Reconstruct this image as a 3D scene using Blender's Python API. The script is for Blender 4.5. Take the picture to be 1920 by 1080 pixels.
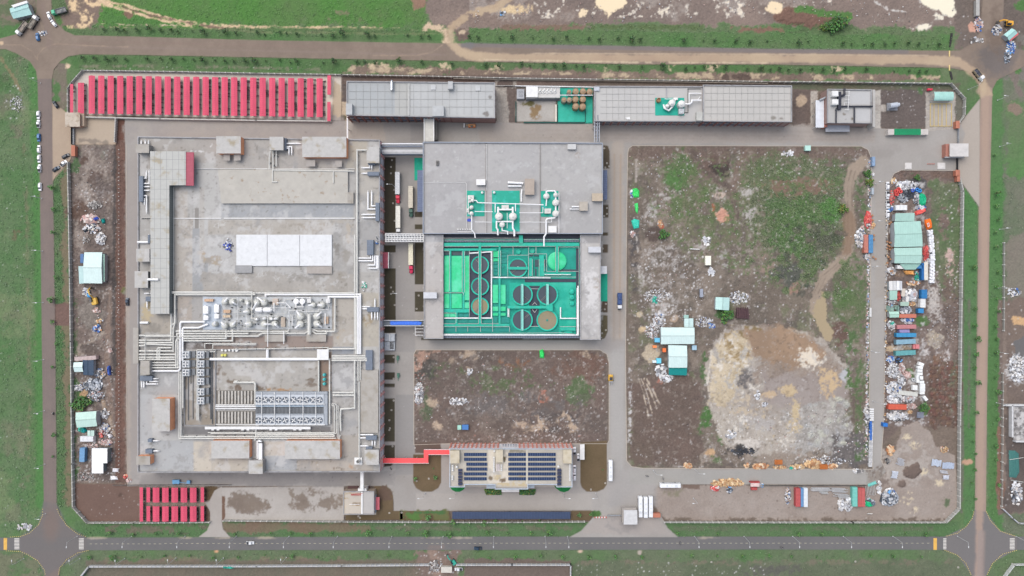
import bpy,math,random
import numpy as np
from mathutils import Vector,Matrix
R=math.radians
random.seed(7)
for _o in list(bpy.data.objects):bpy.data.objects.remove(_o)
SC=bpy.context.scene
COL=SC.collection
# ---------------------------------------------------------------- camera
S,CH=0.3,384.0
cd=bpy.data.cameras.new("Camera");cam=bpy.data.objects.new("Camera",cd);COL.objects.link(cam)
cam.location=(0,0,CH);cam.rotation_euler=(0,0,0)
cd.lens,cd.sensor_width=24,36
cd.clip_start,cd.clip_end=1,9000
SC.camera=cam
# ---------------------------------------------------------------- overcast sky and weak soft sun
SUN_EL,SUN_AZ=R(62),R(-38)
wd=bpy.data.worlds.new("World");SC.world=wd;wd.use_nodes=True
nt=wd.node_tree;bg=nt.nodes["Background"]
sky=nt.nodes.new("ShaderNodeTexSky");sky.sky_type='NISHITA';sky.sun_disc=False
sky.sun_elevation=SUN_EL;sky.sun_rotation=SUN_AZ;sky.dust_density=4;sky.air_density=1.0
hs=nt.nodes.new("ShaderNodeHueSaturation");hs.inputs["Saturation"].default_value=0.62
nt.links.new(sky.outputs[0],hs.inputs["Color"]);nt.links.new(hs.outputs[0],bg.inputs[0])
bg.inputs[1].default_value=0.14
sl=bpy.data.lights.new("Sun",'SUN');sl.energy=.7;sl.angle=R(60);sl.color=(1,.985,.965)
so=bpy.data.objects.new("Sun",sl);COL.objects.link(so);so.location=(0,0,300)
_d=Vector((math.sin(SUN_AZ)*math.cos(SUN_EL),math.cos(SUN_AZ)*math.cos(SUN_EL),math.sin(SUN_EL)))
so.rotation_euler=_d.to_track_quat('Z','Y').to_euler()
vs=SC.view_settings
vs.view_transform='Standard';vs.look='None';vs.gamma=1;vs.exposure=0.60
try:vs.use_curve_mapping=False
except Exception:pass
SC.cycles.max_bounces=5;SC.cycles.diffuse_bounces=3;SC.cycles.glossy_bounces=2
SC.cycles.caustics_reflective=False;SC.cycles.caustics_refractive=False
# ---------------------------------------------------------------- helpers
KA=0.80
def lin(c):
 f=lambda v:(v/12.92 if v<=.04045 else((v+.055)/1.055)**2.4)
 return tuple(f(v/255.0)*KA for v in c)
def Wp(px,py,z=0.0):
 k=S*(CH-z)/CH
 return((px-960)*k,(540-py)*k,z)
MATS={}
def M(col,rough=.75,metal=0.,var=.10,scale=.5,stripe=None,grid=None,stain=None,spec=.3,bump=0.):
 key=(col,rough,metal,var,scale,stripe,grid,stain,spec,bump)
 if key in MATS:return MATS[key]
 m=bpy.data.materials.new("surface");m.use_nodes=True
 t=m.node_tree;n=t.nodes;L=t.links.new;b=n["Principled BSDF"]
 b.inputs["Roughness"].default_value=rough;b.inputs["Metallic"].default_value=metal
 b.inputs["Specular IOR Level"].default_value=spec
 geo=n.new("ShaderNodeNewGeometry");pos=geo.outputs["Position"]
 base=lin(col)
 n1=n.new("ShaderNodeTexNoise");n1.inputs["Scale"].default_value=scale;n1.inputs["Detail"].default_value=5
 n1.inputs["Roughness"].default_value=.65;L(pos,n1.inputs["Vector"])
 r=n.new("ShaderNodeValToRGB");e=r.color_ramp.elements
 e[0].position,e[1].position=.3,.7
 e[0].color=(*[v*(1-var)for v in base],1);e[1].color=(*[min(v*(1+var),.95)for v in base],1)
 L(n1.outputs["Fac"],r.inputs[0]);out=r.outputs[0]
 def mix(fac,c2,a):
  x=n.new("ShaderNodeMix");x.data_type='RGBA'
  if isinstance(fac,float):x.inputs[0].default_value=fac
  else:L(fac,x.inputs[0])
  L(a,x.inputs[6]);x.inputs[7].default_value=(*c2,1);return x.outputs[2]
 if stain:
  sc_,lo,hi,scol=stain
  n2=n.new("ShaderNodeTexNoise");n2.inputs["Scale"].default_value=sc_;n2.inputs["Detail"].default_value=4;L(pos,n2.inputs["Vector"])
  mr=n.new("ShaderNodeMapRange");mr.inputs[1].default_value=lo;mr.inputs[2].default_value=hi;mr.inputs[4].default_value=.8
  L(n2.outputs["Fac"],mr.inputs[0]);out=mix(mr.outputs[0],lin(scol),out)
 if grid:
  gw,gh,gcol,lw=grid
  br=n.new("ShaderNodeTexBrick");br.offset=0;br.inputs["Scale"].default_value=1
  br.inputs["Mortar Size"].default_value=lw;br.inputs["Brick Width"].default_value=gw;br.inputs["Row Height"].default_value=gh
  br.inputs["Color1"].default_value=br.inputs["Color2"].default_value=(0,0,0,1);br.inputs["Mortar"].default_value=(1,1,1,1)
  L(pos,br.inputs["Vector"]);out=mix(br.outputs["Color"],lin(gcol),out)
 if stripe:
  ax,per,amt=stripe
  sp=n.new("ShaderNodeSeparateXYZ");L(pos,sp.inputs[0])
  ma=n.new("ShaderNodeMath");ma.operation='MULTIPLY';ma.inputs[1].default_value=2*math.pi/per;L(sp.outputs[ax],ma.inputs[0])
  si=n.new("ShaderNodeMath");si.operation='SINE';L(ma.outputs[0],si.inputs[0])
  mr=n.new("ShaderNodeMapRange");mr.inputs[1].default_value=-1;mr.inputs[4].default_value=amt;L(si.outputs[0],mr.inputs[0])
  out=mix(mr.outputs[0],tuple(v*.6 for v in base),out)
  bp=n.new("ShaderNodeBump");bp.inputs["Strength"].default_value=.4;bp.inputs["Distance"].default_value=.05
  L(si.outputs[0],bp.inputs["Height"]);L(bp.outputs[0],b.inputs["Normal"])
 elif bump:
  bp=n.new("ShaderNodeBump");bp.inputs["Strength"].default_value=bump;bp.inputs["Distance"].default_value=.2
  L(n1.outputs["Fac"],bp.inputs["Height"]);L(bp.outputs[0],b.inputs["Normal"])
 L(out,b.inputs["Base Color"]);MATS[key]=m;return m
def colmat():
 """surface colour stored on the mesh, broken up by two scales of noise (strength in alpha)"""
 if 'col' in MATS:return MATS['col']
 m=bpy.data.materials.new("mottled_surface");m.use_nodes=True
 t=m.node_tree;n=t.nodes;L=t.links.new;b=n["Principled BSDF"]
 b.inputs["Roughness"].default_value=.92;b.inputs["Specular IOR Level"].default_value=.12
 a=n.new("ShaderNodeVertexColor");a.layer_name="Col"
 geo=n.new("ShaderNodeNewGeometry")
 def noise(sc,det):
  x=n.new("ShaderNodeTexNoise");x.inputs["Scale"].default_value=sc;x.inputs["Detail"].default_value=det
  x.inputs["Roughness"].default_value=.7;L(geo.outputs["Position"],x.inputs["Vector"]);return x.outputs["Fac"]
 def math_(op,p,q):
  x=n.new("ShaderNodeMath");x.operation=op
  for i,v in enumerate((p,q)):
   if isinstance(v,(int,float)):x.inputs[i].default_value=v
   else:L(v,x.inputs[i])
  return x.outputs[0]
 f1,f2=noise(.9,3),noise(.28,4)
 s=math_('ADD',math_('MULTIPLY',math_('SUBTRACT',f1,.5),3.2),math_('MULTIPLY',math_('SUBTRACT',f2,.5),1.6))
 k=math_('ADD',math_('MULTIPLY',s,a.outputs["Alpha"]),1.0)
 k=math_('MAXIMUM',k,.25)
 vm=n.new("ShaderNodeVectorMath");vm.operation='SCALE';L(a.outputs["Color"],vm.inputs[0]);L(k,vm.inputs["Scale"])
 L(vm.outputs[0],b.inputs["Base Color"])
 bp=n.new("ShaderNodeBump");bp.inputs["Strength"].default_value=.5;bp.inputs["Distance"].default_value=.25
 L(math_('MULTIPLY',f1,a.outputs["Alpha"]),bp.inputs["Height"]);L(bp.outputs[0],b.inputs["Normal"])
 MATS['col']=m;return m
def paintmat():
 """flat-coloured small pieces: colour stored per vertex"""
 if 'paint' in MATS:return MATS['paint']
 m=bpy.data.materials.new("pieces");m.use_nodes=True
 t=m.node_tree;n=t.nodes;b=n["Principled BSDF"];b.inputs["Roughness"].default_value=.65
 a=n.new("ShaderNodeVertexColor");a.layer_name="Col"
 no=n.new("ShaderNodeTexNoise");no.inputs["Scale"].default_value=1.3
 mr=n.new("ShaderNodeMapRange");mr.inputs[3].default_value=.75;mr.inputs[4].default_value=1.15
 vm=n.new("ShaderNodeVectorMath");vm.operation='SCALE'
 t.links.new(no.outputs["Fac"],mr.inputs[0]);t.links.new(a.outputs[0],vm.inputs[0]);t.links.new(mr.outputs[0],vm.inputs["Scale"])
 t.links.new(vm.outputs[0],b.inputs["Base Color"]);MATS['paint']=m;return m
def setprops(o,label=None,cat=None,group=None,kind=None):
 for k,v in(("label",label),("category",cat),("group",group),("kind",kind)):
  if v:o[k]=v
 return o
def thing(name,label,cat,px=0,py=0,z=0,rot=0,group=None):
 o=bpy.data.objects.new(name,None);COL.objects.link(o);o.empty_display_size=.5
 o.location=Wp(px,py,z);o.rotation_euler=(0,0,rot)
 return setprops(o,label,cat,group)
def newmesh(name,v,f,mat,cols=None):
 me=bpy.data.meshes.new(name);me.from_pydata(v,[],f)
 if cols is not None:
  at=me.color_attributes.new("Col",'FLOAT_COLOR','POINT')
  at.data.foreach_set("color",np.asarray(cols,np.float32).ravel())
 me.materials.append(mat);me.update();return me
class MB:
 """collects shapes into one mesh. px=True: plan positions are photo pixels seen at the shape's top height"""
 def __init__(s,px=True):s.px=px;s.v=[];s.f=[];s.c=[];s.col=None
 def P(s,x,y,z,ref=None):
  if not s.px:return(x,y,z)
  a=Wp(x,y,z if ref is None else ref);return(a[0],a[1],z)
 def add(s,vs,fs):
  o=len(s.v);s.v+=vs;s.f+=[tuple(i+o for i in f)for f in fs]
  if s.col is not None:s.c+=[(*s.col,1)]*len(vs)
 def prism(s,pts,z0,z1,ref=None,top=True,bottom=False,taper=1.0):
  ref=z1 if ref is None else ref;n=len(pts)
  hi=[s.P(x,y,z1,ref)for x,y in pts]
  if taper!=1.0:
   cx=sum(p[0]for p in hi)/n;cy=sum(p[1]for p in hi)/n
   lo=[((p[0]-cx)*taper+cx,(p[1]-cy)*taper+cy,z0)for p in hi]
  else:lo=[(p[0],p[1],z0)for p in hi]
  ar=sum(hi[i][0]*hi[(i+1)%n][1]-hi[(i+1)%n][0]*hi[i][1]for i in range(n))
  if ar<0:hi.reverse();lo.reverse()
  f=[(i,(i+1)%n,n+(i+1)%n,n+i)for i in range(n)]
  if top:f.append(tuple(range(n,2*n)))
  if bottom:f.append(tuple(reversed(range(n))))
  s.add(lo+hi,f)
 def box(s,x0,y0,x1,y1,z0,z1,ref=None,**k):s.prism([(x0,y0),(x1,y0),(x1,y1),(x0,y1)],z0,z1,ref,**k)
 def obox(s,cx,cy,lx,ly,ang,z0,z1,ref=None,**k):
  c,q=math.cos(ang),math.sin(ang)
  s.prism([(cx+a*lx/2*c-b*ly/2*q,cy+a*lx/2*q+b*ly/2*c)for a,b in((-1,-1),(1,-1),(1,1),(-1,1))],z0,z1,ref,**k)
 def bar(s,x0,y0,x1,y1,w,z0,z1,ref=None):
  s.obox((x0+x1)/2,(y0+y1)/2,math.hypot(x1-x0,y1-y0),w,math.atan2(y1-y0,x1-x0),z0,z1,ref)
 def cyl(s,x,y,r,z0,z1,n=14,r2=None,ref=None,top=True):
  r2=r if r2 is None else r2;ref=z1 if ref is None else ref
  c=s.P(x,y,z1,ref);k=S*(CH-ref)/CH if s.px else 1
  lo=[(c[0]+r*k*math.cos(2*math.pi*i/n),c[1]+r*k*math.sin(2*math.pi*i/n),z0)for i in range(n)]
  hi=[(c[0]+r2*k*math.cos(2*math.pi*i/n),c[1]+r2*k*math.sin(2*math.pi*i/n),z1)for i in range(n)]
  f=[(i,(i+1)%n,n+(i+1)%n,n+i)for i in range(n)]
  if top:f.append(tuple(range(n,2*n)))
  s.add(lo+hi,f)
 def dome(s,x,y,r,z0,h,n=14,m=4):
  k=S*(CH-z0)/CH if s.px else 1;c=s.P(x,y,z0);vs=[];fs=[]
  for j in range(m):
   a=math.pi/2*j/m
   vs+=[(c[0]+r*k*math.cos(a)*math.cos(2*math.pi*i/n),c[1]+r*k*math.cos(a)*math.sin(2*math.pi*i/n),z0+h*math.sin(a))for i in range(n)]
  vs.append((c[0],c[1],z0+h))
  for j in range(m-1):
   fs+=[(j*n+i,j*n+(i+1)%n,(j+1)*n+(i+1)%n,(j+1)*n+i)for i in range(n)]
  fs+=[((m-1)*n+i,(m-1)*n+(i+1)%n,m*n)for i in range(n)]
  s.add(vs,fs)
 def ring(s,x,y,r0,r1,z0,z1,n=32):
  k=S*(CH-z1)/CH if s.px else 1;c=s.P(x,y,z1);vs=[]
  for r,z in((r1,z0),(r1,z1),(r0,z1),(r0,z0)):
   vs+=[(c[0]+r*k*math.cos(2*math.pi*i/n),c[1]+r*k*math.sin(2*math.pi*i/n),z)for i in range(n)]
  fs=[(j*n+i,j*n+(i+1)%n,(j+1)*n+(i+1)%n,(j+1)*n+i)for j in range(3)for i in range(n)]
  s.add(vs,fs)
 def tube(s,pts,z,r,n=8,caps=True):
  """pipe along a plan polyline; pts (x,y) or (x,y,z); r in plan units"""
  k=S*(CH-z)/CH if s.px else 1
  P=[Vector(s.P(p[0],p[1],p[2]if len(p)>2 else z))for p in pts];r*=k;vs=[];fs=[]
  for i,p in enumerate(P):
   d0=(P[i]-P[i-1]).normalized()if i else None
   d1=(P[i+1]-P[i]).normalized()if i<len(P)-1 else None
   d=(d0 or d1)if not(d0 and d1)else(d0+d1).normalized()
   st=1.0
   if d0 and d1:st=1/max(.5,d.dot(d1))
   up=Vector((0,0,1))if abs(d.z)<.95 else Vector((0,1,0))
   sd=d.cross(up).normalized();up2=sd.cross(d)
   for j in range(n):
    a=2*math.pi*j/n;vs.append(tuple(p+sd*(r*st*math.cos(a))+up2*(r*math.sin(a))))
  for i in range(len(P)-1):
   fs+=[(i*n+j,i*n+(j+1)%n,(i+1)*n+(j+1)%n,(i+1)*n+j)for j in range(n)]
  if caps:fs+=[tuple(range(n))[::-1],tuple(range((len(P)-1)*n,len(P)*n))]
  s.add(vs,fs)
 def quad(s,*p):s.add([tuple(q)for q in p],[tuple(range(len(p)))])
 def gable(s,x0,y0,x1,y1,z0,rise,axis='y',over=0,th=.12,ref=None):
  """two-slope sheet roof over a plan rectangle; axis = ridge direction"""
  ref=z0 if ref is None else ref
  a,b=s.P(x0-over,y1+over,z0,ref),s.P(x1+over,y0-over,z0,ref)
  X0,Y0,X1,Y1=a[0],a[1],b[0],b[1]
  if not s.px:Y0,Y1=min(Y0,Y1),max(Y0,Y1)
  if axis=='y':
   xm=(X0+X1)/2;pr=[(X0,z0),(xm,z0+rise),(X1,z0)]
   vs=[(p,Y,q+d)for Y in(Y0,Y1)for d in(0,th)for p,q in pr]
  else:
   ym=(Y0+Y1)/2;pr=[(Y1,z0),(ym,z0+rise),(Y0,z0)]
   vs=[(X,p,q+d)for X in(X0,X1)for d in(0,th)for p,q in pr]
  fs=[(3,9,10,4),(4,10,11,5),(0,1,7,6),(1,2,8,7),(0,6,9,3),(2,5,11,8),(0,3,4,1),(1,4,5,2),(6,7,10,9),(7,8,11,10)]
  s.add(vs,fs)
 def build(s,name,mat,parent=None,label=None,cat=None,group=None,kind=None,world=False):
  me=newmesh(name,s.v,s.f,mat,s.c if s.c and len(s.c)==len(s.v)else None)
  o=bpy.data.objects.new(name,me);COL.objects.link(o)
  if parent is not None:
   o.parent=parent
   if s.px or world:
    p=parent;off=Vector((0,0,0))
    while p is not None:off+=p.location;p=p.parent
    o.location=-off
  return setprops(o,label,cat,group,kind)
def part(parent,name,mat,fn,px=True,**k):
 b=MB(px);fn(b);return b.build(name,mat,parent,**k)
def single(name,label,cat,mat,fn,group=None,kind=None,px=True):
 b=MB(px);fn(b);return b.build(name,mat,None,label,cat,group,kind)
def each(parent,name,mat,rects,z0,z1):
 for q in rects:
  b=MB();b.box(*q,z0,z1);b.build(name,mat,parent)
KIDS={}
def kids(o):
 return[c for c in bpy.data.objects if c.parent is o]
def freeze(o):
 KIDS[o]=[(c,[g for g in bpy.data.objects if g.parent is c])for c in bpy.data.objects if c.parent is o];return o
def dup(o,px,py,z=0,rot=0,label=None,group=None,scale=None):
 r=o.copy();COL.objects.link(r);r.location=Wp(px,py,z);r.rotation_euler=(0,0,rot)
 if scale:r.scale=(scale,scale,scale)
 if label:r["label"]=label
 if group:r["group"]=group
 for c,gs in KIDS.get(o,()):
  d=c.copy();COL.objects.link(d);d.parent=r
  for g in gs:
   e=g.copy();COL.objects.link(e);e.parent=d
 return r
class Proto:
 """first use places the original, later uses place copies"""
 def __init__(s,o):s.o=freeze(o);s.used=False
 def put(s,px,py,z=0,rot=0,label=None,group=None,scale=None):
  if s.used:return dup(s.o,px,py,z,rot,label,group,scale)
  s.used=True;o=s.o;o.location=Wp(px,py,z);o.rotation_euler=(0,0,rot)
  if scale:o.scale=(scale,)*3
  if label:o["label"]=label
  if group:o["group"]=group
  return o
def inset(pts,d):
 """shrink a plan polygon (photo pixels) by d pixels"""
 n=len(pts);ar=sum(pts[i][0]*pts[(i+1)%n][1]-pts[(i+1)%n][0]*pts[i][1]for i in range(n))
 sg=1 if ar>0 else-1;out=[]
 for i in range(n):
  a,b,c=pts[i-1],pts[i],pts[(i+1)%n]
  u=Vector((b[0]-a[0],b[1]-a[1])).normalized();w=Vector((c[0]-b[0],c[1]-b[1])).normalized()
  n1=Vector((-u.y,u.x))*sg;n2=Vector((-w.y,w.x))*sg;m=(n1+n2)
  m=m/max(.3,(1+n1.dot(n2)));out.append((b[0]+m.x*d,b[1]+m.y*d))
 return out
# ---------------------------------------------------------------- colour of the ground and flat roofs, by place (photo pixels)
PAD=60;RW,RH=1920+2*PAD,1080+2*PAD
rng=np.random.default_rng(11)
EX=400
def vnoise(sc):
 h,w=int((RH+EX)/sc)+3,int((RW+EX)/sc)+3
 g=rng.random((h,w),dtype=np.float32)
 y=np.arange(RH+EX,dtype=np.float32)/sc;x=np.arange(RW+EX,dtype=np.float32)/sc
 yi,xi=y.astype(int),x.astype(int);fy,fx=y-yi,x-xi
 fy=(fy*fy*(3-2*fy))[:,None];fx=(fx*fx*(3-2*fx))[None]
 a=g[yi][:,xi];b=g[yi][:,xi+1];c=g[yi+1][:,xi];d=g[yi+1][:,xi+1]
 return a*(1-fx)*(1-fy)+b*fx*(1-fy)+c*(1-fx)*fy+d*fx*fy
def fbm(sc,octs=5,gain=.55):
 t=0;a=1;n=0
 for _ in range(octs):
  if sc<1.2:break
  t=t+a*vnoise(sc);n+=a;a*=gain;sc/=2.03
 t=t/n;return(t-t.mean())/(t.std()*2.4)*.5+.5
FB,FM,FF=fbm(90,6),fbm(26,5,.65),fbm(7,3,.75)
RGB=np.zeros((RH,RW,3),np.float32);AMP=np.full((RH,RW),.16,np.float32);HGT=np.zeros((RH,RW),np.float32)
def fld(f,y0,y1,x0,x1,o):return f[y0+o[1]:y1+o[1],x0+o[0]:x1+o[0]]
def _apply(dfun,bb,col,col2,edge,warp,a,cov,fs,amp,h,ht,cs):
 x0,y0,x1,y1=bb;m_=edge+warp*1.6+2
 x0,x1=int(max(0,x0+PAD-m_)),int(min(RW,x1+PAD+m_));y0,y1=int(max(0,y0+PAD-m_)),int(min(RH,y1+PAD+m_))
 if x1<=x0 or y1<=y0:return
 o=(int(rng.integers(0,EX)),int(rng.integers(0,EX)))
 X,Y=np.meshgrid(np.arange(x0,x1,dtype=np.float32)-PAD+.5,np.arange(y0,y1,dtype=np.float32)-PAD+.5)
 d=dfun(X,Y)
 fm,ff,fb=(fld(f,y0,y1,x0,x1,o)for f in(FM,FF,FB))
 if warp:d=d+warp*((fm-.5)*2.6+(ff-.5)*1.9)
 if warp>=3:edge=max(edge,warp*.75)
 m=np.clip(.5-d/edge,0,1)*a
 if cov is not None:
  f={'b':fb,'m':fm,'f':ff,'x':fm*.5+ff*.5,'bm':fb*.6+fm*.4}[fs]
  m=m*np.clip((f-(1-cov))/.14+.5,0,1)
 c=np.array(lin(col),np.float32)
 if col2 is not None:
  f={'b':fb*.6+fm*.4,'m':fm*.7+ff*.3,'f':ff}[cs]
  t=np.clip((f-.2)/.6,0,1)[...,None];c=c*(1-t)+np.array(lin(col2),np.float32)*t
 m3=m[...,None]
 RGB[y0:y1,x0:x1]=RGB[y0:y1,x0:x1]*(1-m3)+c*m3
 if amp is not None:AMP[y0:y1,x0:x1]=AMP[y0:y1,x0:x1]*(1-m)+amp*m
 if h:HGT[y0:y1,x0:x1]+=h*(m if not ht else np.clip(-d/ht,0,1)*(.7+.6*(fm-.5))*(m>.02))
def _segs(X,Y,pts,closed):
 d=np.full(X.shape,1e9,np.float32);n=len(pts)
 for i in range(n if closed else n-1):
  ax,ay=pts[i];bx,by=pts[(i+1)%n];ex,ey=bx-ax,by-ay
  t=np.clip(((X-ax)*ex+(Y-ay)*ey)/(ex*ex+ey*ey+1e-9),0,1)
  d=np.minimum(d,(X-ax-t*ex)**2+(Y-ay-t*ey)**2)
 return np.sqrt(d)
def inside(X,Y,pts):
 r=np.zeros(X.shape,bool);n=len(pts)
 for i in range(n):
  ax,ay=pts[i];bx,by=pts[(i+1)%n]
  if ay==by:continue
  r^=((ay>Y)!=(by>Y))&(X<(bx-ax)*(Y-ay)/(by-ay)+ax)
 return r
def pp(pts,col,col2=None,e=1.2,w=0,a=1,cov=None,fs='m',amp=None,h=0,ht=0,cs='b'):
 def d(X,Y):
  if e+w<3:
   return np.where(inside(X,Y,pts),-_segs(X,Y,pts,True),_segs(X,Y,pts,True))
  q=_segs(X,Y,pts,True);return np.where(inside(X,Y,pts),-q,q)
 xs,ys=[p[0]for p in pts],[p[1]for p in pts]
 _apply(d,(min(xs),min(ys),max(xs),max(ys)),col,col2,e,w,a,cov,fs,amp,h,ht,cs)
def pr(x0,y0,x1,y1,col,col2=None,**k):pp([(x0,y0),(x1,y0),(x1,y1),(x0,y1)],col,col2,**k)
def ps(pts,wid,col,col2=None,e=1.2,w=0,a=1,cov=None,fs='m',amp=None,h=0,ht=0,cs='b'):
 xs,ys=[p[0]for p in pts],[p[1]for p in pts]
 _apply(lambda X,Y:_segs(X,Y,pts,False)-wid/2,(min(xs)-wid,min(ys)-wid,max(xs)+wid,max(ys)+wid),col,col2,e,w,a,cov,fs,amp,h,ht,cs)
def pe(cx,cy,rx,ry,col,col2=None,e=2,w=2,a=1,cov=None,fs='m',amp=None,h=0,ht=0,cs='b'):
 _apply(lambda X,Y:(np.sqrt(((X-cx)/rx)**2+((Y-cy)/ry)**2)-1)*min(rx,ry),(cx-rx,cy-ry,cx+rx,cy+ry),col,col2,e,w,a,cov,fs,amp,h,ht,cs)
def speck(x0,y0,x1,y1,n,cols,r=(.5,1.3),a=.8):
 """many small bright or dark flecks lying on the ground"""
 for _ in range(n):
  x,y=random.uniform(x0,x1),random.uniform(y0,y1);q=random.uniform(*r);xi,yi=int(x+PAD),int(y+PAD)
  if not(3<xi<RW-4 and 3<yi<RH-4):continue
  if FM[yi+60,xi+90]*.6+FF[yi+60,xi+90]*.4<random.uniform(.25,.85):continue
  s2=int(q+1.5);X,Y=np.meshgrid(np.arange(-s2,s2+1),np.arange(-s2,s2+1))
  m=(np.clip(q+.5-np.hypot(X*random.uniform(.7,1.4),Y),0,1)*a)[...,None]
  t=RGB[yi-s2:yi+s2+1,xi-s2:xi+s2+1]
  RGB[yi-s2:yi+s2+1,xi-s2:xi+s2+1]=t*(1-m)+np.array(lin(random.choice(cols)))*m
WH=[(225,222,220),(205,203,200),(190,184,178),(235,232,228)]
BR=[(95,82,76),(80,72,70),(165,155,146),(200,190,180)]
GR,GR2,GRD=(90,133,72),(104,136,88),(78,118,66)
DRY,MUD,RED,DK=(128,128,104),(130,115,106),(122,98,90),(88,82,80)
CON,CON2=(170,164,156),(160,153,145)
SAND,BEI=(205,190,165),(178,165,148)
TAN=(188,168,142)
# --- base: grass everywhere
pr(-60,-60,1980,1140,(92,130,76),(112,130,92),amp=.17)
pr(-60,-60,1980,1140,(120,118,100),cov=.22,fs='bm',a=.6)
# left field
pr(-60,95,62,1000,(108,130,92),(88,128,76),e=20,w=8)
pr(-60,95,45,260,(118,116,98),cov=.45,fs='bm',w=4,a=.8)
pr(-60,560,50,980,(122,126,100),cov=.42,fs='bm',w=4,a=.75)
ps([(2,110),(22,140),(38,170)],5,(142,118,98),w=2,a=.6)
ps([(45,270),(50,400),(52,540),(54,760),(52,900)],7,(138,122,104),e=5,w=3,a=.5,cov=.6)
ps([(62,120),(68,300),(72,600),(74,820),(74,950)],16,(84,136,72),e=6,w=3,a=.8)
for c_,k_,a_ in(((126,142,100),.36,.6),((76,112,64),.34,.5),((134,128,104),.14,.6)):
 pr(-60,95,68,1000,c_,e=6,cov=k_,fs='bm',a=a_);pr(-60,95,68,1000,c_,e=6,cov=k_*.7,fs='x',a=a_*.6)
 pr(1856,140,1980,560,c_,e=6,cov=k_,fs='bm',a=a_);pr(110,-60,800,46,c_,e=8,cov=k_*.8,fs='x',a=a_*.7);pr(140,980,1800,1006,c_,e=3,cov=k_*.8,fs='x',a=a_*.7);pr(-60,1033,1980,1140,c_,e=4,cov=k_,fs='x',a=a_*.7)
speck(8,160,40,230,90,WH,(.5,1.4));speck(0,280,50,1000,160,WH,(.4,.9),.6)
pe(30,195,16,20,(150,146,138),w=7,cov=.5,a=.7)
pr(20,430,45,450,(112,92,80),w=5,cov=.5,a=.7)
# verge between west road and wall
pr(98,300,130,960,(86,126,74),(104,124,86),w=1)
ps([(122,310),(124,560),(128,800),(130,940)],11,(132,112,98),e=4,w=4,a=.75)
pr(103,570,131,610,(125,102,94),w=1.5)
pr(98,118,126,205,(132,118,110),(112,114,92),w=3);pr(98,150,112,190,(90,126,76),w=3)
pp([(97,190),(126,212),(126,240),(132,240),(132,302),(105,332),(98,340)],(176,158,138),(166,148,130),amp=.06)
# north verge, dirt tracks, mud flats
pr(110,-60,800,48,(88,140,64),(100,132,76),e=10,w=8)
pr(-60,-60,66,66,(118,112,98),(98,124,80),w=4);pe(30,12,40,30,(132,118,108),cov=.6,a=.8);pe(15,60,40,14,(90,130,76),w=5)
pp([(100,-60),(200,-60),(185,20),(180,45),(150,55),(112,45),(100,20)],(136,118,108),(120,110,96),w=8)
pe(112,12,16,16,(98,120,80),w=5);pp([(185,18),(240,30),(330,45),(200,44)],(88,135,68),w=4);pe(241,25,9,7,(132,108,92),w=4)
for b in((162,32,10,14),(138,8,8,12),(178,2,22,8),(150,50,8,5),(205,8,16,5),(133,52,5,3)):pe(*b,(228,200,160),w=5,cov=.7,a=.9)
for o in(0,9):
 ps([(182,0+o*.3),(230,8+o),(280,24+o*.9),(330,38+o*.6),(400,48+o*.5),(480,51+o),(620,52+o),(720,54+o),(835,58+o*.6)],5,(222,196,162),(200,172,140),w=1.6,a=.95,cov=.72,cs='m',amp=.2)
ps([(230,13),(280,29),(400,51),(480,56),(620,57),(720,59),(835,60)],5,(128,108,94),w=2,cov=.7,a=.9)
ps([(190,44),(250,47),(330,47)],3,(205,185,160),w=1.5,cov=.6);ps([(200,51),(330,52)],2,(190,168,140),w=1,cov=.5)
pr(120,52,835,76,(84,128,70),(100,124,82),e=3,w=1.5,a=.85)
pr(560,10,720,48,(122,122,92),cov=.4,fs='bm',w=6,a=.7);pe(640,30,26,12,(135,118,104),cov=.5,w=5,a=.7)
pp([(770,0),(795,-20),(800,14),(778,18)],(150,122,104),w=3)
pp([(796,-60),(1980,-60),(1980,45),(1790,55),(1500,48),(1300,45),(1000,44),(900,55),(845,55),(800,42)],(146,130,120),(128,115,108),w=5,amp=.2)
pr(880,-60,1790,40,(160,148,138),cov=.35,fs='bm',a=.8)
pr(900,-60,1560,34,(226,214,194),cov=.26,fs='x',a=.95);pr(960,-60,1180,36,(240,230,212),cov=.13,fs='x')
pr(1560,-60,1790,45,(200,192,180),cov=.16,fs='x',a=.9)
pp([(1118,-20),(1185,-20),(1168,12),(1150,24),(1140,35),(1133,22),(1117,14)],(238,219,184),w=3,amp=.03)
pe(1094,24,9,8,(232,212,178),w=3,amp=.04);pe(960,16,30,9,(214,190,152),w=5,cov=.7);pe(1455,14,15,12,(236,215,180),w=2.5,amp=.04)
pp([(1725,-20),(1790,-20),(1792,26),(1770,26),(1745,18),(1728,8)],(238,230,205),w=3.5,amp=.04);pe(1726,50,14,6,(234,226,204),w=3,amp=.04)
pe(1760,32,12,7,(228,220,200),w=4,cov=.6);ps([(1640,2),(1665,18),(1700,22)],3,(205,198,188),w=2,cov=.7);ps([(1662,12),(1668,30)],3,(200,190,180),w=2)
pp([(1452,25),(1480,12),(1510,18),(1560,30),(1590,50),(1500,52),(1455,42)],(126,100,88),w=4,h=1.2,ht=9)
ps([(1500,18),(1550,26),(1590,30)],12,(92,132,70),w=4);pe(1570,48,20,10,(76,112,64),w=4);pr(1470,48,1600,62,(96,120,78),w=4,cov=.7)
ps([(838,80),(838,62),(852,44),(880,30),(910,20),(940,8),(990,-30)],14,TAN,(170,148,124),e=4,w=2.5,amp=.1)
ps([(800,52),(822,50),(838,62),(836,82)],12,(205,182,155),w=4,cov=.75)
pe(870,66,16,13,(120,104,98),w=5);pe(905,40,40,14,(140,124,114),w=6,cov=.75);pe(868,60,6,6,(195,175,150),w=3)
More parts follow.
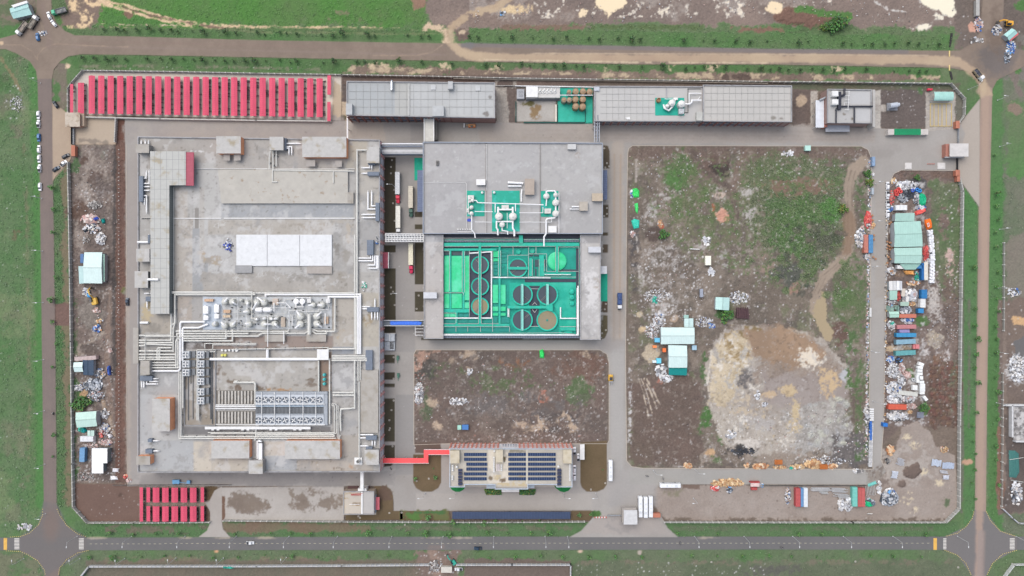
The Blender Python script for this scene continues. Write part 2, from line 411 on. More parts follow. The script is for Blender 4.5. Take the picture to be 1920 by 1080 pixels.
pp([(880,52),(960,56),(1100,56),(1300,60),(1500,64),(1785,66),(1782,94),(1440,90),(1180,86),(880,80)],(90,132,74),(104,128,84),w=2)
pr(940,46,1100,56,(132,112,98),w=3,cov=.7);pr(1100,46,1320,56,(100,120,76),w=3,cov=.65);pr(1370,50,1480,60,(135,108,94),w=3,cov=.6)
# strip south of the north road
pp([(128,104),(250,103),(600,110),(960,117),(1200,121),(1440,121),(1765,127),(1770,150),(1440,150),(960,144),(640,136),(140,128)],(84,126,70),(100,122,82),w=1)
pp([(660,122),(960,130),(1440,136),(1765,142),(1765,152),(1440,152),(960,145),(640,138)],(146,130,116),(124,108,98),w=3.5,amp=.2)
pp([(660,122),(960,132),(1440,136),(1765,140),(1765,150),(1440,150),(960,144),(640,136)],(190,172,146),cov=.4,fs='m',w=3,a=.85)
ps([(150,124),(330,124),(600,130)],6,(140,132,116),e=4,w=3,cov=.55,a=.7)
for x in(700,728,832,930,1130,1265,1336,1570):pe(x,123+(x-700)*.008,12,6,(198,180,152),w=4,cov=.6)
for x in(1360,1378,1392,1401):pe(x,144,8,6,(102,88,82),w=2)
pe(128,123,5,5,(210,185,160),w=2);speck(104,120,640,132,40,WH,(.4,.9))
# east of the east road
pr(1852,140,1980,1000,(106,124,92),(118,118,104),w=4);pr(1852,140,1882,1000,(86,134,74),(96,130,82),e=6,w=3)
pr(1884,190,1980,330,(96,136,80),(110,128,92),w=8);pe(1906,203,16,12,(142,126,112),w=5)
pr(1888,440,1980,560,(132,124,114),(122,120,106),w=5);pr(1870,560,1980,960,(128,114,104),(116,104,98),w=4)
pr(1857,560,1872,1000,(88,128,74),w=2);pr(1870,800,1884,955,(136,108,94),w=2);ps([(1884,560),(1884,900)],8,(136,122,112),w=2)
pp([(1900,640),(1980,610),(1980,690),(1905,672)],(110,108,108),w=2,amp=.06);pe(1912,600,14,9,(200,165,125),w=3);pe(1908,690,22,30,(205,203,200),w=8,cov=.6,fs='x')
pr(1885,780,1980,960,(92,84,80),(112,102,96),w=3);speck(1870,560,1919,960,160,WH,(.5,1.2))
pr(1795,-60,1980,90,(124,112,104),(104,96,90),w=6);pp([(1848,-60),(1885,-60),(1872,45),(1845,60)],(128,100,88),w=4);pe(1915,12,20,12,(90,130,72),w=4)
pr(1885,60,1980,150,(122,118,110),w=6,cov=.7);speck(1800,30,1915,130,150,WH+[(180,120,100),(120,130,150)],(.5,1.3))
pe(1823,52,8,10,(205,160,140),w=2);pe(1910,130,12,10,(92,130,74),w=4);ps([(1868,150),(1885,130),(1895,125)],7,TAN,w=2)
ps([(1892,118),(1906,160),(1915,180)],10,(128,118,110),w=3)
pe(1850,175,22,40,(88,130,76),w=6,a=.0)
pp([(1800,128),(1830,150),(1838,185),(1812,215),(1808,190),(1786,155),(1782,130)],(92,128,78),(112,120,92),w=2)
# south of the south road
pr(-60,1030,1980,1140,(96,128,80),(110,122,94),w=1);pr(160,1050,840,1140,(124,110,100),(110,104,94),w=3,a=.9);pr(870,1050,1072,1140,(118,106,98),w=3)
pr(780,1032,860,1140,(140,122,112),(122,108,100),w=6);ps([(810,1032),(820,1060),(818,1100)],18,(150,130,118),e=5,w=3);speck(780,1035,860,1080,140,WH+BR,(.5,1.3))
pr(1080,1052,1800,1140,(112,118,96),(100,112,86),w=5);pe(1450,1070,60,14,(98,98,90),w=8,cov=.6);pr(1080,1048,1800,1060,(122,112,100),w=4,cov=.45,a=.7)
speck(1080,1055,1440,1080,130,WH,(.4,1.1));pr(-60,1036,80,1140,(116,120,96),w=4,cov=.6)
pr(165,1042,640,1056,(130,114,102),w=3,cov=.4,a=.6)
pe(1087,1034,5,3,(205,180,160),w=1);pe(1200,1036,4,5,(180,165,150),w=1);pe(405,1034,5,4,(205,160,125),w=1)
# verge north of the south road
pr(140,977,1800,1008,(88,126,76),(100,124,86),w=1);pp([(140,960),(165,984),(380,984),(390,990),(350,1000),(200,1000)],(112,108,92),w=4,cov=.55)
pr(395,980,700,998,(132,108,96),(112,112,90),w=4,a=.85);pr(700,984,1090,996,(114,112,94),w=4,cov=.5,a=.8);pr(1260,984,1780,998,(112,116,94),cov=.35,w=3,a=.6)
ps([(1807,340),(1806,600),(1803,960)],5,(112,116,100),w=2);pr(1808,330,1832,1000,(86,134,76),(98,128,86),w=1)
ps([(1818,560),(1817,800)],5,(112,112,98),e=4,w=2,cov=.6);pe(1815,868,10,8,(190,155,130),w=4)
# ------------------------------------------------ inside the compound
CMP=[(152,131),(640,139),(960,146),(1440,152),(1785,156),(1812,185),(1808,355),(1804,560),(1801,955),(1775,980),(960,979),(700,979),(420,977),(390,980),(162,982),(134,950),(133,750),(126,300),(126,165)]
pp(CMP,(128,115,104),(112,102,93),e=1,amp=.22)
# concrete under the sheds
pp([(154,134),(640,141),(640,226),(128,214),(128,166)],(216,204,186),(200,188,172),amp=.07)
pr(133,216,217,272,(180,166,148),(168,154,138),amp=.06)
pr(640,140,1120,166,(112,98,92),(128,112,104),w=1);pr(640,158,660,200,(105,96,92),w=3);pp([(625,150),(640,160),(640,190),(652,190),(652,228),(622,224)],(188,172,150),w=1)
pe(644,221,6,7,(98,92,72),w=1)
pr(928,150,970,235,(178,168,154),(160,148,136),w=2);pr(930,150,960,162,(110,98,92),w=2);pr(953,165,968,228,(116,104,98),w=2)
# west strip
MOT=(((104,96,90),.34,'m',.55),((160,148,138),.28,'x',.5),((148,134,124),.3,'bm',.5),((190,182,176),.08,'x',.6))
pr(134,272,236,905,(130,116,108),(116,105,99),amp=.26)
for c_,k_,f_,a_ in MOT:pr(134,272,236,905,c_,e=3,cov=k_,fs=f_,a=a_)
for a in((165,300,22,25),(160,360,18,22),(180,345,30,40),(150,440,14,40)):pe(*a,(158,146,136),w=8,cov=.6,a=.8)
pe(172,285,26,14,(122,120,108),w=6,cov=.7);pe(148,395,16,18,(108,90,84),w=6);pe(158,300,10,8,(104,88,82),w=5);pe(175,330,14,14,(110,96,90),w=6);pe(140,310,8,10,(90,118,78),w=4)
speck(150,350,195,385,260,WH+BR,(.5,1.2));speck(135,275,212,400,200,WH+BR,(.4,1))
pr(176,272,236,905,(112,102,98),w=4,cov=.5,a=.7);pr(216,226,237,905,(122,96,86),(112,90,82),w=1)
pr(216,226,236,262,(112,82,72),w=1)
ps([(215,270),(214,400),(213,540),(214,700)],6,(80,76,78),e=3,w=2,a=.85);ps([(206,540),(200,660),(206,760),(212,820)],8,(142,124,112),e=3,w=2,a=.8)
pe(170,590,24,26,(132,124,116),w=6);ps([(146,660),(170,640),(190,625)],12,(152,140,128),w=4);pe(168,655,16,12,(110,100,94),w=4);pe(140,730,8,14,(88,120,76),w=4);pe(160,752,22,16,(84,120,72),w=5)
pe(146,770,12,8,(145,118,100),w=3);pe(232,545,5,6,(110,112,70),w=2);pe(155,740,8,5,(180,150,118),w=3);pe(140,890,8,12,(88,122,74),w=4);pr(134,560,145,905,(96,116,82),w=4,cov=.5)
speck(140,690,215,905,900,WH+BR+[(200,170,160)],(.5,1.4));speck(150,540,215,690,300,WH+BR,(.4,1.1));speck(216,270,222,900,120,WH,(.4,.8))
ps([(188,738),(205,790),(214,815)],6,(165,145,125),w=2,a=.8)
pp([(136,906),(240,908),(262,908),(262,980),(163,978),(137,948)],(126,104,94),(116,95,86),w=1,amp=.1)
pe(226,928,5,6,(100,82,74),w=2);speck(140,905,262,975,60,WH,(.4,.8),.5)
pr(262,908,392,980,(150,136,124),w=1)
pr(383,908,408,940,(104,88,68),w=2);pr(383,948,394,978,(110,92,78),w=2)
pp([(416,914),(645,911),(645,976),(416,976)],(186,178,168),(174,166,156),amp=.07)
pr(414,930,422,976,(122,98,84),w=1)
for a in((462,945,38,16),(445,938,14,12),(475,950,26,10),(560,950,24,10),(568,935,10,14),(547,928,8,9),(610,945,14,10),(630,940,14,12),(596,924,16,6)):pe(*a,(128,116,106),(140,128,116),e=4,w=6,cov=.85,a=.9)
pr(600,918,640,955,(120,110,102),w=5,cov=.3,a=.6)
# central lot
CL=[(776,656),(1138,656),(1138,828),(776,828)]
pp([(786,658),(1125,658),(1137,672),(1138,828),(776,830),(778,690)],(122,106,98),(108,98,92),w=1,amp=.26)
pe(1090,690,45,30,(120,98,88),w=10);pe(800,695,24,20,(82,80,76),w=8,a=.9);pe(930,715,40,26,(100,112,80),w=12,cov=.6);pe(840,700,36,18,(96,108,78),w=10,cov=.5);pe(1085,735,26,26,(96,114,78),w=9,cov=.75);pe(800,760,12,30,(94,106,80),w=6,cov=.6)
pe(960,760,110,24,(112,106,104),w=12,cov=.65);pe(1050,790,60,20,(92,86,86),w=9,cov=.6);pe(1020,745,10,10,(178,122,104),w=5,cov=.7);pe(960,680,30,10,(140,106,86),w=6,cov=.5)
for a in((880,665,14,10),(850,672,8,8),(812,755,10,8),(820,800,10,8),(1000,795,30,14),(1060,785,14,10),(1075,800,12,8),(880,695,8,6),(1105,665,14,6)):pe(*a,(190,170,148),w=5,cov=.65,a=.85)
pp([(776,657),(830,656),(800,672),(790,690),(776,700)],(176,145,128),w=4,cov=.7);speck(776,665,796,780,160,[(190,120,105),(215,200,190),(150,100,90)],(.5,1.2))
speck(780,660,1138,828,900,WH+BR,(.4,1.1));speck(960,770,1100,828,200,WH,(.5,1.4));pr(776,812,1138,834,(118,104,98),w=3,cov=.5);speck(850,815,1100,834,300,WH+[(190,140,125)],(.5,1.4))
for c_,k_,f_,a_ in MOT:pr(776,656,1140,830,c_,e=3,cov=k_,fs=f_,a=a_*.7)
# --- big east lot
EL=[(1178,274),(1615,275),(1630,285),(1634,345),(1632,700),(1640,880),(1200,877),(1178,870)]
pp(EL,(130,118,107),(112,103,94),w=1,amp=.26)
for c_,k_,f_,a_ in(((104,98,90),.34,'m',.6),((166,156,146),.3,'x',.6),((112,116,90),.34,'bm',.7),((150,138,126),.3,'bm',.6),((196,190,184),.1,'x',.7),((96,88,84),.16,'m',.6)):pp(EL,c_,e=3,cov=k_,fs=f_,a=a_)
pr(1178,272,1640,300,(120,104,96),w=6,cov=.7,a=.8)
pp([(1240,300),(1330,285),(1480,290),(1480,480),(1380,500),(1280,490),(1240,420)],(112,114,88),cov=.5,fs='x',w=20,a=.75);pp([(1400,290),(1450,282),(1590,300),(1585,400),(1590,480),(1540,520),(1480,545),(1440,500),(1410,430),(1390,350)],(96,114,76),(110,116,88),cov=.6,fs='x',w=16,a=.85)
pe(1275,312,22,34,(84,120,64),(100,122,78),w=12,e=8,a=.85,cov=.75,fs='x',cs='f');pe(1265,340,16,14,(92,130,72),w=8,cov=.8);pe(1330,380,60,50,(104,112,82),w=14,cov=.5);pe(1500,425,60,60,(84,120,62),(98,122,76),w=16,cov=.75)
pe(1555,395,24,24,(88,132,66),w=7,cov=.8);pe(1455,380,22,20,(92,118,72),w=8,cov=.6);pe(1545,450,34,28,(96,100,82),w=9,cov=.75);pe(1490,350,60,16,(130,110,96),w=8,cov=.7)
pe(1470,305,40,16,(104,116,82),w=9,cov=.55);pe(1340,310,28,20,(112,96,88),w=7);pe(1352,318,20,12,(78,70,68),w=6,cov=.7)
for a in((1250,365,16,14),(1220,400,14,22),(1245,480,40,20),(1230,525,26,14),(1400,360,14,10),(1405,390,14,30),(1320,460,14,8),(1350,350,14,8),(1245,570,26,20),(1420,430,10,12)):pe(*a,(188,180,172),w=7,cov=.55,fs='x',a=.8)
pe(1353,405,12,16,(198,150,130),w=5,cov=.75);pe(1350,365,12,8,(186,168,154),w=4,cov=.7)
for a in((1240,423,5,6),(1338,390,3,6)):pe(*a,(178,100,75),w=2)
pe(1225,440,14,10,(100,88,84),w=4);pe(1190,470,8,60,(92,88,88),e=6,w=5,cov=.7);ps([(1193,300),(1192,340)],4,(170,158,145),w=2,cov=.7);ps([(1194,445),(1196,480),(1200,530)],4,(176,168,158),w=2,cov=.6)
# vehicle tracks
ps([(1292,280),(1318,322),(1348,342),(1372,360),(1378,400),(1374,445)],14,(128,114,104),e=5,w=3,a=.7)
ps([(1376,352),(1384,310),(1404,285)],14,(136,120,110),e=5,w=3,a=.6)
for o in(0,8):
 ps([(1290+o,280),(1312+o,320),(1345+o,340),(1368+o,355),(1376+o,400),(1370+o,440)],4,(104,92,86),e=3,w=2,a=.8)
ps([(1376,350),(1382,310),(1400,285)],6,(126,108,98),e=3,w=3,a=.7)
pp([(1532,545),(1545,545),(1547,580),(1550,605),(1562,622),(1558,640),(1545,638),(1535,610),(1522,585)],(170,154,126),w=2.5,amp=.05)
pe(1575,620,16,20,(112,92,84),w=5);pe(1582,560,22,26,(92,124,68),w=7,cov=.6,fs='x');pe(1570,510,18,12,(112,118,90),w=6,cov=.6);pe(1598,640,12,40,(92,116,74),w=7,cov=.6)
pe(1480,520,40,30,(90,92,84),w=10,cov=.7);pe(1440,550,30,20,(118,108,98),w=8);pe(1500,565,24,22,(126,116,104),w=8,cov=.6);pe(1440,500,14,20,(150,132,120),w=6,cov=.6);pe(1490,540,10,10,(160,130,122),w=5,cov=.6)
pe(1358,590,14,12,(78,112,64),w=4);pe(1325,690,10,24,(88,116,72),w=5,cov=.75);pe(1298,705,6,16,(100,116,80),w=4);pe(1322,780,12,20,(84,122,66),w=5);pe(1310,810,10,12,(88,118,72),w=5,cov=.7)
# sand fan and brown puddle
SF=[(1362,618),(1392,610),(1440,614),(1500,620),(1545,640),(1590,690),(1600,720),(1580,745),(1560,790),(1560,830),(1500,855),(1430,860),(1370,850),(1345,820),(1342,775),(1326,765),(1323,700),(1335,650)]
pp(SF,(186,174,156),(160,148,136),e=3,w=4,amp=.16)
pp([(1330,700),(1345,650),(1375,618),(1400,625),(1410,660),(1390,720),(1360,770),(1330,755)],(206,192,168),(176,160,132),e=6,w=8)
ps([(1334,660),(1326,720),(1335,765)],4,(216,204,184),w=1.5,a=.9)
for c_,k_,a_ in(((222,214,200),.3,.8),((122,114,104),.14,.6),((168,164,158),.3,.6),((196,178,146),.2,.6)):pp(SF,c_,e=4,w=3,cov=k_,fs='x',a=a_)
pp([(1420,615),(1500,622),(1545,645),(1585,700),(1560,760),(1500,770),(1440,740),(1420,690)],(156,141,128),(142,128,117),e=14,w=12,a=.85)
pp([(1500,760),(1570,750),(1600,800),(1570,850),(1490,850)],(172,167,160),(146,142,136),e=6,w=8,a=.8,cs='f',amp=.3)
for a_ in((1398,700,10,12),(1392,722,8,8),(1404,735,6,10),(1412,690,8,5)):pe(*a_,(104,100,98),w=5,cov=.5,fs='x',a=.7)
pe(1372,660,20,34,(162,142,108),w=9,cov=.6);pe(1410,625,20,12,(140,122,90),w=6,cov=.7);pe(1395,655,14,14,(150,130,98),w=7,cov=.6)
pp([(1400,620),(1460,615),(1500,622),(1535,645),(1545,665),(1530,680),(1500,690),(1440,685),(1410,670)],(168,142,118),(152,130,110),e=8,w=6,amp=.06)
pe(1520,672,24,16,(220,208,188),w=7,cov=.75);pr(1430,700,1590,760,(160,148,140),(150,138,130),e=12,w=8,amp=.1)
pe(1555,715,20,26,(196,172,138),w=7,cov=.7);pe(1480,732,16,12,(192,172,140),w=4);pe(1490,770,12,34,(192,174,142),w=6,cov=.75);pe(1448,740,12,8,(190,168,140),w=4)
pe(1395,715,18,18,(110,106,106),w=7,cov=.6);pe(1545,780,34,22,(168,160,150),w=9,cov=.7);pe(1400,760,40,22,(186,172,152),w=9,cov=.6);pe(1582,705,9,13,(180,180,182),w=4);pe(1430,795,50,20,(176,168,160),w=10,cov=.5)
pe(1610,760,20,40,(112,100,92),w=7,cov=.6);pe(1600,700,14,40,(90,118,70),w=6,cov=.55)
# reddish dirt south west of the lot
pp([(1180,730),(1240,690),(1300,700),(1320,740),(1310,800),(1330,870),(1200,875),(1180,860)],(120,102,94),(110,96,88),e=8,w=6,a=.9)
for o in(0,6,14,20):ps([(1198+o*.7,710),(1206+o,735),(1216+o*1.1,780-o)],2,(205,190,170),w=1,a=.8,cov=.8)
pe(1222,660,18,16,(186,172,150),w=3);pe(1205,617,7,6,(200,178,145),w=2);pe(1199,591,5,5,(190,175,150),w=2);pe(1264,597,6,5,(178,158,138),w=2);pe(1228,715,12,12,(172,120,105),w=5,cov=.6)
pe(1330,860,24,16,(150,138,126),w=8,cov=.6);pe(1400,832,30,8,(206,196,182),w=3,cov=.8);pe(1330,848,9,7,(192,160,125),w=3);pe(1342,840,10,30,(92,120,72),w=6,cov=.6);pe(1392,846,22,10,(72,70,70),w=5,cov=.85)
pr(1560,812,1632,878,(98,94,96),(118,112,110),w=6,cov=.8);pe(1615,860,18,8,(88,112,72),w=5);pe(1470,860,60,14,(150,138,126),w=7)
for L_ in(EL,CL,[(134,272),(214,272),(214,905),(134,905)],[(1666,330),(1800,330),(1800,800),(1664,800)]):
 for c_,k_,f_,a_ in(((210,203,196),.08,'f',.4),((88,80,75),.2,'f',.3),((168,158,148),.2,'f',.3)):pp(L_,c_,e=3,cov=k_,fs=f_,a=a_)
pp([(1200,290),(1600,285),(1600,520),(1480,560),(1300,500),(1210,420)],(86,114,66),(104,124,78),e=10,w=14,cov=.36,fs='x',a=.8,cs='f');pp([(1195,330),(1300,330),(1420,480),(1330,600),(1200,600)],(178,172,166),e=10,w=14,cov=.2,fs='x',a=.6)
pp([(800,680),(1000,670),(1110,700),(1110,770),(900,760),(800,740)],(88,108,72),e=8,w=12,cov=.24,fs='x',a=.7)
speck(1180,280,1640,600,1900,WH+BR,(.4,1.2));speck(1180,600,1340,870,350,WH+BR,(.4,1.1));speck(1340,780,1632,870,700,WH+BR,(.4,1.3));speck(1200,480,1320,600,400,WH,(.5,1.6))
ps([(1180,690),(1182,760),(1180,840)],8,(200,196,192),w=4,cov=.5,fs='x');ps([(1628,300),(1628,500),(1626,700),(1622,860)],8,(186,178,170),w=3,cov=.5,fs='x')
pr(1600,330,1634,860,(92,118,72),w=4,e=3,cov=.4,fs='x',a=.75);pp([(1560,500),(1600,470),(1625,500),(1625,600),(1590,610),(1560,590)],(88,112,70),(104,120,80),w=6,cov=.55,fs='x',a=.8,cs='m')
ps([(1620,300),(1600,318),(1592,345),(1593,400),(1595,440),(1590,470),(1570,498),(1545,518),(1530,550),(1525,580)],17,(166,151,135),(152,138,123),e=3,w=2.5,amp=.1)
for o in(-4,4):ps([(1600+o,320),(1593+o,345),(1594+o,440),(1590+o,470),(1570+o,498),(1545+o,518),(1530+o,550)],1.6,(126,112,100),e=2,w=1,a=.6)
ps([(1590,400),(1594,440),(1588,470)],18,(142,118,98),e=6,w=3,a=.7)
pp([(1530,560),(1547,560),(1550,605),(1562,622),(1558,640),(1545,638),(1535,610),(1522,585)],(170,154,126),w=2.5,amp=.05)
# --- east storage strip
pp([(1666,345),(1674,326),(1690,319),(1795,320),(1806,356),(1804,560),(1800,800),(1690,800),(1656,830),(1658,600)],(128,112,104),(114,102,96),w=1,amp=.26)
pp([(1745,335),(1800,340),(1804,560),(1770,560),(1745,470)],(96,122,78),(112,116,92),w=5,a=.9);pe(1715,332,10,8,(86,116,74),w=4);pr(1688,320,1795,336,(120,102,96),w=3,cov=.7);pe(1770,415,10,30,(124,108,100),w=5,cov=.6)
pe(1722,345,14,12,(88,86,86),w=4);pe(1780,540,14,50,(118,104,94),w=6,cov=.6);pe(1780,475,10,12,(190,165,155),w=5,cov=.7);pe(1782,500,6,16,(196,170,160),w=4,cov=.7)
pe(1730,600,14,12,(86,122,66),w=4);pe(1752,560,14,40,(188,178,168),w=7,cov=.6,fs='x');pe(1755,640,16,16,(172,160,142),w=5);pe(1770,665,14,30,(205,196,190),w=7,cov=.5,fs='x');pe(1735,660,10,20,(200,192,186),w=6,cov=.5,fs='x')
pr(1740,680,1800,800,(112,92,82),(98,82,76),w=4,amp=.3);pe(1757,672,12,10,(128,100,82),w=3);pr(1768,680,1790,760,(190,180,176),cov=.35,fs='x',w=5,a=.8);pe(1732,765,10,14,(84,124,62),w=4);pe(1706,702,8,8,(90,122,70),w=3)
pe(1790,720,10,50,(104,112,92),w=5,cov=.6);pe(1690,510,14,8,(140,120,104),w=4);pp([(1660,650),(1712,646),(1712,656),(1660,660)],(186,164,136),w=1.5);pr(1662,640,1680,648,(92,78,70),w=2)
pr(1664,338,1738,802,(206,202,198),w=4,e=3,cov=.36,fs='x',a=.75);pr(1740,560,1790,760,(204,196,190),w=6,e=3,cov=.22,fs='x',a=.7);pr(140,690,210,905,(190,182,176),w=5,e=3,cov=.24,fs='x',a=.6);pr(1185,480,1300,640,(196,188,180),w=10,e=4,cov=.24,fs='x',a=.7)
speck(1668,340,1800,480,350,WH+BR,(.5,1.3));speck(1738,480,1800,800,700,WH+BR,(.5,1.4));speck(1664,540,1740,800,400,WH+BR,(.5,1.3))
for c_,k_,f_,a_ in MOT:pp([(1666,345),(1690,322),(1795,322),(1804,560),(1800,800),(1690,800)],c_,e=3,cov=k_,fs=f_,a=a_*.7)
# south east yard of bare earth
for _i in range(9):
 for _j in range(15):pe(1746+_i*6+random.uniform(-2,2),682+_j*8+random.uniform(-2,2),3.2,3.6,(random.randint(106,128),random.randint(86,100),82),w=1.5,e=3,a=.7,h=.7,ht=3)
for _ in range(60):pe(random.uniform(1515,1590),random.uniform(745,840),random.uniform(2,7),random.uniform(2,5),(random.randint(166,196),)*2+(168,),w=2.5,a=.6,h=.8,ht=3)
for _ in range(40):pe(random.uniform(1200,1330),random.uniform(720,860),random.uniform(2,6),random.uniform(2,5),(104,92,86),w=2,a=.5,h=.6,ht=3)
for _ in range(50):pe(random.uniform(1450,1590),random.uniform(400,560),random.uniform(3,8),random.uniform(3,7),random.choice([(78,92,64),(104,96,88),(96,124,70),(74,78,70)]),w=3,a=.6,h=.8,ht=4)
pp([(1225,912),(1240,909),(1640,909),(1662,888),(1680,850),(1690,800),(1720,790),(1745,810),(1755,835),(1790,855),(1799,950),(1774,976),(1260,976),(1238,968),(1222,935)],(166,152,140),(152,139,129),e=2,w=1.5,amp=.14)
pe(1700,870,60,40,(172,160,148),w=12,cov=.6);pe(1660,905,14,8,(132,120,112),w=5,cov=.6)
for x,y in((1715,835),(1700,820),(1712,955),(1705,930),(1760,905),(1730,885),(1698,940)):pe(x,y,12,9,(206,192,166),w=5,cov=.5,fs='x')
pp([(1690,882),(1702,875),(1722,868),(1729,885),(1718,895),(1695,898)],(118,104,96),w=2,h=1.3,ht=5);pe(1690,907,8,8,(124,110,102),w=2,h=.8,ht=4)
pe(1774,942,8,10,(104,116,88),w=4,cov=.7);speck(1240,912,1790,974,160,BR,(.4,1.1));pr(1230,970,1790,978,(120,108,98),w=3,cov=.5);pe(1265,925,22,8,(120,122,96),w=6,cov=.5,a=.6)
pr(1280,909,1310,916,(125,108,98),w=2)
# north east plots
pr(1486,160,1520,236,(118,104,98),(104,94,90),w=2);pe(1502,188,8,10,(180,160,138),w=3);pr(1520,170,1534,240,(182,172,158),w=1)
pr(1650,158,1738,240,(112,102,98),(104,96,92),w=1.5);pr(1450,156,1800,168,(112,98,92),(100,112,86),w=2);pr(1634,168,1652,242,(190,182,170),w=1);pr(1640,195,1668,208,(178,168,156),w=1)
pr(1736,172,1792,246,(176,166,154),w=1);pr(1743,190,1788,238,(186,176,160),(172,162,146),w=1,amp=.08);pp([(1792,165),(1810,185),(1808,220),(1798,236),(1792,230)],(110,108,98),w=2)
speck(1652,160,1800,236,160,WH,(.4,1));pe(1730,170,12,6,(92,124,80),w=4,cov=.6)
pr(968,186,1042,228,(184,178,168),(168,160,150),amp=.1);pe(1005,208,9,14,(150,128,98),w=5,cov=.8);pe(990,194,10,4,(110,104,70),w=3,cov=.7);pr(1045,164,1112,232,(40,170,150),(30,155,136),amp=.08)
pr(968,160,1045,188,(120,112,106))
# ---------------------------------------------------------------- roads and paving: outlines (photo pixels), painted then built as sheets
NR=[(-60,76),(0,72),(30,64),(60,45),(68,20),(70,-60),(95,-60),(97,20),(105,42),(122,58),(140,66),(240,68),(480,75),(700,79),(835,81),(900,82),(1190,87),(1440,92),(1780,95),(1800,95),(1822,82),(1838,60),(1846,-60),(1885,-60),(1880,60),(1896,90),(1980,106),(1980,132),(1925,122),(1890,140),(1870,150),(1862,166),(1838,166),(1830,150),(1815,134),(1790,129),(1765,127),(1440,121),(1200,121),(960,117),(840,114),(600,110),(400,106),(250,103),(150,102),(128,106),(112,116),(101,130),(97,150),(70,150),(67,132),(55,114),(30,100),(10,92),(-60,94)]
WR=[(70,148),(97,148),(99,300),(102.5,540),(105,760),(106.5,945),(112,965),(125,985),(145,1001),(162,1008),(162,1032),(145,1036),(125,1048),(112,1064),(108,1140),(85,1140),(83,1068),(70,1050),(50,1038),(38,1033),(38,1006),(55,1000),(72,984),(80,962),(82,940),(80.5,810),(77,540),(74,300)]
SR=[(-60,1009),(40,1008),(160,1008),(480,1007),(960,1006),(1440,1006),(1980,1006),(1980,1031),(1440,1030.5),(960,1031),(480,1031.5),(160,1032),(-60,1032)]
ER=[(1838,164),(1861,164),(1858,290),(1854,540),(1850,810),(1849,960),(1856,975),(1875,995),(1905,1006),(1905,1031),(1880,1038),(1860,1056),(1849,1080),(1847,1140),(1824,1140),(1823,1080),(1812,1056),(1795,1040),(1772,1031),(1772,1006),(1795,1000),(1812,988),(1824,970),(1828,955),(1829,810),(1833,540),(1836,290)]
YN=[(234,222),(640,227),(1000,231),(1540,238),(1640,240),(1736,246),(1796,240),(1800,232),(1837,186),(1836,388),(1805,345),(1797,322),(1795,320),(1690,319),(1676,326),(1667,345),(1662,540),(1657,800),(1652,862),(1660,885),(1640,909),(1240,908),(1226,918),(1222,935),(1226,966),(1240,968),(1252,990),(1272,1007),(1068,1007),(1090,995),(1110,972),(1118,964),(1112,958),(738,958),(738,940),(736,925),(722,911),(262,911),(239,912),(237,700),(235,300)]
LOTS={'central':[(780,656),(1125,656),(1138,664),(1142,680),(1142,826),(1139,832),(1085,832),(840,832),(776,834),(776,664)],
  'east':[(1186,273),(1615,274),(1628,281),(1634,297),(1632,540),(1630,800),(1637,880),(1205,878),(1184,875),(1175,864),(1173,660),(1175,400),(1177,288),(1179,278)]}
SWY=[(392,940),(402,920),(416,912),(416,976),(418,992),(432,1007),(372,1007),(388,995),(394,980),(394,960),(384,942)]
WG=[(98,190),(126,212),(126,238),(134,238),(134,216),(217,218),(217,271),(140,271),(132,300),(105,330),(99,340)]
pp(NR,(148,133,120),(138,124,112),e=1,amp=.06,cs='m');pp(WR,(136,123,117),(128,117,112),e=1,amp=.06,cs='m');pp(SR,(117,115,119),(111,110,113),e=1,amp=.05)
pp(ER,(164,144,131),(156,138,127),e=1,amp=.05)
pp([(1812,988),(1824,970),(1828,955),(1849,960),(1875,995),(1905,1006),(1905,1031),(1860,1056),(1849,1080),(1823,1080),(1795,1040),(1772,1031),(1772,1006)],(120,117,122),e=2)
pp([(38,1006),(72,984),(82,940),(106,945),(125,985),(162,1008),(162,1032),(112,1064),(85,1080),(70,1050),(38,1033)],(116,112,117),e=6,a=.9);pe(95,985,16,30,(132,118,116),e=10,w=2,a=.8)
# dirt carried onto the roads
ps([(1838,170),(1848,170),(1845,540),(1839,810),(1836,1000),(1834,1080)],13,(172,150,134),e=5,w=1,a=.85)
ps([(1840,1000),(1836,1140)],14,(158,142,134),e=6,a=.8)
for o,c in((-5,(146,126,116)),(5,(150,134,126))):ps([(97,85+o*.4),(240,84+o),(480,90+o),(835,98+o)],2.5,c,e=3,w=.8,a=.5)
for o in(-8,0,8):ps([(84+o*.4,150),(86+o*.45,400),(90+o*.5,760),(94+o*.5,950)],1.2,(142,128,126),e=2,w=.4,a=.5)
ps([(10,84),(40,84),(60,96),(70,112),(70,104),(82,90),(105,82),(150,85),(240,88)],1.4,(170,150,130),e=1.5,w=.6,a=.6);pe(3,80,6,5,(205,180,150),w=3)
ps([(80,10),(88,50),(92,85)],10,(142,126,118),e=6,w=2,a=.6);ps([(75,40),(88,70),(110,80)],1.2,(170,152,130),e=1.2,w=.6,a=.6)
pp([(838,82),(862,82),(866,92),(890,98),(960,101),(1440,102),(1760,104),(1800,108),(1830,128),(1850,155),(1860,178),(1842,178),(1828,150),(1800,128),(1760,121),(1440,117),(1190,116),(960,113),(880,113),(862,106),(848,94)],TAN,(176,154,132),e=4,w=1.5,amp=.05,a=.92)
ps([(900,112),(1190,117),(1440,118)],3,(208,190,162),e=2,w=1,a=.8,cov=.7);ps([(1000,100),(1440,101.5),(1740,104)],2,(200,180,155),e=2,w=.6,a=.6)
ps([(880,84),(1190,90),(1440,95),(1700,97)],8,(126,120,122),e=3,a=.7);pe(878,85,14,5,(122,120,126),e=4,w=3,a=.8)
ps([(846,60),(846,80),(860,96),(900,104)],12,TAN,e=5,w=2,a=.85);ps([(830,84),(810,98),(780,104),(700,104)],1.3,(170,150,132),e=1.5,w=.8,a=.6)
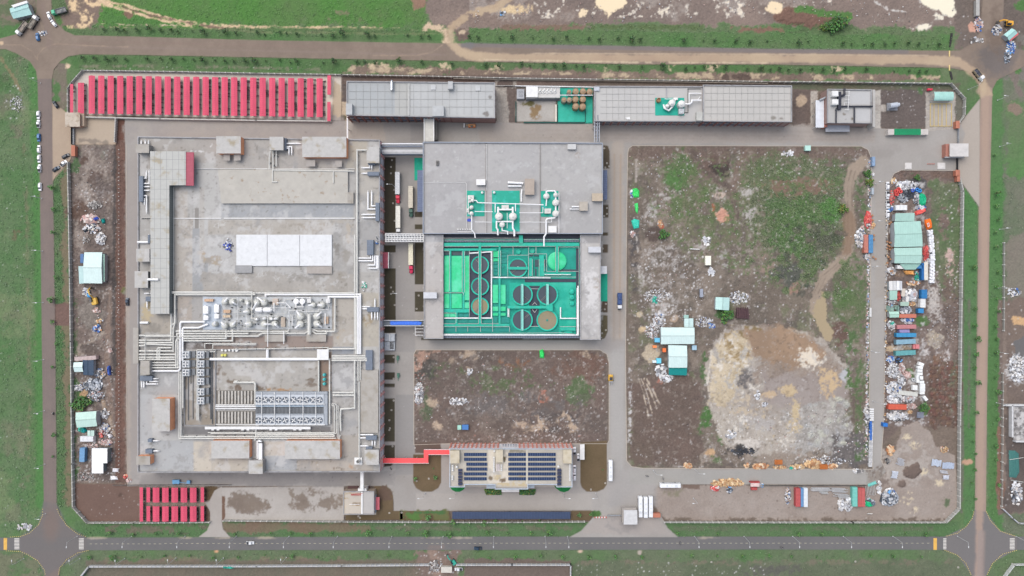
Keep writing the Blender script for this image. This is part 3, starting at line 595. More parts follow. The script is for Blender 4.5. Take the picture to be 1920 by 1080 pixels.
pe(1868,110,40,30,(118,112,110),(108,102,100),e=14,w=6,a=.8);pe(1865,55,14,40,(122,108,98),e=10,w=6,a=.8);pe(1843,160,8,16,TAN,e=6,w=2)
pe(820,1026,18,6,(140,126,118),e=5,w=3,a=.6)
for x in(185,350,420,500,810,865,1330):pe(x,1008.5,16,1.5,(190,175,150),e=2,w=1,a=.6)
# concrete
_keep=(RGB.copy(),AMP.copy())
pp(YN,CON,CON2,e=.8,amp=.05);pp(SWY,(178,170,160),(170,160,150),e=1,amp=.05);pp(WG,(178,160,140),(168,150,132),e=1,amp=.06)
pp([(1800,232),(1837,186),(1836,388),(1805,345),(1797,322),(1797,300),(1810,250)],(180,166,150),e=2,a=.9)
pr(236,223,640,262,(158,150,144),(170,160,148),e=6,w=5,a=.8,cs='m');pr(650,228,720,262,(180,168,152),e=3,w=3,a=.7);pr(770,232,800,264,(148,144,142),e=3,a=.7)
pr(900,232,1640,268,(172,160,148),(164,154,144),e=3,w=2,a=.9,cs='m')
for y in(244,252,258):ps([(980,y),(1300,y+2),(1640,y+4)],3,(158,146,136),e=3,w=2,a=.55,cov=.7)
pr(236,300,262,900,(152,146,142),(164,156,148),e=8,w=3,a=.7);ps([(240,560),(242,900)],5,(176,162,146),e=3,w=2,a=.6)
pr(262,886,740,911,(142,138,136),(152,147,142),e=5,w=3,a=.85);pr(742,275,778,660,(164,159,153),(156,151,146),a=.9);pr(742,740,778,890,(150,147,144),a=.8,e=2);pr(752,320,768,420,(146,142,138),e=6,w=3,a=.6)
ps([(1158,275),(1158,640)],22,(178,164,148),e=6,w=2,a=.8);ps([(1152,290),(1151,640)],3,(166,148,132),e=3,a=.7);ps([(1164,290),(1162,640)],3,(166,148,132),e=3,a=.7);ps([(1158,650),(1157,880)],24,(172,168,162),e=6,a=.7)
pr(780,638,1140,655,(172,165,156),a=.8);pe(1150,645,24,12,(156,148,142),e=10,w=4,a=.6);pe(1155,600,12,26,(150,140,132),e=8,w=4,a=.4)
pr(780,925,1110,956,(176,168,158),(168,160,150),a=.8,e=3);pr(1140,880,1230,950,(158,154,150),(168,162,156),a=.8,e=8);pr(1180,882,1640,908,(168,164,156),(160,156,148),a=.9)
pp([(1090,1000),(1125,966),(1230,966),(1260,1004)],(172,160,150),(160,150,144),e=4,w=2,a=.7);pe(1160,985,30,14,(152,146,142),w=5,cov=.6,a=.7)
ps([(1648,400),(1645,700),(1642,860)],22,(172,166,158),(164,158,150),e=4,a=.85);pr(1640,340,1660,560,(164,154,142),e=6,w=3,a=.6);pe(1660,282,26,12,(150,144,138),e=8,w=5,a=.6);ps([(1640,270),(1700,280),(1760,280)],14,(166,158,150),e=8,w=4,a=.5)
pr(1625,868,1655,905,(142,132,122),e=6,w=4,cov=.5,a=.8);pe(1640,882,16,16,(128,118,110),w=5,cov=.35,fs='f')
pp([(126,215),(215,219),(215,268),(150,270),(136,262)],(186,172,154),e=3,a=.6);ps([(150,262),(200,268)],8,(120,112,104),e=3,w=3,a=.6)
for x0,x1,y0,y1 in((1143,1176,275,870),):
 pass
for k in range(24):ps([(1143,300+k*24),(1175,300+k*24)],.5,(150,144,138),e=.9,a=.35)
for k in range(30):ps([(742,285+k*20),(778,285+k*20)],.5,(146,142,138),e=.9,a=.35)
for k in range(22):ps([(1632,330+k*25),(1662,330+k*25)],.5,(150,146,140),e=.9,a=.4)
for k in range(60):ps([(250+k*23,224+k*.2),(250+k*23,262+k*.2)],.5,(148,142,136),e=.9,a=.3)
speck(240,225,1640,265,160,[(110,104,100)],(.4,.9),.6);speck(740,275,780,900,60,[(110,104,100),(220,216,210)],(.4,.8),.6);speck(262,888,740,911,70,[(95,92,92),(120,116,112)],(.5,1.2),.6)
_X,_Y=np.meshgrid(np.arange(RW,dtype=np.float32)-PAD+.5,np.arange(RH,dtype=np.float32)-PAD+.5)
for P_ in LOTS.values():
 _m=inside(_X,_Y,P_);RGB[_m]=_keep[0][_m];AMP[_m]=_keep[1][_m]
for nm,P_ in LOTS.items():
 ps(P_+P_[:1],1.2,(182,172,158),e=1,a=.5)
# lawns beside the buildings
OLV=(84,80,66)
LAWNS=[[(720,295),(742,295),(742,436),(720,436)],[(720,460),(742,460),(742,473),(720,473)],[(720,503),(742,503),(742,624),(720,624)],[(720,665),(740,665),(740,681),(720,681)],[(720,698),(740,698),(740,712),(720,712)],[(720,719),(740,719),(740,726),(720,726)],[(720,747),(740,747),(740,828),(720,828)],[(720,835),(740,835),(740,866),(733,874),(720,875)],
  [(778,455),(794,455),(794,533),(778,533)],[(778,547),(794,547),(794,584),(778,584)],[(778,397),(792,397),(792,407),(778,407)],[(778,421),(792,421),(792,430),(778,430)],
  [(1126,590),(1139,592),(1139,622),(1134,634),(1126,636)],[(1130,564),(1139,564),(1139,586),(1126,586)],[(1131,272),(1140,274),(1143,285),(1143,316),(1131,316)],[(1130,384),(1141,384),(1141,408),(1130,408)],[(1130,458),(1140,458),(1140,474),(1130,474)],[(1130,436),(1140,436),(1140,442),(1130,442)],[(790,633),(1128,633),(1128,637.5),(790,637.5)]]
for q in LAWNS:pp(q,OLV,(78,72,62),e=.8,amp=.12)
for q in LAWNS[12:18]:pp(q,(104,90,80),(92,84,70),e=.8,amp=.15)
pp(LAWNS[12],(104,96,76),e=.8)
RUST=[(775,852),(827,852),(827,905),(822,915),(810,922),(792,922),(780,915),(775,905)],[(1088,830),(1138,826),(1138,908),(1132,917),(1120,922),(1100,922),(1091,914),(1088,905)],[(702,911),(724,911),(733,918),(737,930),(737,958),(755,958),(755,974),(648,976),(648,966),(702,966)],[(1072,957),(1108,957),(1114,964),(1106,976),(1070,976)],[(750,958),(842,958),(846,976),(750,976)]
for q in RUST:pp(q,(122,104,82),(108,94,72),e=1,amp=.1)
pp([(778,830),(826,830),(826,850),(778,850)],(112,96,88),w=1);pe(770,968,16,8,(92,130,66),w=4);pr(750,956,842,976,(108,112,74),w=3,cov=.6);pr(775,958,835,964,(80,120,70),w=2,cov=.6);pe(1118,963,8,5,(84,122,66),w=2);pe(720,925,14,14,(110,92,80),w=4)
# ------------------------------------------------ flat roofs (colour by place)
ROOF=(192,191,187)
pp([(258,256),(712,262),(712,885),(258,886)],ROOF,(172,168,161),amp=.05)
pr(262,259,690,318,(170,163,154),(178,172,163),e=3,w=2);pp([(650,264),(688,264),(688,318),(650,318)],(190,178,156),(178,170,154),e=2,w=2)
pr(326,350,362,556,(188,179,166),(178,170,158),e=1.2);pr(362,300,405,400,(184,182,176),e=8,w=5);pr(352,350,363,410,(176,174,168),e=2)
pr(361,428,374,548,(160,162,162),e=1);pr(374,488,390,548,(160,162,162),e=1);pr(365,390,373,428,(146,142,136),e=1);pr(374,352,383,488,(184,179,170),e=1);pe(395,490,22,10,(172,160,142),w=5,cov=.6);pe(378,480,8,12,(176,160,138),w=4,cov=.5)
pr(415,381,663,408,(158,162,165),(170,172,172),e=1,cs='m');pr(390,412,664,440,(176,168,154),(184,178,168),e=3,cs='m');pe(600,425,60,8,(172,160,142),w=5,cov=.5,a=.7);pr(624,414,664,540,(158,156,152),(176,172,164),e=5,w=4,cs='m');pe(632,470,6,14,(128,124,118),w=4,cov=.6,a=.7);pe(655,440,8,20,(184,172,154),w=4,cov=.7)
pr(380,512,664,548,(166,160,150),(178,172,162),e=4,w=4,cs='m');pe(560,520,80,12,(150,146,138),w=6,cov=.4,a=.7)
pr(673,285,710,410,(186,179,166),(176,170,160),e=1.5);pr(673,412,710,470,(168,166,162),e=1.5);pr(673,510,710,548,(178,174,166),e=2);pr(678,548,710,650,(190,180,160),(176,168,152),e=2,cs='m');pe(690,600,12,14,(160,146,124),w=5,cov=.45);pe(640,630,14,10,(174,152,120),w=5,cov=.6);pr(622,560,664,650,(190,178,160),(180,170,154),e=3,a=.8)
pr(264,590,318,626,(176,166,150),(164,156,142),e=4,w=4,cs='m');pe(276,585,10,20,(184,170,142),w=5,cov=.7);pe(290,615,16,10,(150,144,134),w=6,cov=.5)
pr(332,556,380,600,(178,166,152),e=1);pr(360,556,380,600,(170,166,160),e=1);pr(262,626,345,690,(168,165,160),e=2)
pr(262,698,336,740,(170,170,168),(178,178,176),e=2);pr(262,740,286,870,(178,179,178),e=2);pr(262,826,363,884,(180,180,178),(172,174,174),e=2);pr(363,828,397,884,(200,188,168),e=1);pr(397,858,465,884,(196,184,164),(180,172,160),e=3);pr(494,828,534,854,(196,184,168),e=1);pr(494,855,557,882,(176,177,176),(160,164,168),e=1,cs='m');pr(557,862,700,884,(176,168,158),(186,174,158),e=2,cs='m');pe(668,876,16,6,(190,150,116),w=4,cov=.5);pe(637,880,10,3,(128,112,98),w=3,cov=.6);pr(637,812,672,862,(174,166,154),e=3)
pr(345,800,620,815,(136,134,136),(122,120,122),e=2,cs='m');pr(345,660,404,798,(150,140,126),(168,158,144),e=2,cs='m');pr(345,640,620,655,(112,104,100),e=2);pr(400,630,625,655,(158,142,132),e=2)
pr(404,655,597,736,(180,174,163),(170,165,156),e=2,cs='m');pe(408,700,5,16,(120,108,96),w=4,cov=.6);pe(430,715,14,6,(128,114,100),w=4,cov=.5);pe(447,728,8,8,(126,106,90),w=4,cov=.6);pe(490,726,9,6,(118,104,92),w=4,cov=.7);pe(585,715,12,9,(118,106,94),w=5,cov=.45);pr(500,728,600,735,(172,140,110),cov=.5,w=2);pe(580,695,12,6,(130,118,104),w=4,cov=.4)
pr(597,660,622,735,(150,132,118),e=1)
for _a in((409,693,4,14),(413,688,6,5),(428,715,6,4),(447,727,6,5),(421,701,5,4),(490,725,9,7),(583,714,6,6),(588,722,8,3),(577,721,7,3),(556,722,5,2),(581,692,4,2),(515,728,4,2),(434,728,5,4)):pe(*_a,(122,110,100),(138,126,114),e=1.5,w=1.4,a=.8,cov=.75,fs='f')
for _a in((420,268,10,8),(440,275,12,8),(598,273,14,8),(610,280,8,6),(505,296,12,6),(300,395,4,8),(298,480,6,6),(297,520,6,8),(420,350,7,4),(560,340,10,6),(478,335,5,6),(460,600,8,4),(640,600,12,10),(690,590,12,12),(650,480,10,18),(640,520,12,10),(560,425,30,6),(470,425,20,5)):pe(*_a,(142,132,116),(156,148,134),e=3,w=3.5,a=.5,cov=.6,fs='x');pr(623,660,663,735,(172,170,166),(164,164,164),e=1);pr(623,650,663,664,(156,162,170),e=1);pr(623,738,668,815,(176,172,166),e=2)
for k in range(9):ps([(623,668+k*8),(663,668+k*8)],.4,(150,148,146),e=.8,a=.6)
def scrawl(x,y,s,n=7):
 q=[(x+random.uniform(-s,s),y+random.uniform(-s*.8,s*.8))for _ in range(n)];ps(q,.35,(222,222,220),e=.9,a=.75)
for x,y,s in((408,422,8),(418,418,8),(410,447,4),(420,488,8),(440,520,10),(448,523,7),(487,515,7),(495,512,8),(520,522,10),(545,515,8),(552,522,6)):scrawl(x,y,s)
ps([(355,283),(372,283),(385,284),(395,276),(398,270)],2.2,(226,226,226),e=1.5,w=2,a=.9);pe(388,276,10,6,(228,228,228),w=3,cov=.4)
speck(264,262,705,320,60,[(120,112,104)],(.5,1.2),.5);speck(330,350,660,545,80,[(120,112,104),(210,208,204)],(.4,1),.5);speck(264,830,700,884,60,[(120,112,104),(225,222,220)],(.4,1),.5)
for c_,k_,f_,a_ in(((148,145,140),.3,'x',.45),((204,202,199),.28,'m',.5),((150,152,154),.2,'bm',.5),((118,112,104),.06,'f',.55),((166,152,128),.1,'x',.5)):pp([(260,258),(710,264),(710,884),(260,885)],c_,e=3,cov=k_,fs=f_,a=a_)
# central building roofs
pp([(793,266),(1130,268),(1130,438),(793,438)],(172,168,164),(182,178,173),amp=.05)
pr(796,270,912,340,(170,164,160),(182,178,174),e=4,cs='m');pr(796,340,880,436,(160,157,155),(170,166,164),e=3,cs='m');pr(1013,270,1128,366,(178,174,168),e=3,cs='m');pr(1050,360,1126,436,(166,162,158),(174,171,166),e=4);pe(1082,290,5,6,(160,140,118),w=3,cov=.7)
for x in(806,820,830,840,850,860,870,900,904):ps([(x,345),(x,434)],.4,(196,192,188),e=.8,a=.45)
for y in(342,366,380,400,420):ps([(796,y),(880,y)],.4,(196,192,188),e=.8,a=.4)
for x,y in((1020,314),(1045,314),(1060,315),(1082,314),(1110,316)):ps([(x,y),(x+6,y),(x+14,y+1)],.8,(216,214,210),e=1,w=1,a=.6,cov=.6)
ps([(1048,372),(1058,382),(1062,390)],1,(205,203,200),e=1,w=2,a=.6)
pp([(795,440),(831,440),(831,635),(795,635)],(190,183,177),(184,178,172),amp=.04);pr(795,440,831,454,(158,158,160),e=1.5)
for k in range(17):ps([(797,462+k*11),(831,462+k*11)],.4,(162,150,140),e=.8,a=.6)
for x in(806,818):ps([(x,456),(x,634)],.4,(168,158,150),e=.8,a=.6)
pp([(1088,440),(1126,440),(1126,637),(1088,637)],(182,178,174),(192,189,185),amp=.06);pr(1090,440,1124,456,(160,158,158),e=1.5);pr(1096,460,1124,634,(214,212,210),cov=.34,fs='x',a=.8);pe(1118,530,6,10,(178,164,146),w=4,cov=.6);pe(1112,600,4,6,(170,158,150),w=3,cov=.6)
for c_,k_,f_,a_ in(((146,144,142),.32,'x',.45),((202,200,198),.28,'m',.5),((220,218,216),.05,'f',.6)):pr(793,266,1130,636,c_,e=3,cov=k_,fs=f_,a=a_)
pr(793,266,1130,438,(178,178,178),a=.45)
# north row roofs
pp([(650,152),(928,155),(928,221),(650,216)],(184,184,180),(176,178,177),amp=.04);pr(654,156,740,214,(168,174,176),(176,180,180),e=2);pr(740,156,764,216,(182,182,176),e=1);pp([(770,156),(926,158),(926,219),(770,216)],(190,192,190),(182,184,183),e=1);pe(920,182,3,4,(140,138,134),w=2);pe(911,213,5,3,(138,134,130),w=2)
pp([(1115,161),(1320,162),(1320,228),(1115,227)],(196,194,188),(188,186,182),amp=.04);pp([(1318,159),(1485,160),(1485,229),(1318,227)],(196,192,184),(188,185,178),amp=.04);pe(1450,221,4,3,(145,140,132),w=2);pe(1464,222,6,3,(142,136,128),w=2);speck(1320,162,1484,226,14,[(120,114,108)],(.5,1.2),.6)
pp([(1552,167),(1635,168),(1635,231),(1552,230)],(176,174,170),(184,183,180),amp=.05);pr(1592,172,1632,196,(190,190,189),e=1);pr(1604,203,1634,228,(190,190,189),e=1);pe(1585,215,4,3,(130,122,112),w=2);pe(1586,224,3,2,(120,112,104),w=1);pe(1598,223,3,3,(128,120,110),w=1)
# office roof
pp([(843,841),(1073,841),(1073,913),(843,913)],(200,191,172),(188,180,166),amp=.1,cs='m');pr(925,890,990,912,(194,178,146),cov=.45,fs='x');pr(915,842,955,905,(214,204,186),cov=.5,fs='x');pe(943,900,5,4,(128,112,94),w=3,cov=.7);pe(920,897,3,4,(130,116,98),w=2,cov=.7);pe(946,862,5,9,(120,106,80),w=3,cov=.7);pr(955,842,985,848,(150,144,126),cov=.6,w=2)
# south west pump house
pp([(643,921),(705,921),(705,965),(643,965)],(206,192,170),(196,184,166),amp=.06);pr(680,921,701,964,(186,181,175),e=1);pe(655,930,9,5,(160,138,104),w=4,cov=.6);pe(662,946,12,3,(150,122,84),w=3,cov=.6);pr(660,942,676,945,(120,104,84),w=1,a=.6)
_c=np.clip((RGB.mean(-1,keepdims=True)-.2)/.06,0,1)*np.clip((.5-RGB.mean(-1,keepdims=True))/.06,0,1)*(((RGB.max(-1)-RGB.min(-1))/RGB.max(-1))<.34)[...,None]
RGB[:]=RGB*(1-.3*_c)+RGB.mean(-1,keepdims=True)*.3*_c
# settle the palette: earth a little greyer, grass a little duller
_l=RGB.mean(-1,keepdims=True);_g=np.clip((RGB[...,1]/np.maximum(RGB[...,0],1e-3)-1.0)/.25,0,1)[...,None]*(RGB[...,1]>RGB[...,2]*1.3)[...,None]
_e=np.clip((RGB[...,0]/np.maximum(RGB[...,1],1e-3)-1.06)/.2,0,1)[...,None]*np.clip((.26-_l)/.08,0,1)
_sat=(RGB.max(-1)-RGB.min(-1))/RGB.max(-1);_m=((RGB[...,0]>RGB[...,1])&(_l[...,0]<.3)&(_sat<.45)).astype(np.float32)[...,None]
_t=RGB.copy();_t[...,2]=np.minimum(RGB[...,2],RGB[...,1]-(RGB[...,0]-RGB[...,1])*.45)
RGB[:]=RGB*(1-_m)+_t*_m;RGB*=1-.1*_g-.08*_e;RGB[:]=RGB*(1-.12*_g)+RGB.mean(-1,keepdims=True)*.12*_g
# ---------------------------------------------------------------- sheets: a plan outline cut into small cells that carry the colour
def sample(px,py):
 x=np.clip(np.asarray(px,np.float32)+PAD-.5,0,RW-1.01);y=np.clip(np.asarray(py,np.float32)+PAD-.5,0,RH-1.01)
 xi,yi=x.astype(int),y.astype(int);fx,fy=(x-xi)[...,None],(y-yi)[...,None]
 def bl(A):return A[yi,xi]*(1-fx)*(1-fy)+A[yi,xi+1]*fx*(1-fy)+A[yi+1,xi]*(1-fx)*fy+A[yi+1,xi+1]*fx*fy
 return np.concatenate([bl(RGB),bl(AMP[...,None])],-1),bl(HGT[...,None])[...,0]
CELL=1.5
def clipcell(poly,x0,y0,x1,y1):
 for ax,lim,sg in((0,x0,1),(0,x1,-1),(1,y0,1),(1,y1,-1)):
  out=[]
  for i in range(len(poly)):
   a,b=poly[i-1],poly[i];da,db=(a[ax]-lim)*sg,(b[ax]-lim)*sg
   if(da>=0)!=(db>=0):
    t=da/(da-db);out.append((a[0]+(b[0]-a[0])*t,a[1]+(b[1]-a[1])*t))
   if db>=0:out.append(b)
  poly=out
  if not poly:return poly
 return poly
def sheet(name,pts,z,cell=None,parent=None,label=None,cat=None,kind=None,group=None):
 c=cell or CELL
 xs,ys=[p[0]for p in pts],[p[1]for p in pts]
 gx0,gy0=math.floor(min(xs)/c)*c,math.floor(min(ys)/c)*c
 nx,ny=int((max(xs)-gx0)/c)+1,int((max(ys)-gy0)/c)+1
 crossed=np.zeros((ny,nx),bool);n=len(pts)
 for i in range(n):
  (ax,ay),(bx,by)=pts[i-1],pts[i];k=max(2,int(math.hypot(bx-ax,by-ay)/c*8))
  for t in np.linspace(0,1,k):
   u,v=(ax+(bx-ax)*t-gx0)/c,(ay+(by-ay)*t-gy0)/c
   for du,dv in((0,0),(-1e-4,-1e-4),(1e-4,1e-4)):
    crossed[min(ny-1,max(0,int(v+dv))),min(nx-1,max(0,int(u+du)))]=True
 X,Y=np.meshgrid(gx0+(np.arange(nx)+.5)*c,gy0+(np.arange(ny)+.5)*c)
 ins=inside(X,Y,pts)&~crossed
 idx=np.full((ny+1,nx+1),-1);use=np.zeros((ny+1,nx+1),bool)
 for dy in(0,1):
  for dx in(0,1):use[dy:ny+dy,dx:nx+dx]|=ins
 idx[use]=np.arange(use.sum());vy,vx=np.nonzero(use)
 P=[(gx0+a*c,gy0+b*c)for a,b in zip(vx,vy)]
 jy,jx=np.nonzero(ins)
 F=np.stack([idx[jy+1,jx],idx[jy+1,jx+1],idx[jy,jx+1],idx[jy,jx]],-1).tolist()
 for v,u in zip(*np.nonzero(crossed)):
  q=clipcell(list(pts),gx0+u*c,gy0+v*c,gx0+(u+1)*c,gy0+(v+1)*c)
  if len(q)<3:continue
  ar=sum(q[i-1][0]*q[i][1]-q[i][0]*q[i-1][1]for i in range(len(q)))
  if abs(ar)<1e-6:continue
  if ar>0:q=q[::-1]
  o=len(P);P+=q;F.append(list(range(o,o+len(q))))
 A=np.array(P,np.float32);cols,_=sample(A[:,0],A[:,1]);k=S*(CH-z)/CH
 V=np.stack([(A[:,0]-960)*k,(540-A[:,1])*k,np.full(len(A),z,np.float32)],-1)
 me=newmesh(name,V.tolist(),F,colmat(),cols);o=bpy.data.objects.new(name,me);COL.objects.link(o)
 if parent is not None:o.parent=parent;o.location=-parent.location
 return setprops(o,label,cat,group,kind)
# the ground: one sheet, finely divided where the photo looks and running on to the horizon
def build_ground():
 c=CELL;nx,ny=int(2000/c),int(1160/c)
 X,Y=np.meshgrid(-40+np.arange(nx+1)*c,-40+np.arange(ny+1)*c)
 cols,h=sample(X.ravel(),Y.ravel());am=cols[:,3].reshape(X.shape)
 o=(40,77);f=FF[:RH,:RW]
 yi,xi=np.clip((Y+PAD).astype(int),0,RH-1),np.clip((X+PAD).astype(int),0,RW-1)
 rough=np.clip((am-.1)*3.2,0,.6)
 Z=-.12+h.reshape(X.shape)+(f[yi,xi]-.8)*rough*1.1
 Z=np.where(h.reshape(X.shape)>.1,Z,np.minimum(Z,-.06))
 V=np.stack([(X-960)*S,(540-Y)*S,Z],-1).reshape(-1,3)
 i=np.arange((ny+1)*(nx+1)).reshape(ny+1,nx+1)
 F=np.stack([i[1:,:-1],i[1:,1:],i[:-1,1:],i[:-1,:-1]],-1).reshape(-1,4)
 B=6000.0;x0,x1,y1,y0=V[0,0],V[-1,0],V[0,1],V[-1,1];nb=len(V)
 ex=[(-B,-B,-.3),(B,-B,-.3),(B,B,-.3),(-B,B,-.3),(x0,y0,-.3),(x1,y0,-.3),(x1,y1,-.3),(x0,y1,-.3)]
 g=(*lin((104,124,90)),.2)
 me=newmesh("ground",np.concatenate([V,np.array(ex)]).tolist(),F.tolist()+[[nb,nb+1,nb+5,nb+4],[nb+1,nb+2,nb+6,nb+5],[nb+2,nb+3,nb+7,nb+6],[nb+3,nb,nb+4,nb+7]],colmat(),np.concatenate([cols,np.array([g]*8)]))
 for p in me.polygons:p.use_smooth=False
 ob=bpy.data.objects.new("ground",me);COL.objects.link(ob);ob["kind"]="structure"
build_ground()
for nm,P_,z in(("road_north",NR,.02),("road_west",WR,.024),("road_south",SR,.032),("road_east",ER,.028),("concrete_yard",YN,.10),("driveway_south_west",SWY,.06),("driveway_west",WG,.05)):
 sheet(nm,P_,z,kind="structure")
for nm,P_ in LOTS.items():sheet("earth_plot_"+nm,P_,.13,kind="structure")
for q in LAWNS:sheet("lawn",q,.14,kind="structure")
for q in RUST:sheet("lawn",q,.15,kind="structure")
sheet("paved_parking",[(416,914),(645,911),(645,976),(416,976)],.07,kind="structure")
sheet("paved_shed_yard",[(154,135),(640,142),(640,226),(217,217),(128,214),(128,167)],.045,kind="structure")
# ================================================================ BUILDINGS
WALLG,WHT,PIPE,SLATE,ORG,BRK=(150,150,150),(232,232,230),(214,213,206),(118,126,138),(240,168,128),(210,172,168)
mWall,mWhite,mPipe,mSlate,mOrg,mBrick=M((158,156,154)),M(WHT,.5),M(PIPE,.5,var=.08),M(SLATE,.6,stripe=(1,.9,.25)),M(ORG,.8),M(BRK,.85)
mDuct=M((246,246,246),.35,.0,.05);mGlass=M((58,70,84),.15,var=.2,spec=.6);mPara=M((168,168,170),.8,stain=(.4,.5,.7,(140,138,136)));mBlue=M((118,128,142),.6,stripe=(1,.9,.2))
mConc=M((176,171,163),.9,stain=(.25,.52,.72,(150,142,128)));mMould=M((190,188,184),.9,stain=(.16,.54,.68,(162,150,124)));mDark=M((62,62,64),.7);mSteel=M((176,182,188),.4,.3,.1)
mFan=M((200,204,207),.45);mGrn=M((40,184,158),.6,var=.14,stain=(.3,.5,.8,(86,172,152)));mBrt=M((46,208,142),.5,var=.12,stain=(.18,.42,.68,(100,224,180)));mTeal=M((28,144,132),.5,var=.1)
mRed=M((216,84,110),.6,var=.1,scale=.12,stripe=(1,1.2,.08));mMaroon=M((176,88,104),.6,stripe=(1,.8,.25));mRail=M((205,206,200),.5)
def ringprism(b,pts,t,z0,z1):
 q=inset(pts,t);n=len(pts)
 for i in range(n):
  j=(i+1)%n;b.prism([pts[i],pts[j],q[j],q[i]],z0,z1)
def building(name,label,cat,pts,z,wall,par=1.0,pt=1.6,parmat=None,deck=True,z0=0):
 cx,cy=sum(p[0]for p in pts)/len(pts),sum(p[1]for p in pts)/len(pts)
 t=thing(name,label,cat,cx,cy,0)
 b=MB();b.prism(pts,z0,z,ref=z,top=False);b.build('wall',wall,t)
 if par:b=MB();ringprism(b,inset(pts,-.25),pt,z-.3,z+par);b.build('parapet',parmat or mPara,t)
 if deck:sheet('roof',inset(pts,.2),z+.02,parent=t)
 return t
def windows(parent,spots,w,h,axis,mat=None,name='window',proud=.12):
 """spots are world points on a wall; axis 'x' = wall faces +-x"""
 me=None
 for x,y,z in spots:
  if me is None:
   b=MB(False);d=(proud,w/2)if axis=='x' else(w/2,proud)
   b.box(-d[0],-d[1],d[0],d[1],-h/2,h/2,bottom=True);me=newmesh(name,b.v,b.f,mat or mGlass)
  o=bpy.data.objects.new(name,me);COL.objects.link(o);o.parent=parent;o.location=Vector((x,y,z))-parent.location
# ---------------------------------------------------------------- large western production hall
Z=13.0
MAINP=[(258,256),(712,262),(712,885),(258,886)]
hall=building('production_hall','huge flat grey roofed hall crowded with white pipes, west of the truck lane','factory',MAINP,Z,mBrick,.9,1.8)
xw=Wp(712,0,Z)[0];ys=[Wp(0,268+i*20.6,Z)[1]for i in range(30)]
b=MB(False)
for y in ys:b.box(xw,y-.35,xw+.45,y+.35,0,Z-.4)
b.build('pilaster',M((236,176,172)),hall,world=True)
bb=MB(False);bb.box(xw,ys[-1]-5,xw+.2,ys[0]+1,11.4,12.6);bb.box(xw,ys[-1]-5,xw+.2,ys[0]+1,5.8,6.8);bb.build('facade_band',M((224,214,214)),hall,world=True);bb=None
windows(hall,[(xw+.08,(ys[i]+ys[i+1])/2,z)for i in range(29)for z in(9.2,3.6)],3.2,2.6,'x',M((205,212,222),.3,var=.3,scale=1.5))
b=MB()
def rbx(b,L,z0,z1):
 for q in L:b.box(*q,z0,z1)
# raised roof bodies (parts of the hall)
def upper(name,pts,z0,z1,wall,top=None,sheet_=True,lip=.25):
 b=MB();b.prism(pts,z0,z1,ref=z1,top=not sheet_);o=b.build(name,wall,hall)
 if sheet_:sheet('roof_slab',inset(pts,-.4),z1+.03,parent=hall)if top is None else None
 if top is not None:
  b=MB();b.prism(inset(pts,-.35),z1-.25,z1+.08,ref=z1);b.build('roof_slab',top,hall)
 return o
mL=M((190,190,185),.9,var=.05,grid=(3.25,5.3,(150,152,150),.09),stain=(.2,.55,.72,(168,156,130)))
upper('plant_room',[(282,284),(348,284),(348,347),(317,347),(317,588),(283,588)],Z,Z+4.8,M((122,128,128),.7,stripe=(1,1.2,.3)),mL,False)
b=MB();b.box(347.6,285.5,363,348,Z+3.9,Z+4.6);b.build('canopy',mMaroon,hall)
b=MB();b.tube([(325.5,350),(325.5,545)],Z+.8,.45);b.tube([(323,350),(323,545)],Z+.5,.4);b.build('pipe',mPipe,hall)
for x0,y0,x1,y1,h,w,top,sub in((406,256,451,287,5,mOrg,mMould,[(419,289,431,301),(438.5,289,451,301)]),(567,257,649,294,5,mOrg,mMould,[(574,300,591,312),(628,301,641,313)]),
  (286,748,318,808,6,mOrg,mMould,[]),(397,827,467,859,4.5,mOrg,mMould,[]),(535,827,637,860,4.5,mOrg,mMould,[]),(688,276,711,305,4.5,mWall,mMould,[]),(255,271,279,286,4.5,mWall,mConc,[]),
  (506,257,531,281,4.5,mWall,mMould,[]),(256,467,280,490,4.5,mWall,mMould,[]),(253,509,277,539,5,mWall,mMould,[]),(264,677,280,702,4.5,mWall,mConc,[]),(256,856,281,871,4.5,mOrg,mConc,[]),
  (684,844,710,871,4.5,mWall,mMould,[]),(467,864,492,888,5,mWall,mMould,[]),(250,615,259,681,1.5,mWall,mConc,[]),(675,694,709,811,1.2,mWall,mConc,[]),(686,657,698,693,2,mSlate,mBlue,[]),
  (652,361,662.5,381,1.6,mWall,mConc,[]),(497,628,534,640,1.5,mConc,mConc,[]),(575,627,611,640,1.5,mConc,mConc,[]),(441,498,472,511,1.1,mConc,M((160,160,160)),[]),(576,500,622,512.5,1.1,mConc,M((172,165,158)),[])):
 t=part(hall,'stair_house' if h>3 else 'roof_box',w,lambda b:b.box(x0,y0,x1,y1,Z,Z+h))
 part(hall,'roof_slab',top,lambda b:b.box(x0-.6,y0-.6,x1+.3,y1+.6,Z+h-.3,Z+h+.06))
 for q in sub:part(hall,'awning',M((170,164,158)),lambda b:b.box(*q,Z+2.5,Z+2.8,bottom=True))
upper('roof_slab',[(409,318),(652,318),(652,361),(662,361),(662,381),(416,381)],Z,Z+1.3,mPara,M((187,183,174),.9,var=.08,scale=.25,stain=(.3,.62,.74,(150,126,98))),False)
b=MB()
for x0,x1 in((443,500.6),(501.4,561.6),(562.4,622)):b.prism([(x0,440),(x1,440),(x1,498.5),(x0,498.5)],Z,Z+.9)
b.build('white_cover',M((222,224,225),.6,var=.07,scale=.35,stain=(.5,.55,.75,(206,208,208))),hall)
b=MB();b.box(404,655,598,656,Z,Z+.8);b.box(597,656,598,736,Z,Z+1.2);b.box(403,656,404,798,Z,Z+.8);b.box(345,797,403,798,Z,Z+.8);b.box(345,654,345.8,797,Z,Z+.8);b.build('kerb_wall',mPara,hall)
b=MB()
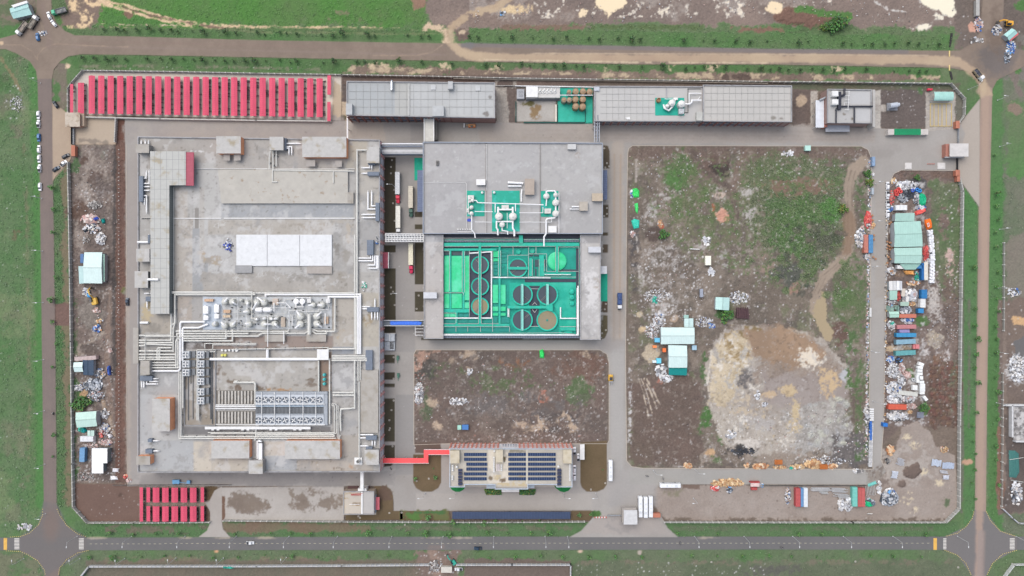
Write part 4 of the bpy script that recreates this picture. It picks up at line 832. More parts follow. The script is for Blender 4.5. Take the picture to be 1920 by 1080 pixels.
for q in((265,408.6,415,410),(420,408.4,665,410),(363,316,409,317),(480,316.2,665,317.2),(365,315.6,500,316.4)):b.box(*q,Z,Z+.5)
b.box(264,409,283,410,Z,Z+.5);b.build('upstand',mWhite,hall)
# slate louvre boxes with white duct mouths on the edges of the roof
for q,ducts in(((260.5,330,268,378),[[(268,334),(274,334),(275,322)],[(268,344),(280,344),(280,320)],[(268,350),(281,350)],[(268,357),(281,357)],[(268,367),(275,367),(275,398)],[(268,373),(271,373),(271,382)]]),
    ((704,380,711,414),[[(704,386),(697,386),(697,360)],[(704,392),(690,392),(690,360)],[(704,402),(680,402)],[(704,408),(680,408)]]),((688,450,700,478),[[(699,479),(699,489),(673,489)],[(695,479),(695,484),(673,484)],[(703,479),(703,497),(691,497)],[(706.5,479),(706.5,503),(692,503)],[(709,479),(709,503)]]),
    ((689,322,710.5,329),[[(689,325),(680,325)]]),((690,304.5,703,309),[[(693,310),(693,314.5),(680,314.5)],[(697,310),(697,316)]]),((530,259,536.5,281),[[(536.5,269),(562,269)],[(536.5,275),(547,275),(547,288)],[(536.5,278),(542,278),(542,288)]]),
    ((262,705,285,714),[[(285,710),(294,710)],[(275,715),(275,720),(294,720)],[(266,715),(266,725)],[(270,715),(270,725)],[(280,715),(294,715)]]),((688,576,710,584.5),[[(703,576),(703,562)],[(689,579),(681,579)],[(694,575),(681,575)],[(697,585),(697,597)],[(703,585),(703,597)],[(708,585),(708,597)]]),
    ((277,823,284.5,829),[[(284.5,826.5),(296,826.5)]]),((272.5,842.5,285,850),[[(285,845.5),(296,845.5)]]),((686,817,706,825),[[(700,815),(675,815)],[(687,821),(675,821)],[(698,826),(698,834)],[(703,826),(703,834)]]),((686,837.5,698,842),[[(692,838),(688,836),(675,836)]]),
    ((277,440,281,456),[[(279,456),(279,442)]]),((273,556,282,565),[[(271,550),(280,550)],[(276,560),(276,576)]])):
 t=thing('duct_box','slate grey roof box with white duct mouths near (%d, %d) of the hall roof'%(q[0],q[1]),'duct box',(q[0]+q[2])/2,(q[1]+q[3])/2,Z,group=None)
 part(t,'louvre_box',mBlue,lambda b:b.box(*q,Z,Z+2.4))
 for d in ducts:part(t,'duct',mDuct,lambda b:(b.tube(d,Z+1.2,1.35,10),b.tube([d[-1],tuple(np.array(d[-1])+3*(np.array(d[-1])-np.array(d[-2]))/np.linalg.norm(np.array(d[-1])-np.array(d[-2])))],Z+1.2,.6,8)))
 DUCTS.append((t,q))if 'DUCTS' in globals()else globals().__setitem__('DUCTS',[(t,q)])
_where=['tall grey box with six ducts on the west edge of the hall roof','grey box with two upright bent ducts on the east edge above the lattice bridge','grey box whose five ducts bend left above the red entrance canopy','long narrow grey box with one duct mouth under the north east stair house','small grey box with one bent duct tucked below the north east stair house','grey box beside the north stair house with one long and two bent ducts','wide grey box with short ducts below the pipe bundle on the west edge','cross shaped grey box with ducts on three sides beside the blue bridge end','small grey box with one duct above its twin near the south west corner','small grey box with one duct directly above the south west stair house','grey box with four duct stubs above the south east stair house','small grey box with a bent duct touching the south east stair house','slim grey box with one upright duct on the west edge over a white pipe','grey box with two duct pieces beside the lower end of the long plant room']
for(t,q),w_ in zip(DUCTS,_where):t['label']=w_
for x0,y0,x1,lab in((258,454,282,'white horizontal duct end crossing the west parapet above the upper square stair house'),(277,524,297,'white horizontal duct sticking out of the lower square stair house onto the plant room'),(263,605,278,'white round tank lying on the roof left of the pipe racks')):
 single('roof_duct',lab,'duct',mDuct,lambda b:b.tube([(x0,y0),(x1,y0)],Z+1.4 if x0!=277 else Z+5.8,2.2,12))
for x in(265,272.5,278.5):single('vent_pipe','short white vent pipe in the row of three above the north west stair house','vent',mDuct,lambda b:(b.tube([(x,270),(x,265)],Z+1,1.3,10),b.tube([(x,265),(x,262.5)],Z+1,.7,8)),'three vents at the north west corner')
# ---------------------------------------------------------------- pipe runs on the roof: each run one thing
PZ=Z+1.6
RUNS=[('upper pipe run looping along the top of the chiller yard',[[(328,590),(328,552.5),(479,552.5)],[(321,637),(321,549.5),(479,549.5)],[(319,549),(319,547.5),(472,547.5),(472,597),(484,597)],[(480,549.5),(664,549.5)]],1.05),
  ('thick white twin pipes turning from the chiller yard down the right side',[[(498,556),(498,552),(675.5,552),(675.5,664)],[(616,560),(616,556.5),(671.5,556.5),(671.5,664)]],1.35),
  ('pipes dropping left of the chiller yard into the west bundle',[[(328,590),(328,605),(320.5,611),(320.5,640)],[(328,606),(325,616),(325,660)],[(332,640),(332,636),(336,634),(338,634)],[(330,690),(330,640),(333,634),(338,634)],[(334,690),(334,640)]],1.1),
  ('pair of pipes curving from the chiller yard down past the fan units',[[(384,603.5),(340,603.5),(338,606),(338,692),(334,695.5),(281,695.5)],[(390,608),(372,614.5),(344,614.5),(342.5,617),(342.5,676)]],1.3),
  ('bundle of parallel pipes entering the hall from its west edge',[[(261,629),(322,629)],[(261,638),(322,638)],[(261,642.5),(324,642.5)],[(261,648),(270,648),(273,645),(324,647)],[(261,658),(326,658)],[(261,664.5),(330,664.5)],[(261,670),(328,670)],[(261,674),(328,674)],[(295,673),(295,655),(297,652),(322,652)],[(299,673),(299,657),(301,654)]],1.15),
  ('lower bundle of pipes beside the grey stair house on the west edge',[[(280,680),(328,680)],[(280,684.8),(331,684.8),(334,682),(334,650)],[(280,689.5),(336,689.5)]],1.05),
  ('band of five cream pipes between the chillers and the fan units',[[(330,621),(489,621)],[(332,630),(332,626),(336,625.5),(466,625.5)],[(338,630.3),(484,630.3),(490,625)],[(344,634.5),(424,634.5),(424,617)],[(344,639),(436,639),(436,617)]],1.15),
  ('cream pipes running right along the foot of the chiller yard',[[(479,621.5),(540,621.5),(541,618)],[(479,631),(484,630),(492,625),(572,625),(578,621)],[(585,617),(596,621),(612,621),(612,625.5),(592,625.5),(585,620)],[(612,621.5),(627,621.5),(628,620),(628,559)]],1.1),
  ('long twin white ducts running north to south near the right edge of the roof',[[(688,281.5),(669.5,281.5),(669.5,560)],[(665.5,440),(665.5,654),(614,654)],[(668,560),(668,664)],[(665,676),(665,765),(639,767),(638,782),(639,808)],[(663,736),(624,736)],[(664,741),(624,741)]],1.2),
  ('white flat duct with two small drops along the north roof slab',[[(512,282),(512,319),(664,321)],[(511,319),(511,341),(520,341)],[(625,321),(625,343)],[(507,283),(505,296),(505,316)],[(518,283),(518,312)]],.85),
  ('blue grey pipe pair running down the right edge of the hall',[[(671.5,676),(671.5,714)],[(675.5,676),(675.5,712)],[(673.5,716),(673.5,858)]],.9),
  ('four parallel white pipes running into the slate box on the right edge',[[(622,667),(688,667)],[(622,670),(688,670)],[(622,673),(688,673)],[(622,676),(688,676)]],.95),
  ('thin white pipe pair leaving the fan bank and turning down to the south',[[(622,757.5),(629,757.5),(631,760),(631,812),(628,813),(395,813)],[(622,761),(627,761),(627,811),(390,811)],[(634,760),(634,823)],[(638,815),(636,824)]],.7),
  ('long pipes framing the fan yard on its left and along the south',[[(336,692),(336,822),(630,822)],[(339.5,697),(339.5,818.5),(628,818.5)],[(343,700),(343,765)],[(480,815.5),(626,815.5),(627,818)],[(478,826),(480,812),(480,799)]],.95),
  ('bent white pipe on the bare floor left of the ribbed platforms',[[(438,717),(476,717),(478.5,719),(478.5,759)],[(439,715),(446,715)]],1.25),
  ('thin pipe ladder between the two columns of fan units',[[(405,656),(370,656),(368.5,658),(368.5,788)],[(404,659.5),(374,659.5),(372.5,661),(372.5,788)],[(370.5,662),(370.5,788)]],.6),
  ('long white beam crossing above the bare floor to the white roof',[[(394,673.4),(596,673.4)],[(501.5,655),(501.5,673)]],1.9),
  ('slim pipes under the chiller yard leading to the white roof',[[(384,653),(384,644),(480,644)],[(399,654),(399,646.5),(480,646.5)],[(434,655),(616,651.5)]],.65),
  ('thin drain pipe with two valves beside the dosing tanks',[[(597.5,676),(597.5,735)],[(618,672),(618,795)]],1.1)]
for lab,lines,r in RUNS:
 t=thing('pipe_run',lab,'pipes',lines[0][0][0],lines[0][0][1],Z)
 for i,L in enumerate(lines):part(t,'pipe',mPipe if r<1.3 else mDuct,lambda b:b.tube(L,PZ+.12*(i%4),r*1.38,8))
 b=MB()
 for L in lines:
  for(ax,ay),(bx,by)in zip(L,L[1:]):
   d=math.hypot(bx-ax,by-ay)
   for k in range(int(d//18)):
    u=(k+.5)*18/d;x,y=ax+(bx-ax)*u,ay+(by-ay)*u;b.obox(x,y,1.1,4.2,math.atan2(by-ay,bx-ax),Z,PZ-r*.3+.02,ref=PZ)
 if b.v:setprops(b.build('support',M((148,150,150)),t),kind='stuff')
single('pipe_bridge','grey white pipe trestle cutting straight across the pipe bundles on the west side','pipe',mPipe,lambda b:(b.tube([(272,631),(272,674)],PZ+1.4,.7),b.tube([(272,631),(336,631)],PZ+1.4,.6)))
single('plant_roof','square white flat roof standing right of the bare floor, above the dosing tanks','roof',mWhite,lambda b:(b.box(594.5,655,616,675,Z+3,Z+3.3,bottom=True),[b.box(x,y,x+.6,y+.6,Z,Z+3,ref=Z+3)for x in(595.5,614.5)for y in(656,673.5)]))
single('cable_tray','long flat white cable tray south of the fan bank','cable tray',mWhite,lambda b:(b.box(384,800,582,805,Z+2.2,Z+2.5,bottom=True),[b.box(x,805,x+5,807,Z+2,Z+2.4)for x in(396,406,452,462,505,515,550,560)],[b.box(x,801,x+.8,804,Z,Z+2.2)for x in range(388,580,24)]))
single('pipe_bend','wide white duct bending down between the two south stair houses','duct',mDuct,lambda b:(b.box(484.5,829,491,864,Z+1.2,Z+2.6),b.prism([(484,825),(487,825),(491,829),(491,831),(484.5,831)],Z+1.2,Z+2.6),b.box(481,826,483.5,864,Z,Z+.9)))
single('exhaust_stack','black mouthed round stack on a white base near the south east corner','stack',mWhite,lambda b:(b.box(664.5,858,679,871,Z,Z+1),b.cyl(671,866,3.4,Z+1,Z+4,16,top=False)))
for(x,y)in((607.7,703),(607.7,711.5),(607.7,720)):pass
pt=None
for i,(x,y,s)in enumerate(((607.7,703,'top'),(607.7,711.5,'middle'),(607.7,720,'bottom'))):
 t=thing('dosing_tank','small turquoise dosing tank, %s one of the column right of the bare floor'%s,'tank',x,y,Z,group='turquoise dosing tanks')
 part(t,'tank_body',M((84,186,186),.4),lambda b:(b.cyl(x,y,2.9,Z,Z+1.9),b.dome(x,y,2.9,Z+1.9,.4)));part(t,'lid',mTeal,lambda b:b.cyl(x+.6,y,.9,Z+2.2,Z+2.5,8))
for i in range(5):single('drum','small white drum in the row beside the fan units','drum',mWhite,lambda b:b.cyl(416+i*6.8,656.5+(i%2)*.8,2+(i>3),Z,Z+1.5),'white drums by the fan units')
for x in(416,421.5):single('drum','yellow drum below the white drums beside the fan units','drum',M((226,220,120)),lambda b:b.cyl(x,666,2.4,Z,Z+1.6),'yellow drums')
# ---------------------------------------------------------------- chiller yard
single('equipment_platform','raised pale steel deck carrying the chillers and vessels','platform',M((196,200,203),.7,var=.08,stain=(.3,.5,.7,(166,166,162))),lambda b:(b.prism([(380,556),(622,557),(622,617),(380,619)],Z,Z+.5),))
single('equipment_platform','blue grey painted steel deck under the two chillers at the left end','platform',M((186,196,207),.6),lambda b:b.box(381.5,557,416,618,Z+.5,Z+.62))
VESS=[(421,566,5.6,-.9,2.2),(435,566,5.6,.55,2.6),(452,563,3,0,0),(464,567,5,1.57,1.8),(463.5,584.5,4.8,3.1,2),(481.5,567,6,2.1,3.5),(495,567,6.4,-2.5,3.4),(402,608,5,-1.5,1.2),(421,611,5.7,-2.3,2.2),(436,609,5.7,-.8,2),(467,608,5.6,3.3,1.8),(495,608,6,0,3.2),(515,607,6,.75,2.2),(587,572,5,3.1,2.4),(604,572,5.6,3.1,2),(563.5,593.5,6.6,-2.2,2.6),(563,608,6.8,2.5,2.4),(594,593,6.8,-.75,2.4),(594,607,6.6,.6,2.4),(480,598.5,3,0,2),(497,597,3.6,3.1,1.6),(507.5,597.5,3.8,.1,2),(519,597,3.6,2.9,2)]
for i,(x,y,r,a,ln)in enumerate(VESS):
 t=thing('pressure_vessel','cream domed vessel with a slanting outlet pipe in the chiller yard','vessel',x,y,Z,group='cream vessels of the chiller yard')
 part(t,'vessel_body',M((206,206,198),.5,var=.06),lambda b:(b.cyl(x,y,r,Z+.5,Z+3.2,20,ref=Z+3.2),b.dome(x,y,r,Z+3.2,1.1,20,5)))
 if ln:part(t,'outlet_pipe',mDuct,lambda b:b.tube([(x,y,Z+3.9),(x+math.cos(a)*r*.6,y+math.sin(a)*r*.6,Z+4.4),(x+math.cos(a)*r*(ln*.72),y+math.sin(a)*r*(ln*.72),Z+2.6)],Z+4,1.5,10))
 part(t,'manhole',mDark if i%3==0 else mPipe,lambda b:b.cyl(x+r*.45,y-r*.4,.8,Z+3.4,Z+4.1,8))
for x0,y0,x1,y1,lab in((381,574,390,588,'left upper'),(381.5,592,390,600,'left lower'),(401.5,571,410,586,'right upper'),(402,589,410,597,'right lower')):single('chiller','white boxy chiller on the blue deck, %s of the four'%lab,'chiller',mDuct,lambda b:(b.box(x0,y0,x1,y1,Z+.6,Z+2.8),b.tube([((x0+x1)/2,y0-1.5),((x0+x1)/2,y0)],Z+1.6,2.2),b.cyl(x0+2.5,y0+4,1.1,Z+2.8,Z+3.1),b.cyl(x1-2.5,y1-4,1.1,Z+2.8,Z+3.1)))
for x0,y0,x1,y1,c,lab in((383,560.5,399,565.5,(214,180,150),'top left of the yard'),(418,581,431,587,(214,182,152),'between the vessels'),(418,591,431,595.5,(222,200,172),'under its twin between the vessels'),(527,595,534,613,(210,196,180),'standing upright near the yard middle'),(608,594,615,607,(216,190,165),'at the right end of the yard'),(511,560,521,572,(214,198,184),'beside the black fan mouth')):single('control_cabinet','tan lidded cabinet in the chiller yard, %s'%lab,'cabinet',M(c,.6),lambda b:(b.box(x0,y0,x1,y1,Z+.5,Z+2.4),[b.box(x0+k*(x1-x0)/4+.4,y0+.6,x0+k*(x1-x0)/4+.9,y1-.6,Z+2.4,Z+2.6)for k in range(4)]))
for x,y,w,h,lab in((555,565,9,12,'left'),(566.5,565,9,12,'right')):single('heat_exchanger','white octagonal heat exchanger, %s of the upper pair'%lab,'heat exchanger',mDuct,lambda b:(b.cyl(x,y,5.4,Z+.5,Z+3,8),b.cyl(x,y-6.5,1.6,Z+1,Z+2.6,8),b.cyl(x,y+6.5,1.6,Z+1,Z+2.6,8),b.cyl(x,y,2,Z+3,Z+3.4,8)))
for x0,x1,lab in((481,492,'left'),(495,509,'right')):single('heat_exchanger','white horizontal heat exchanger with capped ends, %s one in mid yard'%lab,'heat exchanger',mDuct,lambda b:(b.tube([(x0,581),(x1,581)],Z+2,5,12),b.tube([(x0-2,581),(x1+2,581)],Z+2,3,12),b.box(x0+1,578,x1-1,584,Z+.4,Z+1)))
for x,y,lab in((579.5,564,'beside the octagonal pair'),(615,564,'at the top right corner of the yard')):single('air_filter','white ribbed filter box %s'%lab,'filter',mWhite,lambda b:(b.box(x-3.6,y-4,x+3.6,y+4,Z+.5,Z+3.2),[b.box(x-3.2,y-3.4+k*1.8,x+3.2,y-2.8+k*1.8,Z+3.2,Z+3.4)for k in range(4)]))
single('header_vessel','thick cream upright header lying between the four right hand vessels','vessel',mPipe,lambda b:(b.tube([(580,588),(580,627)],Z+3.4,3.4,14),[b.tube([(580-3.6,593+k*8),(580+3.6,593+k*8)],Z+3.5,.6)for k in range(4)]))
single('blower','black round blower mouth beside the tan cabinet in the chiller yard','blower',mDark,lambda b:(b.cyl(507,568,2.2,Z+.5,Z+2.6),b.ring(507,568,2.2,2.7,Z+.5,Z+2.4,16)))
single('small_pipework','tangle of thin frames, valves and small pipes between the vessels of the chiller yard','pipework',mPipe,lambda b:([b.tube([(x,y),(x,y+random.uniform(4,14))],Z+random.uniform(1,3),.35,5)for x,y in((random.uniform(418,618),random.uniform(558,604))for _ in range(90))],[b.tube([(x,y),(x+random.uniform(5,22),y)],Z+random.uniform(1,3),.35,5)for x,y in((random.uniform(416,600),random.uniform(558,615))for _ in range(70))],[b.box(x,y,x+1.6,y+1.3,Z+.5,Z+2)for x,y in((random.uniform(418,616),random.uniform(560,612))for _ in range(60))]))
single('pump_row','scatter of small dark pumps standing on the chiller deck','pumps',mDark,lambda b:[(b.box(x,y,x+random.uniform(1.5,3.5),y+1.5,Z+.5,Z+1.5))for x,y in[(random.uniform(418,616),random.uniform(560,614))for _ in range(46)]])
single('steel_gantry','white pipe gantry framing the right half of the chiller yard','gantry',mWhite,lambda b:(b.tube([(542,580),(542,617)],Z+4,.6),b.tube([(542,582),(566,582),(566,584),(597,584),(597,580),(616,580)],Z+4,.45),b.tube([(446,557),(446,620)],Z+3.5,.5),b.tube([(462,558),(462,618)],Z+3.5,.4),b.tube([(502,592),(502,650)],Z+3.4,.9),b.tube([(532,620),(532,645)],Z+3.4,.9),b.tube([(505,577),(545,577)],Z+3.4,.4),b.tube([(480,592.5),(548,592.5)],Z+3.4,.4),b.tube([(519,568),(536,568),(545,577)],Z+3.6,1),b.tube([(514,568),(514,584)],Z+3.4,1.2),b.tube([(548,593),(548,610)],Z+3.2,1),b.tube([(610,587),(610,610)],Z+3.2,1),b.tube([(554,558),(583,558)],Z+3,1),b.tube([(553,575.5),(570,575.5)],Z+2.6,.9)))
# ---------------------------------------------------------------- fan units
def fan_proto(px_w,name='fan_unit'):
 w=px_w*S*(CH-Z)/CH;h=2.6;t=bpy.data.objects.new(name,None);COL.objects.link(t)
 b=MB(False);b.box(-w/2,-w/2,w/2,w/2,0,h);b.build('casing',mFan,t)
 b=MB(False);b.cyl(0,0,w*.42,h,h+.02,24);b.build('fan_opening',M((112,118,126),.6),t)
 b=MB(False);b.ring(0,0,w*.40,w*.45,h,h+.35,24);b.build('shroud',mFan,t)
 b=MB(False)
 for k in range(4):
  a=k*math.pi/2
  c,s_=math.cos(a),math.sin(a);b.add([(c*r-s_*q,s_*r+c*q,h+zz)for r,q,zz in((.1,-.09,.15),(w*.39,-w*.13,.12),(w*.39,w*.08,.28),(.1,.16,.2))],[(0,1,2,3)])
 b.cyl(0,0,w*.08,h+.05,h+.34,10);b.build('blade',mWhite,t);return t
fa=Proto(setprops(fan_proto(13.2),'square fan unit','fan unit'))
for i,y in enumerate((664.5,681.5,697.5)):fa.put(352.5,y,Z,random.random(),'square white fan unit in the shorter left column, %s'%('top','middle','bottom')[i],'fan units in two columns');bpy.data.objects[-1]
for i,y in enumerate((664.5,681.5,697.5,714,733.5,750)):fa.put(380.2,y,Z,0,'square white fan unit number %d from the top of the longer right column'%(i+1),'fan units in two columns')
for o in list(bpy.data.objects):
 if o.get('group')=='fan units in two columns':o.rotation_euler=(0,0,0)
single('coil_rack','grey finned coil boxes between and beside the two fan unit columns','coil rack',M((128,132,136),.6,stripe=(1,.6,.4)),lambda b:([b.box(386.8,y-6,391.5,y+6.5,Z,Z+2.3)for y in(664.5,681.5,697.5,714,733.5,750)],[b.box(359.3,y-6,366,y+6,Z,Z+1)for y in(664.5,681.5,697.5)],b.box(361,700,361.8,786,Z,Z+.5),b.box(352,706,353,788,Z,Z+.6),b.box(357,706,357.7,720,Z,Z+.5),b.box(397,662,397.8,795,Z,Z+.8),b.box(394,665,394.7,786,Z,Z+1)))
bank=thing('fan_bank','long blue grey fan bank with two rows of spinning fans under white frames','fan bank',546,767,Z)
part(bank,'frame',M((164,170,176),.6,var=.12),lambda b:(b.box(479,734.5,614,739,Z,Z+2.6),b.box(607,739,614,797,Z,Z+2.2),b.box(479,758,607,759,Z,Z+2.6),b.box(479,776,607,778,Z,Z+2.6)))
part(bank,'coil',M((110,114,118),.5,stripe=(0,2.0,.6)),lambda b:b.box(479,764,608,776,Z,Z+1.2));part(bank,'gutter',M((170,186,200),.4),lambda b:(b.box(479,759,611,763,Z,Z+1.6),b.box(479,760.5,611,761.6,Z+1.6,Z+1.9)))
part(bank,'casing',M((196,202,208),.45),lambda b:(b.box(479.5,739.5,607,757.5,Z,Z+2.5),b.box(479.5,778.5,607,796,Z,Z+2.5)))
fx=[484.5,497.5,509.5,522.5,535,550.5,562.8,575,587,599.5]
_fr=[]
for row,y in(('upper',749.5),('lower',788)):
 for i,x in enumerate(fx):
  c=Wp(x,y,Z+2.5);k=S*(CH-Z)/CH
  b=MB(False);b.cyl(0,0,5.0*k,0,.03,20);b.ring(0,0,4.8*k,5.6*k,0,.3,20);o=b.build('fan_opening',M((108,116,126),.6),bank);o.location=Vector(c)-bank.location
  b=MB(False)
  for q in range(4):
   a=q*math.pi/2+i*.5;cc,s_=math.cos(a),math.sin(a);b.add([(cc*r-s_*p,s_*r+cc*p,z_)for r,p,z_ in((.1,-.12,.1),(4.7*k,-.32,.1),(4.7*k,.28,.24),(.1,.16,.16))],[(0,1,2,3)])
  d=b.build('blade',mWhite,o)
part(bank,'white_rail',mWhite,lambda b:([b.box(x-.5,735,x+.5,797,Z+2.9,Z+3.1)for x in(490.5,514.5,543,568,592)],b.box(479,757.2,609,758.4,Z+2.6,Z+3),b.box(479,796,609,797.4,Z+1,Z+2.8),b.box(404,760.5,480,763,Z+1.2,Z+1.8),b.box(404,765,480,767,Z+1.2,Z+1.8)))
for y0,y1,lab in((733,757,'upper'),(772,794,'lower')):
 t=thing('ribbed_base','empty ribbed concrete base left of the fan bank, %s one'%lab,'base',440,(y0+y1)/2,Z)
 part(t,'floor',M((130,126,120),.9),lambda b:b.box(405,y0-1,479,y1+1,Z,Z+.15));part(t,'rib',M((194,190,182),.9,stain=(.4,.5,.7,(168,160,148))),lambda b:[b.box(409+k*6.1,y0,412+k*6.1,y1,Z+.15,Z+.9)for k in range(11)])
 part(t,'edge_beam',mWhite,lambda b:b.box(404,y1+1,480,y1+2.4,Z,Z+.6))
single('tarp_heap','heap of blue and white sheeting left of the white roof cover','heap',paintmat(),lambda b:[(setattr(b,'col',lin(random.choice([(60,90,190),(225,228,232),(180,182,190),(40,60,140),(90,92,98)]))),b.obox(428+random.gauss(0,3),460+random.gauss(0,5),random.uniform(2,5),random.uniform(1,3),random.random()*3,Z,Z+random.uniform(.3,1)))for _ in range(60)])
single('sheet_heap','small heap of white and green sheeting right of the twin ducts','heap',paintmat(),lambda b:[(setattr(b,'col',lin(random.choice([(235,236,234),(225,226,226),(70,190,160)]))),b.obox(684+random.gauss(0,2.6),534+random.gauss(0,4),random.uniform(2,4),random.uniform(1,2),random.random()*3,Z,Z+random.uniform(.3,.8)))for _ in range(26)])
single('sheet_heap','bundle of white bags with a blue drum by the lattice bridge','heap',paintmat(),lambda b:[(setattr(b,'col',lin((235,236,238)if k<20 else(70,120,190))),b.obox(707+random.gauss(0,1),443+k*.6,random.uniform(2,3),1.6,random.random(),Z,Z+1))for k in range(24)])
# ---------------------------------------------------------------- central treatment building
CB=thing('treatment_works','U shaped grey building around an open court of green water tanks','factory',960,450,0)
ZC,ZW,ZF=13.0,11.5,9.0
part(CB,'wall',mWall,lambda b:(b.prism([(793,266),(1130,268),(1130,438),(793,438)],0,ZC,top=False),b.prism([(795,440),(831,440),(831,635),(795,635)],0,ZW,top=False),b.prism([(1088,440),(1126,440),(1126,637),(1088,637)],0,ZW,top=False)))
sheet('roof',[(793.5,266.5),(1129.5,268.5),(1129.5,437.5),(793.5,437.5)],ZC,parent=CB);sheet('roof',[(795.5,440),(830.5,440),(830.5,634.5),(795.5,634.5)],ZW,parent=CB);sheet('roof',[(1088.5,440),(1125.5,440),(1125.5,636.5),(1088.5,636.5)],ZW,parent=CB)
b=MB();ringprism(b,[(792.6,265.6),(1130.4,267.6),(1130.4,438.4),(792.6,438.4)],1.6,ZC-.3,ZC+1);b.build('parapet',M((158,164,174),.7),CB)
for q in([(794.6,440),(831.3,440),(831.3,635.4),(794.6,635.4)],[(1087.6,440),(1126.4,440),(1126.4,637.4),(1087.6,637.4)]):
 b=MB();ringprism(b,q,1.4,ZW-.3,ZW+.7);b.build('parapet',mPara,CB)
part(CB,'joint_strip',M((146,143,140)),lambda b:(b.box(910.3,268,913,437,ZC,ZC+.35),b.box(1012,269,1014,437,ZC,ZC+.35)))
part(CB,'floor',M((40,150,134),.8,var=.16,scale=.3,stain=(.12,.45,.7,(48,180,158))),lambda b:b.box(831,446,1088,632,0,ZF))
part(CB,'shaft_floor',M((70,74,84),.8),lambda b:b.box(831,440,1086,448,0,ZF+.1));part(CB,'bright_floor',M((34,172,148),.7,stain=(.15,.45,.7,(70,196,170))),lambda b:(b.prism([(955,530),(1086,530),(1086,628),(1048,628),(1048,590),(1040,575),(955,575)],ZF,ZF+.08)))
part(CB,'dark_floor',M((70,76,88),.8),lambda b:(b.box(992,536,1012,574,ZF+.1,ZF+.16),b.box(995,578,1010,612,ZF+.1,ZF+.16),b.box(984,523,1085,529,ZF+.1,ZF+.2),b.box(880,470,922,596,ZF,ZF+.12),b.box(1080,466,1086,626,ZF,ZF+.1)))
part(CB,'walkway',mGrn,lambda b:(b.box(832,455.5,1086,461.5,ZF+1.6,ZF+1.85,bottom=True),b.box(832,466,931,470,ZF+1.4,ZF+1.6,bottom=True),b.box(897.6,455,902,607,ZF+1.9,ZF+2.1,bottom=True),b.box(935,456,938.5,607,ZF+1.3,ZF+1.5,bottom=True),b.box(843,470,846,579,ZF+1.1,ZF+1.3,bottom=True),b.box(867,470,871,580,ZF+1.1,ZF+1.3,bottom=True),
 b.box(832,579,880,586,ZF+1.0,ZF+1.2,bottom=True),b.box(854,586,858,608,ZF+1.0,ZF+1.2,bottom=True),b.box(832,607,955,612,ZF+1.5,ZF+1.7,bottom=True),b.box(973,441,980.5,457,ZF+1.9,ZF+2.1,bottom=True),b.box(1042.3,461,1046.5,512,ZF+1.9,ZF+2.1,bottom=True),b.box(950,500.4,992,505.5,ZF+1.9,ZF+2.1,bottom=True),b.box(992,484,998,518,ZF+1.4,ZF+1.6,bottom=True),b.box(1011,478,1020,518,ZF+1.2,ZF+1.4,bottom=True),b.box(1011,511,1071,516,ZF+1.4,ZF+1.6,bottom=True),b.box(952,573.5,1026,578.5,ZF+1.9,ZF+2.1,bottom=True),b.prism([(1024,572),(1036,569),(1037,582),(1032,584),(1023,578)],ZF+1.9,ZF+2.15)))
each(CB,'basin_cover',mBrt,((833,480,842.5,547.5),(846.5,480,866,547.5),(871,480,880,553),(833,551,842.5,578),(846.5,551,866,578),(869.5,553,879.5,563),(869.5,567,879.5,578),(832,588,843,594),(844,588,854,594),(925,471,934.5,482),(925,484.5,934.5,490),(924,534,934,568),(938.5,534,948,570),(924,575,934,583),(938.5,575,948,583),(924,587,934,592),(938.5,587,948,592)),ZF+.1,ZF+.9)
each(CB,'basin',mTeal,((832,600,854,606),(859,600,877,606),(878,600,897,606),(902.5,601,923,606),(924,595,933,606),(938,595,955,606),(832,613,854,622),(856,613,876,622),(878,613,900,622),(902,613,923,622),(924,613,955,622),(859,588,868,594),(869,588,879,594),(939,472,950,476),(939,478,950,483),(939,486,950,494),(925,491,934.5,495),(925,499,934.5,503),(925,505,934.5,509),(925,513,934.5,516),(939,499,946,502),(939,513,950,517),(952,472,963,477),(970,468,976,475)),ZF+.05,ZF+.5)
each(CB,'dark_pit',M((66,84,92),.5),((833,471.5,842,478),(846.5,471.5,866,478.5),(871,471.5,897,478),(832,463,897,465.5),(902,463,920,465.5),(939,463,990,465),(992,477.5,999,480.5),(1001,477.5,1010,480.5),(993,487,997,499),(1003,487,1010,500),(1003,504,1006,517),(993,506,997,517),(1021,487,1023.5,500),(1050,505,1084,509)),ZF+.1,ZF+.3)
def rails(b,L,z):[b.tube(q,z,.4,5)for q in L]
